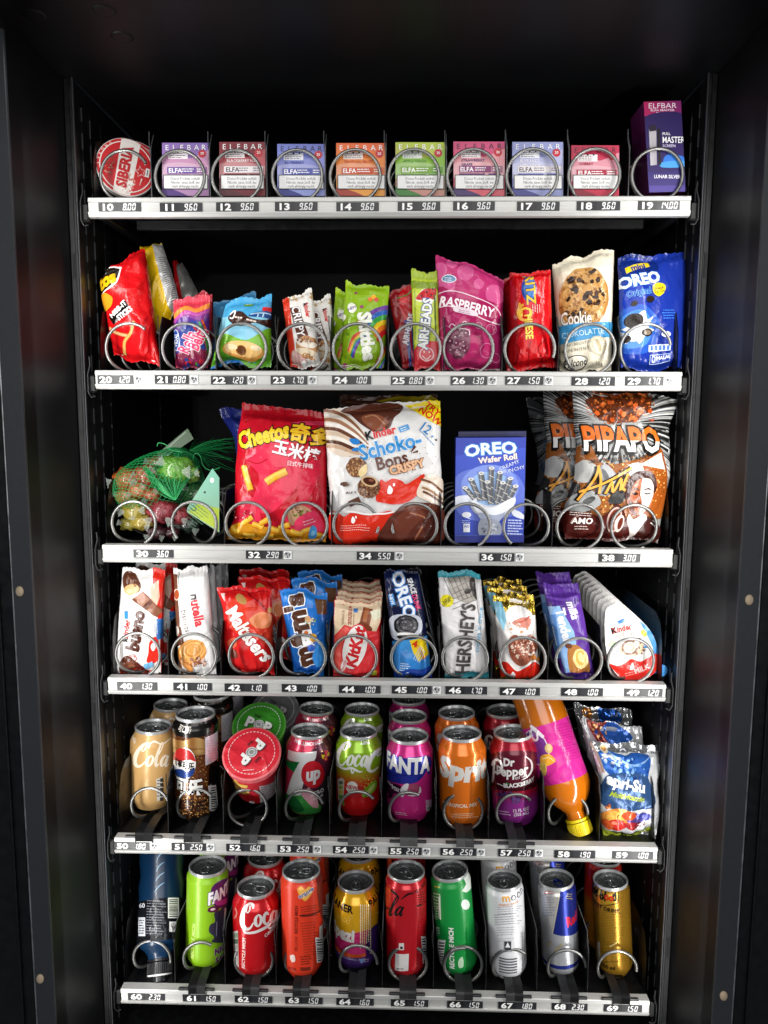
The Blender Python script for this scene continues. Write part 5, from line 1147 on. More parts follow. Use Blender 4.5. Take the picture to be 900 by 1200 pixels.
def a38(S, o=0):
    rays(S, 722, 500, 30, 110, 0, 360, 110, '#5c5e60', 3); rays(S, 722, 500, 30, 120, 0, 360, 90, '#e6e6e4', 4); rays(S, 722, 500, 24, 95, 0, 360, 110, '#262626', 5)
    S.E(728, 476, 40, 24, '#5a2a14', 4, wob=.12); S.D(728, 476, 42, 24, 420, .5, 1.5, ['#b85a22', '#8a3c16', '#d87a34', '#6a2c10', '#3a1a0c'], 4, seed=9); S.D(730, 479, 38, 20, 34, 1.8, 4.4, ['#d8642a', '#c2521e', '#e07a3c'], 4, seed=10, k=5)
    S.B([(664, 536), (684, 522), (700, 545), (740, 540), (770, 530), (778, 560), (776, 610), (660, 612)], '#8f5424')
    S.D(720, 575, 54, 40, 460, .6, 1.8, ['#d8984e', '#7a3c16', '#b87434', '#e0b874', '#4a2410'], seed=11); S.B([(744, 560), (756, 538), (776, 530), (778, 600), (752, 610)], '#9a4e1a'); S.B([(668, 548), (680, 540), (694, 552), (684, 566), (670, 564)], '#b8b8b4'); S.B([(728, 548), (744, 544), (748, 556), (736, 564)], '#c8c8c4'); S.B([(716, 578), (730, 580), (726, 592), (712, 590)], '#3a3a3a'); S.B([(664, 566), (676, 570), (674, 584), (664, 582)], '#2c2a28'); S.D(766, 572, 12, 36, 110, .5, 1.4, ['#d8843c', '#8a4414', '#e8a860'], seed=12)
    S.P_([(744, 546), (774, 532), (776, 552)], '#d8d8d4'); S.B([(694, 556), (700, 546), (716, 560), (712, 580), (698, 580)], '#8c8e90'); S.E(706, 558, 6, 14, '#a8aaac', 25); S.E(702, 560, 3, 10, '#5a5c5e', 25); S.B([(672, 582), (690, 576), (704, 592), (684, 602), (668, 600)], '#9a9c9c'); S.E(690, 588, 7, 4, '#4a4a4a', 30)
    S.T('PIPAPO', 726, 516, 27, '#f4f2ee', -2, .06, sx=.76, ol=.09, olc='#17130f', drop=(-1.6, 3, '#17130f'))
    tr, x0, x1 = text_tris('PIPAPO', round(.06*.62, 4))
    y_cut = lambda x: 514+(x-726)*.03
    half = []
    for t_ in tr:
        q = clip([(p[0], p[1]) for p in t_], 1, .30, True)
        for i in range(1, len(q)-1): half.append((q[0], q[i], q[i+1]))
    f = 27/.70; an = (x0+x1)/2; r2 = math.radians(-2)
    S.lay([[S.to_uv(726+((p[0]-an)*f*.76*math.cos(r2)-(p[1]-.36)*f*math.sin(r2)), 516-((p[0]-an)*f*.76*math.sin(r2)+(p[1]-.36)*f*math.cos(r2))) for p in t_] for t_ in half], '#dd6a1e')
    S.T('CRACK THE SHELLS, TASTE THE SPICE', 720, 539.5, 4.4, '#1a1512', 4, .02, sx=.70, sh=.2, res=1); S.T('TM', 766, 496, 3.4, '#b8461c', 2, .02)
    for c, d in (('#17130f', 1.4), ('#e8a23c', 0)):
        w = 6.0 if d else 2.8
        for p in ([(678, 588), (688, 566), (694, 548)], [(693, 547), (697, 566), (699, 580)], [(677, 578), (700, 568), (733, 549)], [(706, 580), (710, 566), (714, 578), (720, 562), (722, 576)], [(728, 556), (724, 572), (728, 576)]): S.K([(x-d, y+d*.6) for x, y in p], w, c)
    # printed portrait of a man with short hair, two-tone
    S.B([(728, 636), (736, 616), (748, 608), (768, 612), (778, 640)], '#3c1814'); S.B([(733, 590), (731, 574), (736, 560), (748, 556), (759, 560), (763, 574), (761, 590), (756, 602), (747, 608), (738, 603)], '#a35a3a')
    S.B([(747, 561), (757, 561), (762, 574), (760, 590), (755, 601), (748, 605), (750, 590), (746, 578)], '#e6d9cf'); S.B([(734, 590), (738, 588), (742, 598), (747, 606), (740, 604)], '#5a241a')
    S.B([(729, 584), (729, 566), (736, 556), (749, 553), (761, 558), (765, 573), (762, 580), (761, 571), (756, 563), (746, 562), (738, 566), (735, 574), (734, 586)], '#3a1610')
    S.K([(735, 576), (740, 574), (744, 576)], [.8, 2, 1], '#2c0f0a'); S.K([(750, 575.5), (755, 574), (760, 576)], [1, 2, .8], '#2c0f0a'); S.B([(736, 579), (740, 578), (744, 580), (740, 581.6)], '#2c0f0a', k=3); S.B([(751, 579.6), (755, 578.4), (759, 579.6), (755, 581.4)], '#2c0f0a', k=3)
    S.K([(746, 578), (744.6, 588), (745.6, 590.6), (749.6, 590.6)], [.8, 1.2, 1.4, .8], '#6a2c1e'); S.K([(741, 596.6), (747, 595.2), (754, 596.6)], [.8, 2.6, .8], '#7a2418'); S.K([(743, 601), (748, 602), (753, 600.4)], .9, '#7a3a28')
    S.B([(736, 604), (742, 610), (754, 604), (757, 612), (748, 626), (740, 636), (732, 632)], '#ddd2cc'); S.K([(757, 612), (750, 624), (742, 636)], 2, '#3c1814'); S.K([(764, 612), (771, 618)], 1.4, '#e8e0da'); S.K([(762, 615), (769, 621)], 1.4, '#e8e0da')
    S.B([(660, 640), (660, 606), (674, 600), (704, 606), (714, 600), (722, 592), (732, 604), (734, 640)], '#4a1712'); S.E(720, 610, 8, 15, '#c8ada2', -14); S.E(720, 610, 6, 13, '#7a3426', -14); S.E(726, 614, 5, 10, '#dccac0', -14); S.E(727, 614, 2.6, 7, '#6a2a1e', -14)
    S.T('AMO', 684.5, 611.5, 7, '#f4ece6', -2, .05, sh=.15); S.lines(676, 618, 17, 2, 2.8, '#d8c4ba', 0, .9); S.lines(672, 601, 30, 2, 2.6, '#e8d8d0', -5, .9); S.K([(672, 614), (676, 608), (681, 606)], 1, '#b08a7c')
O38 = [(0, 0, 0), (.2, -.02, .0), (.45, .07, .02), (.62, .07, -.02), (.8, .02, -.06), (1, 0, 0)]
T38 = bag('snack_bag', 'orange and silver seed bag with big orange-white lettering and printed portrait, above price 38', 'snack bag', [(671.5, 458), (796, 467), (770, 637), (662, 631)], .034, .055, .046, '#9fa09e', a38, seed=25, wr=.0026, seal=(.03, .02), group=GL, back='#9fa09e', wf=18, n=34, m=48, outl=O38)
copy_thing(T38, (-.028, .060, .002), 'second orange and silver seed bag, its left edge showing behind the portrait bag')
def a38c(S): rays(S, 668, 500, 14, 90, 0, 360, 90, '#6c6e70', 13); rays(S, 668, 500, 14, 90, 0, 360, 50, '#1c1c1c', 15); S.D(650, 545, 40, 30, 120, .8, 2.2, ['#1c3a5c', '#2a4a6c', '#14283e'], seed=2)
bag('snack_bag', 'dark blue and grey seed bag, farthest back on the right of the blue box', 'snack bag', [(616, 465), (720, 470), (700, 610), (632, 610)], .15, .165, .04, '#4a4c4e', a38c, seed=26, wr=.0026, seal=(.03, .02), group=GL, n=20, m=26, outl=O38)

# ================================================================== row 4: chocolate bars
GC = 'chocolate bars and sweets on the fourth shelf'
def a40(S):
    S.P_([(176, 664), (198, 664), (196, 735), (192, 795), (186, 795), (187, 740)], '#d8281a'); S.P_([(176, 690), (185, 680), (187, 700), (180, 725)], '#d8b09a'); S.B([(180, 735), (174, 724), (166, 726), (170, 740), (180, 748)], '#f2f0ee')
    S.B([(143, 676), (154, 674), (165, 684), (163, 694), (150, 697), (144, 690)], '#5a3424'); S.B([(146, 690), (158, 685), (164, 691), (154, 698), (147, 696)], '#d8b078'); S.E(152, 694, 3.4, 2.4, '#f0d8a8'); S.K([(148, 678), (160, 688)], 1.4, '#8a5a40')
    S.P_([(155, 703), (168, 693), (190, 716), (184, 724)], '#7a4a36'); S.P_([(158, 701), (167, 694.5), (176, 703), (168, 711)], '#9a6a52'); S.P_([(172, 714), (180, 708), (189, 718), (184, 723)], '#8a5a44'); S.P_([(168, 711), (176, 704), (179, 707), (172, 714)], '#5a3022')
    S.T('kinder', 148.8, 737, 6.6, '#d8241c', 82, .04, sx=.88); S.T('k', 147.5, 749.5, 6.4, '#1c1c1c', 82, .05); S.rr(149, 721, 4.4, 9, '#3f88cc', 0)
    S.T('bueno', 159.5, 739, 14.5, '#4a2318', 80, .07, sx=.90, sh=.1, ol=.03, olc='#4a2318')
    S.E(155.5, 772, 5, 5, '#c8241c'); S.E(155.5, 772, 4, 4, '#f4f0ee'); S.T('×2', 155.5, 772, 5, '#c8241c', 80, .04)
    S.B([(176, 752), (184, 748), (184, 776), (172, 776), (174, 766)], '#d8281a'); S.B([(177, 758), (180, 754), (182, 760), (179, 764)], '#ffffff'); S.P_([(168, 778), (178, 776), (178, 782), (168, 784)], '#7ab8e8'); S.Rc(183.5, 726, 189, 750, '#3f78c0'); S.lines(184, 728, 20, 3, 1.6, '#dfe8f4', -88)
    S.B([(141, 776), (150, 768), (160, 778), (160, 790), (142, 791)], '#54291c'); S.E(150, 779, 7.4, 4, '#7a4634', 8); S.E(151, 783, 7, 3, '#945c46', 8); S.P_([(160, 776), (178, 790), (160, 792)], '#5a1c18'); S.P_([(134, 787), (140, 770), (146, 730), (138, 796)], '#e8e6e4')
T40 = bag('chocolate_bar', 'white and red twin chocolate bar with brown upright lettering, above price 40', 'chocolate bar', [(143.5, 669), (194, 665.5), (188.5, 790), (135, 792)], .034, .050, .022, '#eceae8', a40, p=2.6, seed=30, wr=.0014, seal=(.05, .06), pleat=.0012, group=GC, back='#d8281a', n=30, m=44)
copy_thing(T40, (.006, .036, .001), 'second twin chocolate bar just behind the front white and red one')
def a41(S):
    S.P_([(199, 676), (207, 676), (216, 790), (210, 792)], '#6e4634'); S.P_([(205, 734), (213, 735), (219, 772), (210, 770)], '#5a3424'); S.E(207, 698, 3.8, 6, '#a8502c', 5); S.ring(207, 698, 3.8, 6, .9, '#e8ded8'); S.E(207.5, 740, 3, 6, '#e4dcd4'); S.K([(208, 672), (209, 686)], .6, '#4a4a4a')
    S.T('n', 229.0, 699.6, 9.8, '#3a3032', -79, .055); S.T('utella', 232.6, 718.5, 10.6, '#e0303c', -79, .055, sx=.96)
    S.T('biscuits', 218.5, 728, 6.6, '#5a4a40', -79, .0, sx=.95)
    S.P_([(208, 758), (240, 744), (252, 742), (254, 790), (215, 790)], '#f0efed'); S.P_([(208, 759), (240, 745), (241, 747.6), (209, 763)], '#cfd6d4')
    S.E(225, 765, 17, 15, '#c8813c', 22, wob=.02, k=32); S.E(226, 762.4, 15.6, 12.6, '#e2a860', 22, wob=.03, k=32)
    for k in range(26):
        a = 2*PI*k/26; S.E(226+13*math.cos(a)*.93+1.6*math.sin(a), 762.4+10.4*math.sin(a)-4*math.cos(a), .9, .7, '#b8742e', k=7)
    S.ring(226, 762, 8.4, 6.4, .9, '#c88a44', 22); S.B([(221, 762), (226, 757), (231, 760), (227, 766)], '#d0904a'); S.K([(220, 766), (226, 768), (232, 763)], .8, '#b8742e'); S.B([(213, 772), (226, 781), (222, 785), (214, 780)], '#d8924c'); S.K([(211, 771), (222, 778), (236, 774)], 1.2, '#a8622a')
    S.D(233, 776, 9, 5, 26, .6, 1.7, ['#7a4a38', '#a87a68', '#d8b8a8'], -25, seed=2, asp=2); S.T("n'", 212, 744, 3, '#a8502c', -80, .03)
bag('biscuit_pack', 'tall white biscuit pack with red and black upright lettering, above price 41', 'biscuit pack', [(203.5, 668), (243, 663), (254, 791), (210, 793)], .034, .048, .022, '#e6e5e4', a41, p=2.6, seed=31, wr=.0012, seal=(.055, .05), group=GC, back='#e6e5e4', n=28, m=44)
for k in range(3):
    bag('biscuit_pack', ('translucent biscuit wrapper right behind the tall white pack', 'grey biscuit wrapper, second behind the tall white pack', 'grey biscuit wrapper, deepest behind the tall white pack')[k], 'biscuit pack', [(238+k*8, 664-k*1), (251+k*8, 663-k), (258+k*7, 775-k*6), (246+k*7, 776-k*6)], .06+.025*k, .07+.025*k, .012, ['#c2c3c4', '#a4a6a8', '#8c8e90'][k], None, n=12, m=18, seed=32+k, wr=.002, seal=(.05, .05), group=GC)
def a42(S):
    S.B([(262, 712), (286, 700), (306, 716), (322, 730), (322, 762), (300, 748), (274, 740)], '#d83a26'); S.B([(292, 726), (304, 718), (316, 722), (314, 736), (300, 736)], '#e88a5a'); S.E(282, 704, 7, 4.6, '#b88a50', -30); S.E(316, 716, 4.6, 3.6, '#c08a48'); S.P_([(257, 698), (263, 697), (262, 706)], '#e8c8c4'); S.E(276, 768, 5, 6, '#7a3a28', 10); S.B([(270, 752), (278, 748), (280, 758), (272, 760)], '#e86a4a')
    S.K([(286, 694), (300, 704), (310, 716)], 1.6, '#8f0d12'); S.K([(300, 692), (306, 706), (318, 714)], 1.2, '#e03a34')
    S.T('Maltesers', 292.5, 744, 15.5, '#fbf6f2', -52, .055, sx=.90, sh=.12, ol=.02, olc='#8a1414')
T42 = bag('sweet_bag', 'red malt-ball bag with white slanting lettering, above price 42', 'sweet bag', [(254, 690), (317, 688), (321.5, 790), (272, 787)], .034, .048, .026, '#cf1a1c', a42, seed=35, wr=.0028, seal=(.02, .05), group=GC, back='#a81216', wf=26, outl=[(0, 0, 0), (.3, -.06, 0), (.75, .05, .02), (1, 0, 0)])
copy_thing(T42, (.020, .04, .006), 'second red malt-ball bag right behind the front one'); copy_thing(T42, (.012, .085, .008), 'third red malt-ball bag, deepest in its row')
def a43(S):
    S.B([(328, 690), (352, 696), (384, 694), (384, 706), (350, 708), (332, 706)], '#2f86e0'); S.P_([(372, 712), (386, 706), (384, 760), (372, 740)], '#1e62b4'); S.P_([(368, 700), (382, 704), (382, 722), (372, 720)], '#6a4a34')
    S.T("m&m's", 350.5, 740.5, 22, '#54301f', -77.5 if 0 else 101, .10, sx=.98, ol=.06, olc='#ffffff')
    S.E(367, 748, 4.2, 5, '#e8a82a', 10); S.E(365, 760, 4.2, 4.2, '#3a6ad0'); S.E(359, 742, 2.4, 2.4, '#e87a3a'); S.E(361, 726, 3.4, 4, '#d8a878'); S.D(364, 728, 6, 5, 14, .8, 2, ['#a8b8a0', '#e8d8b0', '#6a8a5a'], seed=3)
    S.B([(340, 764), (352, 782), (376, 784), (372, 792), (348, 786)], '#1a5ab8'); S.B([(366, 770), (376, 752), (382, 770), (372, 784)], '#3f9af0')
T43 = bag('sweet_bag', 'bright blue candy bag with large brown upright lettering, above price 43', 'sweet bag', [(327, 688), (384, 694), (379, 793), (344, 786)], .034, .048, .024, '#2473cc', a43, seed=36, wr=.0026, seal=(.03, .05), group=GC, back='#1e62b4', wf=26)
copy_thing(T43, (.010, .036, .008), 'second bright blue candy bag behind the front one'); copy_thing(T43, (.014, .075, .010), 'third bright blue candy bag, deepest in its row')
def a44(S):
    S.P_([(392, 706), (447, 708), (447, 724), (440, 742), (418, 736), (404, 732), (392, 745)], '#e8cfae'); S.P_([(426, 712), (437, 714), (432, 738), (420, 734)], '#8a4a2c'); S.P_([(428, 712), (433, 713), (428, 735), (424, 734)], '#b06a40'); S.B([(418, 732), (426, 728), (436, 736), (432, 742), (420, 740)], '#7a3c24'); S.T('Vollmilch', 402, 724, 3, '#8a5a3a', 88, .02); S.lines(408, 732, 20, 3, 3, '#a87a54', 88, 1); S.T('KNUSPER', 410, 720, 3.4, '#a8241c', 88, .02); S.rr(417, 715, 5, 4, '#3f78c0'); S.P_([(434, 716), (446, 716), (446, 724), (438, 728)], '#e8e4c8')
    S.P_([(392, 745), (404, 732), (419, 738), (447, 740), (447, 800), (388, 800)], '#e2343a'); S.P_([(392, 748), (405, 733), (411, 738), (400, 790), (392, 790)], '#ea5a50')
    S.E(416, 758, 15, 28, '#d8242c', -14); S.E(416, 758, 13.6, 26.5, '#f4f0ec', -14); S.T('KitKat', 416, 757, 13.5, '#d8242c', 76, .075, sx=.95, sh=.05, ol=.0)
    S.E(403, 780, 3, 8, '#f4e8e4', -14); S.T('Nestlé', 403, 780, 3.4, '#d8242c', 76, .02); S.rr(438, 788, 6, 5, '#c8c030'); S.T('Bio', 438, 788, 3, '#3a7a30'); S.lines(400, 782, 2, 1, 3, '#ffffff')
T44 = bag('chocolate_bar', 'red and cream wafer bar with a white oval, front of its stack above price 44', 'chocolate bar', [(391.5, 704.5), (447, 706), (444.5, 794.5), (390.5, 794)], .034, .040, .016, '#d8242c', a44, p=6, pv=9, seed=37, wr=.0007, pleat=.0008, seal=(.04, .06), sealcol='#c01f28', group=GC, back='#d8242c')
for k in range(6): copy_thing(T44, (-.0015*k+(.002 if k % 2 else 0), .021*(k+1), .002*math.sin(k*2)+.0005*k), ['wafer bar right behind the front one of the red and cream stack', 'third wafer bar of the red and cream stack, counted from the front', 'fourth wafer bar of the red and cream stack, counted from the front', 'fifth wafer bar of the red and cream stack, counted from the front', 'sixth wafer bar of the red and cream stack, counted from the front', 'deepest visible wafer bar of the red and cream stack'][k])
def a45(S):
    S.P_([(448, 668), (470, 666), (474, 690), (452, 694)], '#16204a'); S.T('OREO', 473.5, 697.5, 13.5, '#f2f5fa', -72, .05, sx=1.05, ol=.08, olc='#3f86d8'); S.T('SPACE', 482.5, 686, 5.6, '#f4f4f8', -73, .04, sx=.85); S.T('DUNK', 488, 706, 5.6, '#e83a78', -73, .04, sx=.85); S.rr(459.5, 703, 6, 13, '#3f96e0', 15); S.T('NEW', 459.5, 703, 3.6, '#fff000' if 0 else '#ffffff', -72, .03)
    S.B([(456, 728), (466, 720), (490, 722), (494, 740), (476, 750), (460, 748)], '#c8ccd8'); S.E(476, 733, 14.5, 12.5, '#1c1a1e', 0, wob=.03, k=30); S.E(476, 732, 12, 10, '#4a484c'); S.D(476, 732, 11, 9, 40, .6, 1.7, ['#2a282c', '#6a686c', '#8a888c'], seed=4); S.ring(476, 732, 8, 6.6, 1, '#1c1a1e'); S.E(478, 744, 13, 3, '#e8e6e4', -4); S.E(478, 747, 13, 3, '#1c1a1e', -4)
    S.P_([(460, 752), (500, 746), (506, 800), (464, 800)], lambda u, v: mix('#1f6ac0', '#4aa0e0', v*2.2)); S.P_([(480, 750), (497, 747), (502, 768), (490, 774), (484, 764)], '#f0d01c'); S.T('4', 486, 754, 7, '#d8261c', -15, .08); S.T('COOKIES', 493, 764, 3, '#d8261c', -60, .03)
    S.B([(462, 770), (470, 760), (480, 772), (476, 792), (466, 792)], '#3f8ad4'); S.lines(470, 776, 12, 5, 2.6, '#d8e6f6', -10, 1, 4); S.P_([(462, 786), (506, 782), (508, 800), (462, 800)], '#1c3f9c'); S.lines(484, 772, 18, 4, 2.4, '#bcd4ee', 62, .8, 6)
bag('cookie_pack', 'dark blue sandwich-cookie tube with light blue foot and yellow flash, above price 45', 'cookie pack', [(449.5, 668), (490, 667), (507.5, 796), (463, 798)], .034, .046, .030, '#131a3c', a45, p=2.4, pv=6, seed=38, wr=.0012, seal=(.05, .03), pleat=.0014, sealcol=None, group=GC, back='#131a3c')
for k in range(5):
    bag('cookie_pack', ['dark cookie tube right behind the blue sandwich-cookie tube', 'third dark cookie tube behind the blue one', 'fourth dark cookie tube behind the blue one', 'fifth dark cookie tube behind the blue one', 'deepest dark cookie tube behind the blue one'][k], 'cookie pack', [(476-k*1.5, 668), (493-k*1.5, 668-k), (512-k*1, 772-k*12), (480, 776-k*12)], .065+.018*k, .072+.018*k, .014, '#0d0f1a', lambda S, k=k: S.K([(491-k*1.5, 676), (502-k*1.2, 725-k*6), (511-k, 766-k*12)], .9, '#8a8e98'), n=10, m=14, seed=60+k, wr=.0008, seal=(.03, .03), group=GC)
def a46(S):
    S.P_([(524, 676), (548, 674), (560, 674), (563, 700), (548, 708), (530, 700)], '#b8b2aa')
    for k in range(6): S.K([(519+k*6, 676), (532+k*5.4, 702)], .9, '#7a746c', k=0)
    for k in range(5): S.K([(560, 678+k*6), (530, 690+k*6)], .8, '#8a847c', k=0)
    S.B([(550, 682), (562, 676), (566, 704), (556, 700)], '#4a4440'); S.E(548, 693, 4, 3, '#3a3432', 20); S.E(559, 690, 5, 7, '#2c2826', 10); S.P_([(513, 690), (524, 692), (532, 710), (514, 712)], '#e4e2e0'); S.E(524, 704, 7.4, 7.4, '#e8dc2a'); S.T('NEW', 524, 702.6, 3.4, '#5a4a14', 40, .03); S.T('LOOK', 523.5, 706, 3, '#5a4a14', 40, .03)
    S.Rc(508, 664, 566, 678, '#3fa0b0'); S.P_([(556, 678), (566, 678), (578, 796), (570, 796)], '#c8c6c6')
    S.T("HERSHEY'S", 545, 748, 15.5, '#4e4846', 84.5, .055, sx=.78); S.T("cookies 'n' creme", 560.5, 738, 5.2, '#4a9ac0', 84.5, .02, sx=1.0)
    S.P_([(518, 789), (576, 786), (576, 800), (518, 800)], '#3f9aa8')
bag('chocolate_bar', 'white bar with teal ends and large grey upright lettering, above price 46', 'chocolate bar', [(513.5, 671), (562, 669), (573, 793), (522, 796)], .034, .046, .018, '#e9e7e7', a46, p=3.4, pv=6, seed=39, wr=.0008, pleat=.0014, seal=(.045, .055), sealcol='#4aa8b4', group=GC, back='#e9e7e7')
def a47(S):
    S.Rc(572, 690, 630, 722, '#b89a34', 'foil'); S.D(602, 704, 24, 14, 40, 1, 4, ['#6a5414', '#e8d078', '#3a2e0c', '#c8aa48', '#8a6f20'], seed=3, m='foil'); S.P_([(578, 706), (588, 706), (594, 724), (590, 740), (583, 724)], '#86c0d8')
    S.B([(594, 716), (612, 712), (624, 722), (622, 740), (602, 744), (594, 730)], '#f2efec'); S.B([(600, 730), (612, 724), (622, 726), (618, 736), (606, 734)], '#d88a78'); S.K([(604, 730), (614, 728), (620, 722)], 1.6, '#c05a4a'); S.D(606, 736, 12, 8, 14, .8, 2.2, ['#e8b8a8', '#d8a070', '#f8f0ec'], seed=9)
    S.B([(596, 750), (604, 744), (612, 750), (622, 744), (630, 756), (624, 770), (610, 780), (598, 770)], '#8a4a36', k=5); S.D(612, 760, 14, 13, 150, .7, 1.8, ['#b87860', '#6a3020', '#d8a890', '#9a5a44', '#f0d8c8'], seed=4)
    S.B([(584, 778), (594, 776), (606, 786), (624, 776), (634, 784), (636, 800), (588, 800)], '#d8281a'); S.K([(584, 777), (594, 775), (606, 785), (624, 775), (634, 783)], 1.6, '#f2efec'); S.B([(599, 793), (601, 787), (604, 791)], '#ffffff'); S.E(624, 771, 3.6, 3, '#c87a3a'); S.E(630, 774, 2.4, 3, '#d8904a')
    S.P_([(584, 794), (640, 794), (640, 800), (584, 800)], '#d8b83c', 'foil')
T47 = bag('chocolate_bar', 'white and red hazelnut wafer with crumpled gold foil top, above price 47', 'chocolate bar', [(577, 697), (625.5, 697), (633, 797), (588, 798)], .034, .046, .024, '#e8e4e0', a47, p=2.4, seed=40, wr=.003, pleat=.002, seal=(.04, .10), sealcol='#a8892c', sealm='foil', group=GC, back='#e8e4e0')
copy_thing(T47, (-.004, .036, .004), 'second gold-topped hazelnut wafer behind the front one'); copy_thing(T47, (-.006, .07, .006), 'third gold-topped hazelnut wafer, deepest in its row')
def a48(S):
    S.P_([(632, 684), (680, 680), (682, 706), (640, 712)], '#4f2a86'); S.K([(636, 700), (660, 703), (678, 699)], 2.6, '#6a44a4'); S.K([(640, 708), (662, 711), (680, 704)], 1.4, '#3a1c6a')
    S.P_([(643, 712), (655, 710), (672, 740), (680, 785), (664, 794), (652, 750)], '#8fb6e4'); S.P_([(644, 722), (651, 720), (658, 770), (655, 776)], '#5a88c8'); S.lines(649, 735, 30, 3, 2.6, '#e6eef8', -78, .9)
    S.T('Tender', 661, 733.5, 10.4, '#f6f4fa', -76, .06, sx=.92); S.T('milka', 671.5, 716, 9, '#f2eefa', -72, .05, sh=.3, sx=.8)
    S.B([(665, 760), (676, 756), (688, 770), (692, 790), (680, 796), (668, 788)], '#a87038'); S.E(680, 772, 9, 12, '#e8c888', 12, wob=.03); S.E(680, 771, 6, 8.6, '#d8a850', 12); S.E(680, 770, 3.2, 6, '#f0dc9c', 12); S.E(681, 789, 8, 4, '#9a5a2c', 10); S.E(666, 757, 4, 3, '#6a4030'); S.P_([(655, 790), (700, 786), (700, 800), (656, 800)], '#3f2470')
T48 = bag('cake_bar', 'purple sponge-cake bar with pale blue side and white lettering, above price 48', 'cake bar', [(636, 684), (677, 682), (697, 792), (659, 798)], .034, .046, .024, '#5c3494', a48, p=2.4, seed=41, wr=.0018, pleat=.0016, seal=(.05, .10), sealcol='#4a2680', group=GC, back='#5c3494')
copy_thing(T48, (-.004, .036, .008), 'second purple sponge-cake bar behind the front one')
OUT49 = smooth([(710, 716), (718, 709), (727, 707), (746, 722), (764, 742), (771, 764), (770, 783), (760, 794), (746, 799), (730, 796), (719, 786), (712, 770), (709, 745)], 5, True)
def a49(S):
    S.P_([p for p in smooth([(749, 727), (764, 742), (771, 764), (770, 783), (763, 790), (766, 764), (758, 744)], 4, True)], '#4a90d0'); S.E(754.5, 742, 3.4, 4.4, '#b8d848', 30)
    S.rr(728, 728, 9, 4.4, '#3f7ac0', 22); S.T('Kinder', 729, 736, 6.6, '#d8241c', 14, .05, sx=.88); S.T('K', 719.7, 738.4, 6.6, '#1c1c1c', 14, .06); S.T('CREAMY', 732, 742.5, 6.4, '#f8f2e8', 14, .08, sx=.84, ol=.06, olc='#8a5a40')
    S.E(717, 754, 5, 3, '#b0cca0', 20); S.E(741, 759, 15, 10.5, '#e6d0b0', 18, wob=.06); S.D(748, 757, 9, 10, 36, .8, 2.2, ['#5a3424', '#8a5a40', '#d8b890'], seed=5); S.ring(738, 758.5, 8.6, 7.6, 2.6, '#7a5440', 18); S.E(738, 758.5, 7.4, 6.4, '#f2e4cc', 18); S.ring(738, 758.5, 4.4, 3.8, 1.6, '#cfae88', 18); S.E(746, 754, 3, 5, '#f4ead8', -10); S.lines(718, 764, 9, 3, 2.6, '#8aa0b8', 12, .9)
    S.E(757, 757, 3, 2.4, '#3f8ad0'); S.E(753, 771, 6, 4, '#f4f0ea'); S.P_(smooth([(714, 778), (724, 780), (732, 777), (740, 772), (750, 775), (760, 770), (770, 766), (770, 783), (760, 793.5), (746, 798.5), (731, 795.5), (720, 786)], 4, True), '#e02c24'); S.B([(738, 783), (741, 776), (743, 781), (741, 785)], '#f8e8e4'); S.T('MILK', 752, 783, 6, '#f6dcd8', 20, .03); S.lines(732, 789, 24, 2, 2.6, '#f0a8a0', 14, .8)
T49 = plate('dessert_cup', 'teardrop-shaped white cream dessert cup with red foot, front of a long stack above price 49', 'dessert cup', OUT49, .034, .006, .016, '#eceae6', '#dfe2e4', a49, GC)
b_ = MB(); c_ = at(775, 786, .037); b_.lathe([(0, -.0012), (.0080, -.0012), (.0086, -.0004), (.0080, 0), (0, .0002)], (c_, Vector((1, 0, 0)), Vector((0, 0, 1)), Vector((0, -1, 0))), 24, lin('#4a94d8'))
b_.build('peel_tab', ['film'], T49)
for k in range(9): copy_thing(T49, (-.0005*k, .020*(k+1), .0008*k), ['cream dessert cup directly behind the front teardrop cup'] [0] if k == 0 else ['third', 'fourth', 'fifth', 'sixth', 'seventh', 'eighth', 'ninth', 'tenth'][k-1]+' cream dessert cup, counted back along the receding teardrop stack')
# ================================================================== rows 5 and 6: drinks
GD = 'drink cans on the two lower shelves'
Z5, Z6 = ZF[4]+.004, ZF[5]+.004
SCRIPT = {
 'C': [([(1.75, 1.62), (1.78, 1.95), (1.45, 2.12), (.95, 1.85), (.5, 1.2), (.38, .55), (.62, .08), (1.1, .02), (1.55, .42)], [.10, .22, .16, .24, .36, .38, .30, .18, .10]),
       ([(1.32, 2.08), (1.02, 1.62), (1.10, 1.38), (1.36, 1.55), (1.50, 1.95)], [.10, .12, .10, .12, .14])],
 'o': [([(.62, .98), (.30, .72), (.20, .28), (.42, .02), (.74, .26), (.86, .70), (.66, .97), (.50, .90)], [.12, .22, .26, .14, .20, .24, .12, .05])],
 'c': [([(.80, .78), (.68, .98), (.40, .80), (.24, .36), (.40, .03), (.68, .12), (.86, .34)], [.14, .20, .22, .26, .18, .10, .06])],
 'a': [([(.78, .84), (.62, .99), (.34, .72), (.22, .28), (.36, .02), (.60, .26), (.80, .72)], [.10, .14, .22, .26, .16, .12, .10]), ([(.92, 1.0), (.78, .50), (.78, .06), (.92, .02), (1.10, .26)], [.20, .24, .22, .10, .05])],
 'l': [([(.20, .30), (.52, .95), (.86, 1.75), (.84, 2.12), (.66, 2.02), (.44, 1.2), (.34, .40), (.46, .02), (.72, .26)], [.06, .08, .10, .16, .14, .22, .28, .20, .06])],
 '-': [([(.1, .62), (.5, .58)], [.18, .16])]}
ADV = {'C': 1.55, 'o': .86, 'c': .82, 'a': 1.02, 'l': .72, '-': .55}
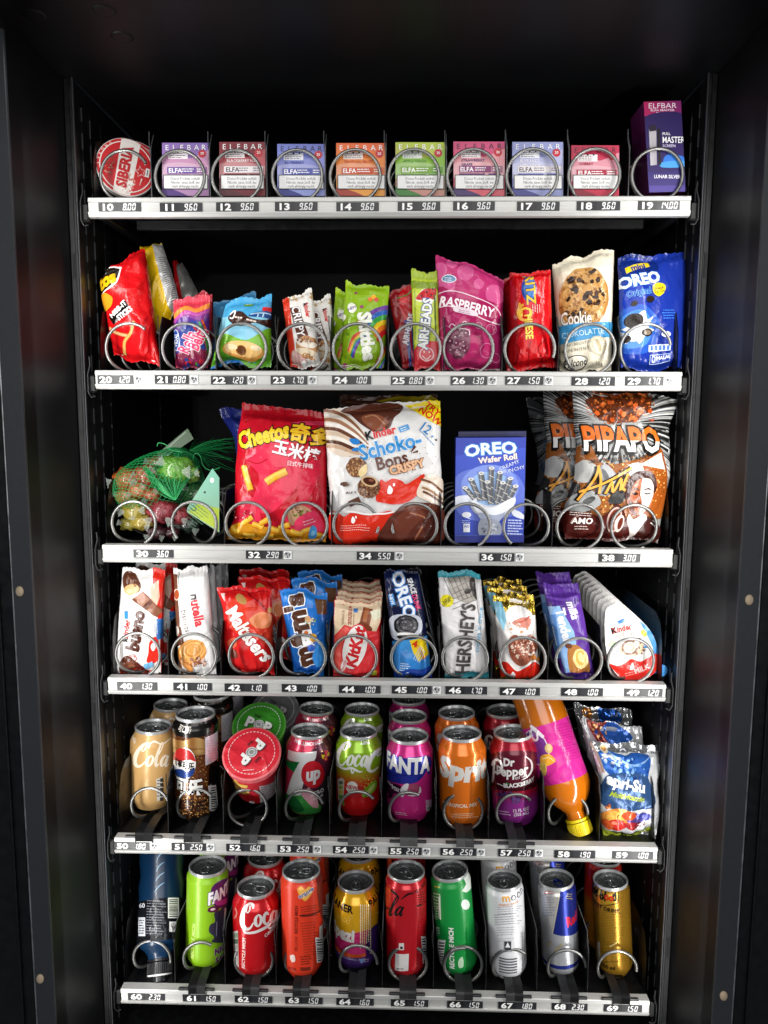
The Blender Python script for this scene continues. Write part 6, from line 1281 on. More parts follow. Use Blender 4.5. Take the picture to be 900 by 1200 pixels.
def script(S, txt, x, y, h, c, rot=0, sx=1, sh=.12, wt=1):
    ca, sa = math.cos(math.radians(rot)), math.sin(math.radians(rot)); px_ = 0
    for ch in txt:
        for pts, ws in SCRIPT[ch]:
            q = []
            for a, b in pts:
                lx, ly = (px_+a+b*sh)*h*sx, b*h; q.append((x+lx*ca-ly*sa, y-lx*sa-ly*ca))
            S.K(q, [w*h*1.05*wt for w in ws], c, None, 6)
        px_ += ADV[ch]
def band(S, h0, h1, c, m=None, a0=-PI, a1=PI):
    v0, v1 = S.info['h2v'](h0), S.info['h2v'](h1); S.lay([((a0, v0), (a1, v0), (a1, v1)), ((a0, v0), (a1, v1), (a0, v1))], c, m)
def hpx(S, x, y): return S.info['hit'](x, y)[1]
# ---- row 5
def a50(S):
    script(S, 'Cola', 153, 898, 12.8, '#f3e6cf', 0, .82, .16); S.K([(172, 876), (180, 869), (190, 872), (200, 865)], [1, 2.4, 2, .8], '#f3e6cf'); S.T('Vanilla', 158, 865, 4.2, '#f3e6cf', -12, .02, sh=.2)
    S.P_([(183, 913), (190, 910), (191, 936), (184, 939)], '#d8d4cc'); [S.rr(189.4, 914+k*5.6, 3.8, 4.4, '#3a3630', 8) for k in range(5)]; S.lines(184, 914, 4, 6, 3.6, '#6a6258', 0, 1.2); S.K([(203, 905), (198, 912), (203, 922)], 2, '#3a3028')
C50 = can('drink_can', 'tan gold vanilla cola can with white script, front of the leftmost column above price 50', 152, 204.4, 849.5, 949, Z5, '#c9a066', a50, GD, xtop=180, yaw_tab=.9, finish='can_matte')
copy_thing(C50, (0, .084, 0), 'second tan gold can, directly behind the front vanilla cola can')
def a51(S):
    cx = 229; top = hpx(S, cx, 865)
    S.D(232, 905, 32, 50, 700, .5, 1.3, ['#6a3a20', '#8a5028', '#a86c34', '#24120a', '#c89858', '#3c1e10'], seed=5); S.D(230, 948, 30, 14, 220, .5, 1.2, ['#8a5a2c', '#1c0e07', '#c89858'], seed=7); S.B([(200, 866), (216, 868), (228, 864), (244, 867), (260, 862), (260, 876), (240, 880), (224, 876), (208, 882), (200, 878)], lambda u, v: mix('#8a5a2c', '#b8935a', .5+.5*math.sin(u*9)))
    S.P_([(245, 898), (262, 892), (262, 958), (248, 962), (244, 930)], '#140f0d')
    band(S, top+.001, .2, '#151311'); S.T('可口感', 216, 855, 5, '#e9e4dc', -6, .05, sx=.8); S.T('CHINA COLA', 229, 847, 2.2, '#9a948c', -6, .03, res=1); S.D(247, 852, 3, 5, 8, .8, 1.8, ['#8a2020', '#5a1818'], seed=4)
    S.E(216.5, 894.5, 13, 18.6, '#e9e6e2'); S.B([(204, 886), (208, 878), (216, 877), (225, 882), (229, 892), (220, 889), (212, 892), (204, 890)], '#c02a2a'); S.B([(205, 902), (212, 901), (220, 904), (228, 899), (226, 908), (217, 912), (208, 909)], '#1f3a7c'); S.T('百事可乐', 214, 896, 6.4, '#1c1a18', -6, .06, sx=.78)
    S.T('可乐', 220, 922.5, 14, '#f2efea', -4, .07, sx=.86, ol=.05, olc='#1c120c'); S.T('生可乐', 222, 944, 8.2, '#2a140a', -4, .07, sx=1.0); S.lines(206, 936, 20, 2, 3, '#2a140a', -4, 1.2)
    S.P_([(240, 864), (254.5, 856), (254.8, 888), (240.5, 897)], '#ddd8e2'); S.lines(242, 868, 12, 8, 3, '#b8b0c0', 8, .7); bar_code(S, 249.5, 935, 9, 30, 6, hor=True); S.P_([(245, 922), (247, 918), (247, 946), (245, 950)], '#e8e8e6')
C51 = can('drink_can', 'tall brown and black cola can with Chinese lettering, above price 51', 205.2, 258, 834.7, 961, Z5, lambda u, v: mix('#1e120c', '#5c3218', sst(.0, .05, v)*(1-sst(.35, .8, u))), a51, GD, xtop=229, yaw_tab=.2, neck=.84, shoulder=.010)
copy_thing(C51, (.004, .078, 0), 'second tall brown and black cola can, directly behind the front one'); copy_thing(C51, (.004, .156, 0), 'third tall brown and black cola can, deepest in its column')
def cup(name, label, lx, ly, rx, Y, red, dark, seed, main=True):
    L = at(lx, ly, Y); A = Vector((.03, -.58, .80)).normalized(); R = rx*(L-CAMP).dot(FW)/900; X = RT.copy(); X = (X-A*X.dot(A)).normalized(); V = A.cross(X)
    if V.z < 0: V = -V
    H = .086; O = L-A*H; fr = (O, X, V, A) if X.cross(V).dot(A) > 0 else (O, X, -V, A)
    t = thing(name, label, 'snack cup', O, 'popcorn cups on the fifth shelf')
    rb = R*.79; k = 48; ug = [-PI+2*PI*i/k for i in range(k+1)]; hs = [0, .003]+[.003+(H-.010-.003)*j/10 for j in range(1, 11)]
    rad = [rb*.97]+[rb+(R*.955-rb)*(h/H) for h in hs[1:]]; F = -fr[2] if fr[2].dot(CAMP-O) < 0 else fr[2]; F = (CAMP-O); F = (F-A*F.dot(A)).normalized(); XX = A.cross(F); XX = -XX if XX.dot(RT) < 0 else XX
    P = [[O+(F*math.cos(a)+XX*math.sin(a))*r+A*h for r, h in zip(rad, hs)] for a in ug]; N = [[(F*math.cos(a)+XX*math.sin(a)-A*.12).normalized() for _ in hs] for a in ug]
    def to_uv(x, y):
        d = ray(x, y); o = CAMP-O; rr_ = R*.86
        for _ in range(4):
            dx, dy_, ox, oy = d.dot(XX), d.dot(F), o.dot(XX), o.dot(F); a, b, c = dx*dx+dy_*dy_, 2*(ox*dx+oy*dy_), ox*ox+oy*oy-rr_*rr_; q = max(0, b*b-4*a*c); tt = (-b-math.sqrt(q))/(2*a); p = o+d*tt; h = p.dot(A); rr_ = rb+(R*.955-rb)*max(0, min(1, h/H))
        return math.atan2(p.dot(XX), p.dot(F)), h
    S = Surf(ug, hs, P, N, to_uv, ['card']); S.base(red)
    if main:
        S.lay([((-.7, 0), (.6, 0), (.6, .03)), ((-.7, 0), (.6, .03), (-.7, .03))], '#b8141c'); S.P_([(304, 921), (325, 912), (322, 936), (305, 942)], '#d8ced2'); S.lines(305, 923, 17, 7, 2.4, '#8a6a74', 18, .9)
        for p in ([(274, 914), (280, 920), (290, 922)], [(276, 920), (283, 928), (292, 928)], [(272, 908), (280, 914), (287, 914)]): S.K(p, 3.6, '#e0a83a'); S.K(p, 1.6, '#f2d070')
        S.rr(295, 941, 6, 5, '#e8e0e0', -8); S.rr(309, 944, 4, 3, '#e8e0e0', 10)
    S.mb[0].lathe([(0, .0005), (rb*.9, .0005), (rb*.97, 0)], (O, X, fr[2], A), 32, lin('#c8b8a8'))
    S.mb[0].build('cup_body', S.mats, t)
    fl = (L, X, fr[2], A)
    f = lambda x, y: (((x-lx)/rx+1)/2, (1-(y-ly)/(rx*.86))/2)
    S = flat_surf(L-X*R-V*R+A*.0006, X*2*R, V*2*R, A, f, ['film']); mb = MB()
    mb.lathe([(R*.94, -.012), (R*.985, -.0115), (R*1.0, -.003), (R*1.02, -.002), (R*1.02, -.0004), (R*.98, .0004), (0, .0004)], fl, 48, lin(dark)); S.mb[0] = mb
    S.E(lx, ly, rx*.955, rx*.82, red, k=48)
    for k in range(40):
        a = 2*PI*k/40; S.rr(lx+rx*.80*math.cos(a), ly+rx*.69*math.sin(a), 2.6, .9, mix(red, '#ffffff', .55), -math.degrees(a)+90)
    rt = -128 if main else -18
    ca, sa = math.cos(math.radians(rt)), math.sin(math.radians(rt)); st = rx*.36
    for k, ch in ((-1, 'P'), (1, 'P')): S.T(ch, lx+k*st*ca, ly-k*st*sa*.86, rx*.34, '#e9e9e6', rt+(4 if main else 0), .09, sx=1.15, drop=(.8, 1, '#3a3a3a'))
    S.E(lx, ly, rx*.20, rx*.17, '#c9cccb'); S.ring(lx, ly, rx*.15, rx*.125, .9, '#7d8280'); S.E(lx, ly, rx*.08, rx*.07, '#8e9492'); S.T('THE', lx-.1*rx, ly-rx*.30, 3, '#2c2c2c', rt, .04); S.T('BAR', lx+.24*rx, ly+rx*.25, 3, '#2c2c2c', rt, .04); S.lines(lx-7, ly+rx*.58, 16, 1, 2, mix(red, '#ffffff', .6), 4, .8)
    S.mb[0].build('cup_lid', S.mats, t)
    return t
cup('snack_cup', 'red popcorn cup tilted forward with its round red lid facing out, above price 52', 295, 882.5, 33.6, .040, '#d32c3a', '#dd6a70', 1)
cup('snack_cup', 'popcorn cup with a round green lid, right behind the red-lidded cup', 303.5, 850, 31, .110, '#3c8f2c', '#63b04a', 2, False)
cup('snack_cup', 'grey lidded popcorn cup, deepest behind the red and green lids', 322, 832, 28, .180, '#77797c', '#8c8e92', 3, False)
def a53(S):
    band(S, hpx(S, 361, 866), .2, '#e8c41c'); band(S, hpx(S, 361, 869), hpx(S, 361, 866.5), '#d8334c')
    S.B([(352, 900), (372, 872), (392, 866), (392, 960), (360, 960), (350, 930)], '#5a2438'); S.B([(362, 950), (374, 920), (392, 900), (392, 960)], '#352a30'); S.P_([(334, 890), (352, 893), (345, 905)], '#1d7a3c'); S.B([(334, 932), (352, 926), (372, 940), (378, 954), (340, 954)], '#3c9a44'); S.B([(336, 940), (346, 934), (356, 950), (344, 954)], '#1f6a36'); S.P_([(352, 930), (362, 922), (372, 936), (374, 948), (366, 946)], '#e8a8b4')
    S.P_([(338, 878), (371, 880), (370, 888), (358, 908), (352, 932), (336, 930), (343, 908), (351, 893), (337, 889)], '#f0efee'); S.E(366.5, 907.5, 13.6, 16, '#cf1c2c'); S.E(366, 907, 13, 15.2, '#d8202e'); S.T('up', 367.5, 906, 14.5, '#f7f5f4', 8, .08, sh=.16, sx=.80)
    S.T('PINK LEMONADE', 361.5, 870.3, 3.6, '#f4dfe2', 0, .04, sx=1.08, arc=-1.2); S.T('ZERO', 372, 928.5, 4.6, '#f0efee', 10, .05); S.T('SUGAR', 373, 934, 3, '#f0efee', 12, .03); S.D(381, 884, 4, 7, 22, .7, 2.2, ['#e8b01c', '#d8334c', '#f0d02a'], seed=3); S.D(370, 876, 16, 5, 20, .4, .9, ['#f0a0b0', '#8a2040'], seed=4)
C53 = can('drink_can', 'pink lemonade can with white seven, red disc and green shapes, above price 53', 332.8, 387.4, 854.7, 954, Z5, '#cf3052', a53, GD, xtop=363, yaw_tab=1.2)
copy_thing(C53, (0, .086, 0), 'second pink and yellow lemonade can, behind the front one with the red disc')
def a54(S):
    script(S, 'Coca', 390.5, 896.5, 13, '#f2f3ec', -3, .72, .1, 1.0); script(S, 'C', 425.5, 903, 13.4, '#f2f3ec', -4, .78, .28, 1.05); S.K([(393, 896), (404, 901), (412, 900), (420, 904), (425, 904)], [1, 2.6, 3, 2.2, .4], '#f2f3ec'); S.K([(411, 900), (413, 906), (416, 901)], [1.5, 2, .5], '#f2f3ec'); S.T('Lime', 428, 869.5, 4.6, '#f2f3ec', -4, .04)
    S.E(412.5, 922.5, 6.9, 6.9, '#f3efe8'); S.T('NEW', 412.5, 922.5, 4.2, '#c8241c', -3, .06); S.D(432, 916, 10, 9, 60, .4, 1.2, ['#d8a03a', '#9ac83a', '#f0d060', '#d85a2c'], seed=5); S.B([(424, 930), (428, 924), (436, 916), (441, 915), (440, 924), (433, 932), (426, 934)], '#7fb82a'); S.B([(427, 930), (434, 922), (439, 917), (438, 924), (431, 931)], '#c8dc6a'); S.K([(429, 931), (437, 919)], .8, '#e8f0b0'); S.D(430, 931, 4, 3, 14, .5, 1.2, ['#b8d850', '#6a9a20'], seed=6)
    S.P_([(396, 913), (401, 911), (404, 914), (403, 936), (397, 938)], '#c9c0b0'); [S.rr(400, 917+k*5.4, 4.4, 4, c, 4) for k, c in enumerate(('#6a6a62', '#8aa040', '#c8b040', '#5a9a3a', '#5a9a3a'))]; S.K([(398, 940), (402, 936), (403, 944)], 2, '#5a9a3a')
C54 = can('drink_can', 'lime cola can fading from green to red with white script, above price 54', 392.6, 447, 855.3, 955, Z5, lambda u, v: mix('#c81a1e', '#86b01f', sst(.045, .088, v)) if v < .06 else mix('#c81a1e', '#8ab422', sst(.045, .084, v)), a54, GD, xtop=420.4, yaw_tab=-.7)
copy_thing(C54, (0, .084, 0), 'second lime cola can, behind the front green-to-red one')
def a55(S):
    S.B([(448, 888), (460, 886), (484, 892), (503, 890), (502, 899), (494, 912), (484, 918), (466, 918), (452, 912), (450, 900)], '#26309a'); S.B([(449, 884), (478, 889), (503, 886), (502, 902), (470, 909), (449, 907)], '#26309a')
    S.T('FANTA', 476.5, 897.4, 17, '#f6f5f6', -2, .08, sx=.80, ol=.05, olc='#26309a', drop=(.5, 3.2, '#26309a'))
    S.B([(449, 916), (468, 920), (470, 928), (456, 930), (448, 924)], '#3a1230'); S.T('strawberry', 459.5, 920, 3.4, '#f3eef2', -10, .04); S.T('& kiwi', 463, 924.6, 3, '#f3eef2', -8, .03); S.B([(476, 920), (489, 919), (492, 926), (482, 932), (474, 930)], '#a84a6a'); S.K([(478, 921), (482, 930)], .7, '#c87a90'); S.B([(469, 926), (474, 919), (479, 919), (476, 928), (471, 934)], '#f6f2f4'); S.K([(492, 922), (492, 928), (486, 932), (478, 932)], [1, 2.4, 1.6, .6], '#f6f2f4'); S.B([(455, 932), (459, 929), (461, 932), (457, 936)], '#2a1024'); S.lines(463, 951, 17, 2, 2.4, '#f0c0dc', -8, .9); S.rr(502.5, 942, 7, 10, '#d8a8c8', 8); bar_code(S, 502.5, 947, 6.4, 6, 8)
C55 = can('drink_can', 'hot pink strawberry soda can with white letters on navy, above price 55', 452.4, 507.6, 860.5, 962, Z5, '#d42c86', a55, GD, xtop=480, yaw_tab=.1)
copy_thing(C55, (0, .072, 0), 'second hot pink soda can, behind the front one with the navy lettering'); copy_thing(C55, (.0, .144, 0), 'third hot pink soda can, deepest in its column')
def a56(S):
    S.T('Sprite', 516, 894, 22.5, '#e9e5de', -3, .09, sh=.10, sx=1.08, al='l'); S.T('TROPICAL MIX', 541, 944.5, 3.9, '#f6e3cc', 2, .05, sh=.2, sx=1.0); S.E(521, 940, 2, 1.6, '#f6e3cc'); S.lines(529, 954, 34, 3, 2.2, '#f6d3ac', 3, .8); S.T('Zero', 558, 850, 3, '#f6e3cc')
C56 = can('drink_can', 'plain bright orange soda can with big pale lettering, above price 56', 514.5, 571.4, 857.6, 967, Z5, '#e5741a', a56, GD, xtop=541, yaw_tab=-1.0)
copy_thing(C56, (-.002, .076, 0), 'second bright orange soda can, behind the front one')
def a57(S):
    S.B([(573, 886), (600, 880), (632, 884), (632, 915), (600, 922), (573, 914)], '#5e1026'); S.D(590, 926, 10, 7, 30, 1.2, 2.6, ['#3a2050', '#5a3a78', '#2c1840'], seed=4); S.D(606, 936, 9, 5, 20, 1.2, 2.4, ['#3a2050', '#5a3a78', '#6a4a88'], seed=6); S.E(593, 920, 4, 3, '#2f6a34', 20); S.E(618, 921, 5, 3, '#2f6a34', -20); S.P_([(574, 917), (632, 906), (632, 912), (600, 919), (574, 921)], '#4a0c1c')
    S.T('Dr', 596.5, 893, 8.6, '#f4f0ee', 6, .07, sh=.15, sx=.9); S.T('Pepper', 600, 904, 10.6, '#f4f0ee', 6, .05, sh=.15, sx=.90); S.ring(583, 898, 5.4, 8, 2.6, '#f4f0ee', 10, a0=-140, a1=170); S.K([(580, 890), (578, 912), (577, 917)], [2, 2.8, .8], '#f4f0ee'); S.K([(615, 886), (622, 892), (623, 902), (618, 910), (611, 914)], [.6, 2, 2.2, 1.6, .5], '#f4f0ee'); S.T('EST 1885', 611, 910.5, 2.6, '#f4f0ee', 10, .02, res=1)
    S.T('BLACKBERRY', 609.5, 919, 4.6, '#f4f0ee', 8, .06, sx=.98); S.K([(583, 918), (588, 920), (592, 922)], 1, '#f4f0ee'); S.T('12 FL OZ', 611, 949, 3.4, '#f0d8ee', 6, .04); S.T('(355 mL)', 611, 953.6, 3.4, '#f0d8ee', 6, .04); S.lines(581, 949, 20, 2, 3, '#e0b8dc', -8, 1)
C57 = can('drink_can', 'dark red and purple blackberry soda can with white curled lettering, above price 57', 576.4, 632.4, 856.6, 966, Z5, lambda u, v: mix('#8a2a86', '#a3142c', sst(.036, .054, v)), a57, GD, xtop=601, yaw_tab=.3)
copy_thing(C57, (-.002, .08, 0), 'second dark red soda can, behind the blackberry one')
def bottle(name, label, P0, P1, prof, col, art, parts, group, mats=('juice',), R=.034, k=48):
    """revolved bottle from its cap end P0 towards P1; prof = (distance, radius)"""
    A = (P1-P0).normalized(); O = P0; F = CAMP-O; F = (F-A*F.dot(A)).normalized(); X = A.cross(F); X = -X if X.dot(RT) < 0 else X
    ug = [-PI+2*PI*i/k for i in range(k+1)]; hs = [p[0] for p in prof]; rs = [p[1] for p in prof]
    P = [[O+(F*math.cos(a)+X*math.sin(a))*r+A*h for h, r in zip(hs, rs)] for a in ug]; N = []
    for a in ug:
        d = F*math.cos(a)+X*math.sin(a); row = []
        for q in range(len(prof)):
            a0, a1 = prof[max(0, q-1)], prof[min(len(prof)-1, q+1)]; row.append((d*(a1[0]-a0[0])-A*(a1[1]-a0[1])).normalized())
        N.append(row)
    def to_uv(x, y):
        d = ray(x, y); o = CAMP-O; rr_ = R
        dx, dy_, ox, oy = d.dot(X), d.dot(F), o.dot(X), o.dot(F); a, b, c = dx*dx+dy_*dy_, 2*(ox*dx+oy*dy_), ox*ox+oy*oy-rr_*rr_; q = max(0, b*b-4*a*c); tt = (-b-math.sqrt(q))/(2*a); p = o+d*tt
        return math.atan2(p.dot(X), p.dot(F)), p.dot(A)
    S = Surf(ug, hs, P, N, to_uv, list(mats)); S.base(col); S.info = dict(h2v=lambda h: h)
    if art: art(S)
    t = thing(name, label, 'bottle', O, group); S.mb[0].build('bottle_body', S.mats, t)
    for nm, pf, c, m, kn in parts:
        b = MB(); b.lathe([(r, h) for h, r in pf], (O, X, F if X.cross(F).dot(A) > 0 else -F, A), 40, lin(c))
        if kn:
            for i in range(40):
                a = 2*PI*i/40; d = F*math.cos(a)+X*math.sin(a); b.tube([O+d*(kn[0])+A*kn[1], O+d*kn[0]+A*kn[2]], .0005, 5, lin(c))
        b.build(nm, [m], t)
    return t
def a58(S):
    S.lay([((-PI, .078), (PI, .078), (PI, .158)), ((-PI, .078), (PI, .158), (-PI, .158))], '#cf2e92', 'film')
    S.E(629, 876, 13, 22, '#f2ecf2', 22, 'film'); S.E(629, 876, 12, 21, '#7c3a92', 22, 'film'); S.K([(622, 850), (628, 856), (637, 864)], [3, 4.4, 3.6], '#f4eef4', 'film'); S.K([(624, 853), (622, 860), (626, 867), (630, 866), (629, 858)], [2, 3, 3, 2.4, 1.6], '#f4eef4', 'film')
    S.E(643, 877, 4.6, 5.6, '#d8b878', 10, 'film'); S.E(643, 876, 3, 4, '#e8d098', 10, 'film'); S.B([(634, 886), (644, 884), (651, 892), (640, 898), (634, 896)], '#e8a83a', 'film'); S.K([(636, 889), (644, 888), (649, 892)], 1, '#f6dc98', 'film'); S.B([(633, 894), (640, 896), (640, 908), (634, 906)], '#d8b858', 'film')
    S.lines(652, 850, 20, 14, 3.2, '#b0207c', 12, .9, 4, 'film')
PF58 = [(.019, .0130), (.030, .0130), (.034, .0150), (.040, .0200), (.047, .0262), (.056, .0315), (.066, .0345), (.076, .0352), (.0775, .0344), (.10, .0340), (.13, .0340), (.156, .0344), (.162, .0350), (.175, .034), (.20, .034)]
bottle('soda_bottle', 'upside-down orange soda bottle with magenta label and yellow cap, above price 58', at(682, 977, .040), at(627, 812, .100), PF58, '#c2690e', a58,
       [('bottle_cap', [(0, 0), (0, .0145), (.0012, .0158), (.016, .0164), (.0175, .0160), (.0180, .012)], '#e8cf1c', 'pvc', (.0163, .003, .015)), ('cap_band', [(.0186, .0150), (.0190, .0162), (.0222, .0162), (.0226, .0140)], '#e8cf1c', 'pvc', None)], 'bottles on the two lower shelves')
def a59(S):
    S.B([(700, 886), (716, 884), (740, 890), (760, 890), (758, 900), (742, 916), (716, 914), (704, 904)], '#2a62b4'); S.B([(712, 896), (730, 888), (762, 890), (762, 908), (756, 922), (716, 920), (710, 908)], '#2a5cae'); S.D(716, 892, 12, 8, 12, 1.5, 4, ['#d8dadc', '#b0b4b8', '#88a8d0'], seed=14); S.K([(712, 884), (740, 900), (764, 892)], [1, 3, 1], '#8fb4e0'); S.B([(706, 915), (740, 908), (762, 916), (764, 950), (708, 950)], '#31507c'); S.D(735, 905, 26, 14, 40, 1, 3.4, ['#5a90d8', '#1c3f84', '#88b4e8'], seed=6)
    S.E(709, 881, 4.6, 6, '#d8d0b8'); S.E(709, 881, 2.8, 3.6, '#c88a4a'); S.ring(731, 885, 3, 2.4, 1.2, '#dfe8f4', a0=0, a1=180); S.K([(694, 872), (700, 890), (704, 910)], 3, '#b09488')
    S.T('Capri-Sun', 728, 922.5 if 0 else 920.5-.0, 0.01, '#ffffff'); S.T('apri-Su', 732, 921, 12.6, '#f6f6f6', -12, .07, sx=.98)
    S.T('Multivitamin', 733, 937, 6.4, '#a8b83c', -8, .05, sx=.92, sh=.15); S.B([(708, 960), (722, 952), (738, 956), (744, 966), (728, 970), (710, 972)], '#d88a3a'); S.E(721, 962, 9, 6.4, '#e0a848', 10); S.E(742, 964, 11, 7, '#4a3a7c', -10); S.E(735, 960, 8, 5, '#c8502a'); S.E(722, 972, 10, 7, '#c82a22', 4); S.E(719, 969.6, 3, 2, '#f08a70'); S.E(738, 972, 8, 4.4, '#a82a2c', -14); S.B([(708, 972), (712, 966), (718, 974), (714, 979)], '#d85a2c'); S.K([(722, 966), (723, 961), (726, 959)], .8, '#4a2c14'); S.E(752, 962, 8, 5, '#3a3f8a'); S.D(748, 972, 8, 3, 14, 1, 1.8, ['#8a1c2c', '#5a1420'], seed=3); S.D(714, 952, 4, 4, 8, 1, 2, ['#b85a3a', '#d8904a'], seed=9)
    S.P_([(706, 978), (728, 984), (750, 980), (764, 974), (764, 984), (730, 995), (708, 990)], '#a8b434'); S.T('No', 735, 986, 5.6, '#1c2a10', 4, .05)
def sh59(S): a59(S)
import types
def a59m(S):
    f = S.to_uv; S.to_uv = lambda x, y: f(x, y); 
    g = S.to_uv
    S.to_uv = lambda x, y: g(x, 868+(y-868)*.955); a59(S); S.to_uv = g
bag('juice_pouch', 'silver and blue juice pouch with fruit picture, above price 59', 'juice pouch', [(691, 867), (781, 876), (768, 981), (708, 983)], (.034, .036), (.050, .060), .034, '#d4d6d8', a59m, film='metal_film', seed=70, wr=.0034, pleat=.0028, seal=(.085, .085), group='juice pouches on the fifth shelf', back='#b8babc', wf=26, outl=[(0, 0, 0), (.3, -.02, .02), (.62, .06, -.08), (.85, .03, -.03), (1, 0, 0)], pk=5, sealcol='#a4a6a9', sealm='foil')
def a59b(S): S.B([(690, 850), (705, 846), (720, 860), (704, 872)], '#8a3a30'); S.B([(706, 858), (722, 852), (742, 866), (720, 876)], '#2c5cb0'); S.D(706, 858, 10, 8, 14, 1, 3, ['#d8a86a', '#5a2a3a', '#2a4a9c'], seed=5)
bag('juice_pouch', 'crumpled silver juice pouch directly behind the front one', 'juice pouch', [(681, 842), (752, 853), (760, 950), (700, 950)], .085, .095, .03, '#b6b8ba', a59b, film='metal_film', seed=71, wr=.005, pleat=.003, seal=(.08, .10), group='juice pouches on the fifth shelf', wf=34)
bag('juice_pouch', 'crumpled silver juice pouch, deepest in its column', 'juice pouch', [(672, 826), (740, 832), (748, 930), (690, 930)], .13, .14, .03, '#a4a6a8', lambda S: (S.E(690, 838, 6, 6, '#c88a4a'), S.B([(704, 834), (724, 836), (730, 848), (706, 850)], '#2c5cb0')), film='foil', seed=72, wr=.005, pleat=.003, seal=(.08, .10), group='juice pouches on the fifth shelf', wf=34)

# ---- row 6
def a60(S):
    S.lay([((-PI, .052), (PI, .052), (PI, .106)), ((-PI, .052), (PI, .106), (-PI, .106))], '#14161b', 'film'); S.lines(172, 1055, 24, 13, 3.2, '#7d838e', -2, .9, 4, 'film'); S.T('60', 166, 1061, 5, '#c8ccd4', 0, .05, m='film'); bar_code(S, 203.5, 1064, 13, 24, 0, hor=True); S.rr(166, 1086, 8, 22, '#c8ccd4', 0, 'film'); S.lines(163, 1078, 6, 6, 3, '#24262c', 0, 1.2, 6, 'film'); S.rr(203, 1086, 9, 12, '#e8e8e6', 0, 'film'); S.D(203, 1086, 3, 4, 14, .5, 1.2, ['#202024'], seed=4, m='film')
    for k in range(4): S.K([(180+k, 1046-k*12), (187, 1038-k*12), (193, 1034-k*12)], [.3, 1.5, .4], '#7fa6c8')
PF60 = [(h_, r_*1.15) for h_, r_ in [(.030, .0150), (.034, .0150), (.040, .0190), (.046, .0255), (.052, .0288), (.075, .0292), (.106, .0288), (.110, .0280), (.125, .0290), (.14, .0270), (.16, .0290), (.19, .029), (.20, .0285)]]
bottle('sports_bottle', 'upside-down dark blue sports drink bottle with black cap, leftmost on the bottom shelf', at(187, 1151, .022), at(190, 1010, .112), PF60, '#0a2a48', a60,
       [('sport_cap', [(0, 0), (0, .0090), (.0015, .0110), (.009, .0118), (.0100, .0150), (.0105, .0165), (.0255, .0172), (.0262, .0150)], '#1d1e21', 'pvc', (.0174, .012, .024)), ('white_seal', [(.0082, .0120), (.0084, .0172), (.0104, .0176), (.0106, .0150)], '#dcdcda', 'pvc', None), ('cap_band', [(.0268, .0150), (.0270, .0176), (.0296, .0176), (.0300, .0150)], '#1d1e21', 'pvc', None)], 'bottles on the two lower shelves', mats=('dark_pet',))
def rec(S, x, y, size, c, rot=90, b=.05): S.T('RECYCLE MICH', x, y, size, c, rot, b, sx=.95)
def a61(S):
    rec(S, 226, 1103, 4.6, '#cfe08a', 87, .04); S.B([(248, 1040), (268, 1030), (270, 1060), (252, 1062)], '#5a1c5c'); S.T('FANTA', 262, 1044, 13, '#f4f2f4', 8, .09, sx=.66, ol=.06, olc='#4a2a6c', sh=.15); S.P_([(250, 1056), (266, 1051), (266, 1058), (254, 1061)], '#b03a8c')
    S.E(250, 1065.5, 7, 3.6, '#5a1c3c', 14); S.E(249.5, 1065.5, 3, 1.4, '#e8c8d0', 14)
    S.B([(251, 1070), (258, 1066), (270, 1058), (272, 1100), (262, 1104), (248, 1104), (251, 1098), (245, 1092), (246, 1084), (252, 1080)], '#3a3548'); S.K([(254, 1080), (253.4, 1097)], 1, '#8a88a0'); S.K([(264, 1064), (262, 1090)], 1.6, '#d8dcd0')
    S.T('NIGHT', 262, 1108.5, 7.6, '#5a1c5c', 2, .08, sx=.8, ol=.03, olc='#f0e8f0'); S.T('SALEM', 262, 1119, 7.6, '#5a1c5c', 2, .08, sx=.8, ol=.03, olc='#f0e8f0'); S.lines(232, 1024, 14, 1, 3, '#c8e04a', -2, 1)
C61 = can('drink_can', 'tall lime green soda can with dark print at its right edge, above price 61', 217.4, 265.6, 1013, 1133.5, Z6, '#86b71c', a61, GD, xtop=243.6, neck=.88, shoulder=.009, dy=9, yaw_tab=-.5, finish='can_matte')
copy_thing(C61, (0, .072, 0), 'second tall lime green soda can, directly behind the front one')
def a62(S):
    script(S, 'Coca', 281, 1091, 13.4, '#f6efec', 14, .84, .1, 1.05); S.K([(285, 1088), (288, 1093), (300, 1092), (314, 1085), (320, 1078)], [1, 2.4, 3, 3, 1], '#f6efec'); S.K([(314, 1084), (316, 1088), (322, 1082)], [1, 2, .6], '#f6efec'); S.T('ORIGINAL', 310, 1097, 3.8, '#f6efec', 20, .04, al='l')
    rec(S, 285.5, 1117, 4, '#f0c8c4', 88, .06); S.P_([(273, 1092), (279, 1090), (280, 1134), (276, 1130)], '#c9c4bc'); [S.rr(276.5, 1096+k*7, 5, 5.4, c, -4) for k, c in enumerate(('#8a9a84', '#5a6a5a', '#a8a8a0', '#7a6a74', '#b8b4ac'))]; S.K([(276, 1064), (278, 1070), (275, 1076)], 1.6, '#e88a84'); S.T('O', 275.4, 1056, 5, '#e88a84', 60, .03)
C62 = can('drink_can', 'short red cola can with white script, above price 62', 272.6, 327.4, 1037.7, 1141, Z6, '#c8141c', a62, GD, xtop=300, dy=9, yaw_tab=1.1)
copy_thing(C62, (0, .076, 0), 'second short red cola can, behind the front one with white script')
def heart(S, x, y, r, c): S.B([(x, y-r*.55), (x+r*.5, y-r*.95), (x+r, y-r*.55), (x+r*.8, y+r*.15), (x, y+r), (x-r*.8, y+r*.15), (x-r, y-r*.55), (x-r*.5, y-r*.95)], c, k=4)
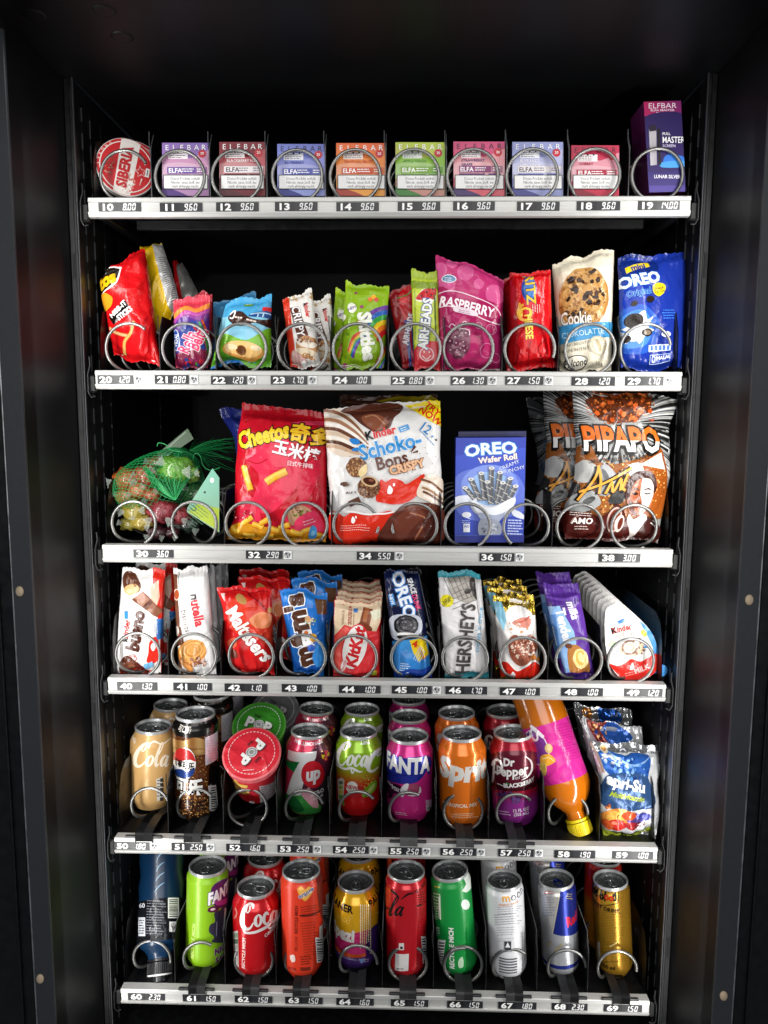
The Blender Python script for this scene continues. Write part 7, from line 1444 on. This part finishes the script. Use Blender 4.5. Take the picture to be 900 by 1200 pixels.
def a63(S):
    S.B([(370, 1022), (380, 1018), (384, 1060), (376, 1075)], '#7a2a24'); heart(S, 357.5, 1047, 9, '#e8a03a'); heart(S, 357.5, 1047, 7.4, '#f0b45a'); S.T('orange', 358.5, 1046.5, 5.6, '#5a6a9c', 22, .05, sx=.86, ol=.05, olc='#f4eee4')
    rec(S, 347, 1078, 3.6, '#6a1c10', 88, .05); S.T('0% LOW', 347, 1106, 3.2, '#8a2a18', 88, .04); S.lines(352, 1063, 25, 5, 2.8, '#8a2414', 8, .9, 2); S.K([(351, 1073), (364, 1072), (376, 1067)], 1.6, '#4a1810'); S.lines(352, 1082, 22, 13, 3.1, '#9a2c18', 7, .8, 3); S.lines(352, 1121, 14, 4, 2.8, '#6a1c10', 5, 1.0, 5); S.rr(358, 1135, 12, 4, '#7a2414', 4)
    bar_code(S, 375, 1113, 9.5, 30, 4, hor=True); S.P_([(374, 1086), (378, 1082), (378, 1098), (374, 1100)], '#d8d4cc'); S.P_([(379, 1055), (383, 1050), (383, 1080), (379, 1084)], '#4a4442'); S.B([(340, 1120), (345, 1119), (346, 1126), (342, 1127)], '#f0d8d0'); S.T('0,33l', 342, 1135, 3.6, '#8a2414', 4, .03); S.lines(341, 1028, 20, 1, 2, '#f49a80', -1, 1)
C63 = can('drink_can', 'tall orange-red can with small heart and fine print, above price 63', 330.8, 380, 1018, 1143.5, Z6, '#da3a20', a63, GD, xtop=353, neck=.88, shoulder=.009, dy=9, yaw_tab=1.5, finish='can_matte')
copy_thing(C63, (.002, .074, 0), 'second tall orange-red can, behind the one with the small heart')
def a64(S):
    S.lay([((-PI, 0), (PI, 0), (PI, .027)), ((-PI, 0), (PI, .027), (-PI, .027))], '#4a2a78'); S.B([(388, 1098), (404, 1112), (420, 1118), (440, 1108), (448, 1090), (448, 1084), (430, 1090), (410, 1094), (390, 1092)], '#c82a6a'); S.B([(398, 1108), (410, 1101), (426, 1104), (436, 1110), (424, 1118), (408, 1117)], '#d8347c'); S.B([(432, 1092), (448, 1084), (448, 1122), (430, 1126)], '#43246c')
    S.T('PAULANER', 414, 1066.5, 8, '#1e1712', -5, .06, sx=.92, al='r'); S.T('PAULANER', 433, 1060.5, 8, '#1e1712', 8, .06, sx=.92, al='l'); S.T('Spezi', 415.5, 1097, 14, '#f4f1ea', -4, .085, sx=.84, al='r')
    for x, y in ((398, 1074), (404, 1078), (411, 1075), (408, 1080)): S.ring(x, y, 2.2, 2, .6, '#f4d060', k=14)
    for k in range(6): S.lines(423+k*2.3, 1060, 58, 1, 3, '#f6e4b0' if k else '#fff2d0', -90, 1.1, 10+k)
    S.T('0% ALCOHOL FREE', 411, 1123.5, 2.8, '#c8b8e0', -6, .02, res=1); S.E(424, 1126, 2.4, 2.8, '#7fa0d8'); S.lines(426, 1124, 8, 2, 2.4, '#c8b8e0', 8, .9); S.K([(440, 1070), (446, 1076)], 1.4, '#f4d060')
C64 = can('drink_can', 'yellow, pink and purple orange-cola can with black and white lettering, above price 64', 391.4, 444.6, 1031.4, 1133, Z6, lambda u, v: mix('#d8521e', '#e0a818', sst(.035, .07, v)), a64, GD, xtop=417, dy=9, yaw_tab=0)
copy_thing(C64, (0, .074, 0), 'second yellow cola-mix can, behind the yellow, pink and purple one')
def a65(S):
    script(S, 'la', 452.5, 1073, 10.4, '#171011', 0, 1.05, .22, 1.15); S.K([(450, 1070), (453, 1064), (457, 1066)], 1.6, '#171011'); S.K([(456, 1042), (462, 1046), (467, 1051)], [1.2, 2.6, 1], '#171011'); S.K([(470, 1054), (478, 1048), (484, 1047)], [.8, 2.4, .8], '#171011'); S.B([(452, 1040), (458, 1044), (456, 1060), (451, 1058)], '#d8402a')
    S.T('COLA ZERO', 493, 1041, 3.2, '#4a1414', 10, .04); S.lines(488, 1046, 10, 6, 2.8, '#5a1616', 10, .9, 3); S.K([(488, 1062), (494, 1060)], 1.8, '#2a0c0c'); S.lines(487, 1066, 12, 20, 3, '#961a20', 8, .8, 5)
    bar_code(S, 497, 1113, 5.4, 32, 4, hor=True); S.rr(470.5, 1109, 6, 8, '#f0e8e6'); S.rr(470.5, 1110.5, 3, 3, '#3a2020'); S.rr(471, 1127, 15.5, 20, '#f0ecea', -2); S.lines(465, 1134.5, 11, 1, 2, '#5a4040', -2, 1)
C65 = can('drink_can', 'tall red cola can with black script and white square, above price 65', 451.8, 500.2, 1019, 1143, Z6, '#c51a26', a65, GD, xtop=476, neck=.88, shoulder=.009, dy=9, yaw_tab=.5)
copy_thing(C65, (0, .074, 0), 'second tall red cola can, behind the one with black script')
def a66(S):
    rec(S, 529, 1111.5, 5.4, '#f2f5ee', 86, .06); S.T('Sprite', 556.5, 1079, 17, '#e4efe4', 88, .10, sx=1.35); S.E(545.5, 1060, 5, 6, '#e4efe4', 10); S.P_([(543, 1012), (550, 1022), (552, 1040), (546, 1046), (541, 1044), (546, 1036)], '#e4efe4')
    S.lines(508, 1046, 10, 6, 3.6, '#d0e8d0', -14, 1.2, 3); S.P_([(514, 1052), (516, 1048), (517, 1078), (514, 1076)], '#d0e8d0'); S.lines(511, 1064, 5, 5, 3, '#d0e8d0', -10, 1); bar_code(S, 516.5, 1119, 8, 36, -6, hor=True); S.lines(511, 1086, 6, 4, 3, '#d8e4d8', -10, 1.4); S.lines(509, 1038, 9, 1, 2, '#d8c03a', -10, 1); S.B([(537, 1126), (542, 1121), (543, 1132), (538, 1134)], '#bfe0bf'); S.lines(519, 1032, 18, 1, 3, '#7fd08a', 0, 1.6)
C66 = can('drink_can', 'tall green lemon soda can with sideways white lettering, above price 66', 514.6, 561.4, 1018, 1141, Z6, '#16913f', a66, GD, xtop=527, neck=.88, shoulder=.009, dy=9, yaw_tab=.1, finish='can_matte')
def a67(S):
    S.T('oon', 598.6, 1051.5, 9, '#4a4a52', 5, .0, sx=1.1, al='l'); S.T('m', 588.4, 1052.5, 9, '#e0a020', 5, .03, al='l'); [S.K([(593+3*math.cos(a), 1047-3*math.sin(a)), (593+6*math.cos(a), 1047-6*math.sin(a))], 1, '#e8b030', k=0) for a in (.5, 1.1, 1.6, 2.2, 2.8)]; S.T('ENERGY DRINK', 597, 1060, 2.4, '#d88a3a', 4, .02, res=1); S.lines(583, 1063, 30, 4, 2.6, '#9a9ca0', 4, .7, 2); S.lines(579, 1072, 34, 5, 2.8, '#8e9094', 4, .8, 3); S.lines(582, 1087, 24, 4, 2.8, '#a0a2a6', 3, .7, 6); S.lines(584, 1100, 22, 2, 2.6, '#b0b2b6', 3, .7, 7)
    S.P_([(591, 1103), (599, 1103), (599, 1113), (591, 1113)], '#3c3e42'); S.P_([(595, 1104), (598, 1110), (592, 1110)], '#e4e4e4'); S.lines(584, 1115, 22, 1, 2, '#8a8c90', 2, .9)
    tr = []
    for k in range(6): tr += [((585, 1121+k*3.2), (606, 1122+k*3.2), (606, 1123.6+k*3.2)), ((585, 1121+k*3.2), (606, 1123.6+k*3.2), (585, 1122.6+k*3.2))]
    S.lay(S.px(tr), '#5c5e62'); S.lines(578, 1120, 18, 4, 1.8, '#6a6c70', -88, .8)
    for k in range(3): S.lines(611+k*1.8, 1092, 34, 1, 2, '#b0b2b4', -90, .8, k)
C67 = can('drink_can', 'slim white energy drink can with grey fine print, above price 67', 573.4, 618, 1029.4, 1146, Z6, '#dcdde0', a67, GD, xtop=590.5, neck=.90, shoulder=.008, dy=9, yaw_tab=0, finish='can_matte')
copy_thing(C67, (0, .072, 0), 'second slim white can, directly behind the white energy drink can')
def a68(S):
    S.P_([(657, 1040), (676, 1034), (682, 1092), (648, 1094)], '#1f2d86'); S.P_([(655.6, 1040), (657, 1040), (648, 1094), (646.5, 1094)], '#d8d0b8'); S.P_([(640, 1040), (655, 1041), (646, 1090), (640, 1060)], '#c9c6c2'); S.T('Red Bull', 664, 1081, 11, '#d8283c', 6, .08, sx=.72, al='l'); S.lines(636, 1048, 15, 9, 3, '#7a86b0', 0, .8, 3); S.lines(638, 1044, 14, 2, 2.6, '#c05a5a', 0, .9); S.lines(664, 1047, 8, 3, 2.6, '#c8b85a', -6, .8)
    S.P_([(650, 1112), (661, 1104), (659, 1108), (651, 1115)], '#c8b88a'); S.P_([(641, 1107), (647, 1102), (646, 1106), (642, 1109)], '#c8b88a')
    h = hpx(S, 657, 1136); h2 = hpx(S, 657, 1132); band(S, h, h2, '#1f2d86')
C68 = can('drink_can', 'slim silver energy drink can with dark blue panel, above price 68', 635.4, 679.6, 1028.5, 1143, Z6, '#b4b6ba', a68, GD, xtop=651.6, neck=.90, shoulder=.008, dy=9, yaw_tab=.5, finish='can_silver', tabm='blue_tab')
copy_thing(C68, (-.001, .072, 0), 'second slim silver and blue can, directly behind the blue-panel one')
def a69(S):
    S.rr(709, 1051, 31, 13.5, '#161310', -4); S.rr(709, 1051, 28.8, 11.6, '#b8902c', -4); S.T('hot bl', 710, 1051, 9.6, '#161310', -4, .085, sx=.80, al='r'); S.T('d', 722.6, 1050, 9.6, '#161310', -4, .085, sx=.80, al='r'); S.T('oo', 713.6, 1051.2, 8, '#d8341c', -4, .07, sx=.78); S.T('ENERGY DRINK', 705, 1062.8, 4.6, '#2a2010', -6, .06, sx=.92); S.lines(705, 1069, 26, 13, 3.1, '#8a6a1c', 3, .8, 4); S.lines(705, 1112, 26, 3, 2.8, '#8a6a1c', 3, .8, 6); S.T('250 ml', 712, 1133, 4.4, '#2a2010', 2, .05); S.lines(706, 1127, 24, 1, 3, '#5a4412', 2, .9)
    S.P_([(700, 1104), (703, 1103), (704, 1128), (701, 1128)], '#e0d8c8'); S.P_([(714, 1108), (724, 1103), (722, 1106), (715, 1110)], '#e8d088')
C69 = can('drink_can', 'slim gold energy drink can with black lettering, last on the bottom shelf above price 69', 698.6, 741.6, 1029, 1144, Z6, '#a87d26', a69, GD, xtop=715.2, neck=.90, shoulder=.008, dy=9, yaw_tab=.4, finish='can_gold')
can('drink_can', 'orange-red slim can half hidden behind the gold energy drink can', 682, 724, 1003, 1113, Z6, lambda u, v: mix('#b8721c', '#b8281c', sst(.07, .09, v)), None, GD, neck=.90, shoulder=.008, dy=9, finish='can_paint')
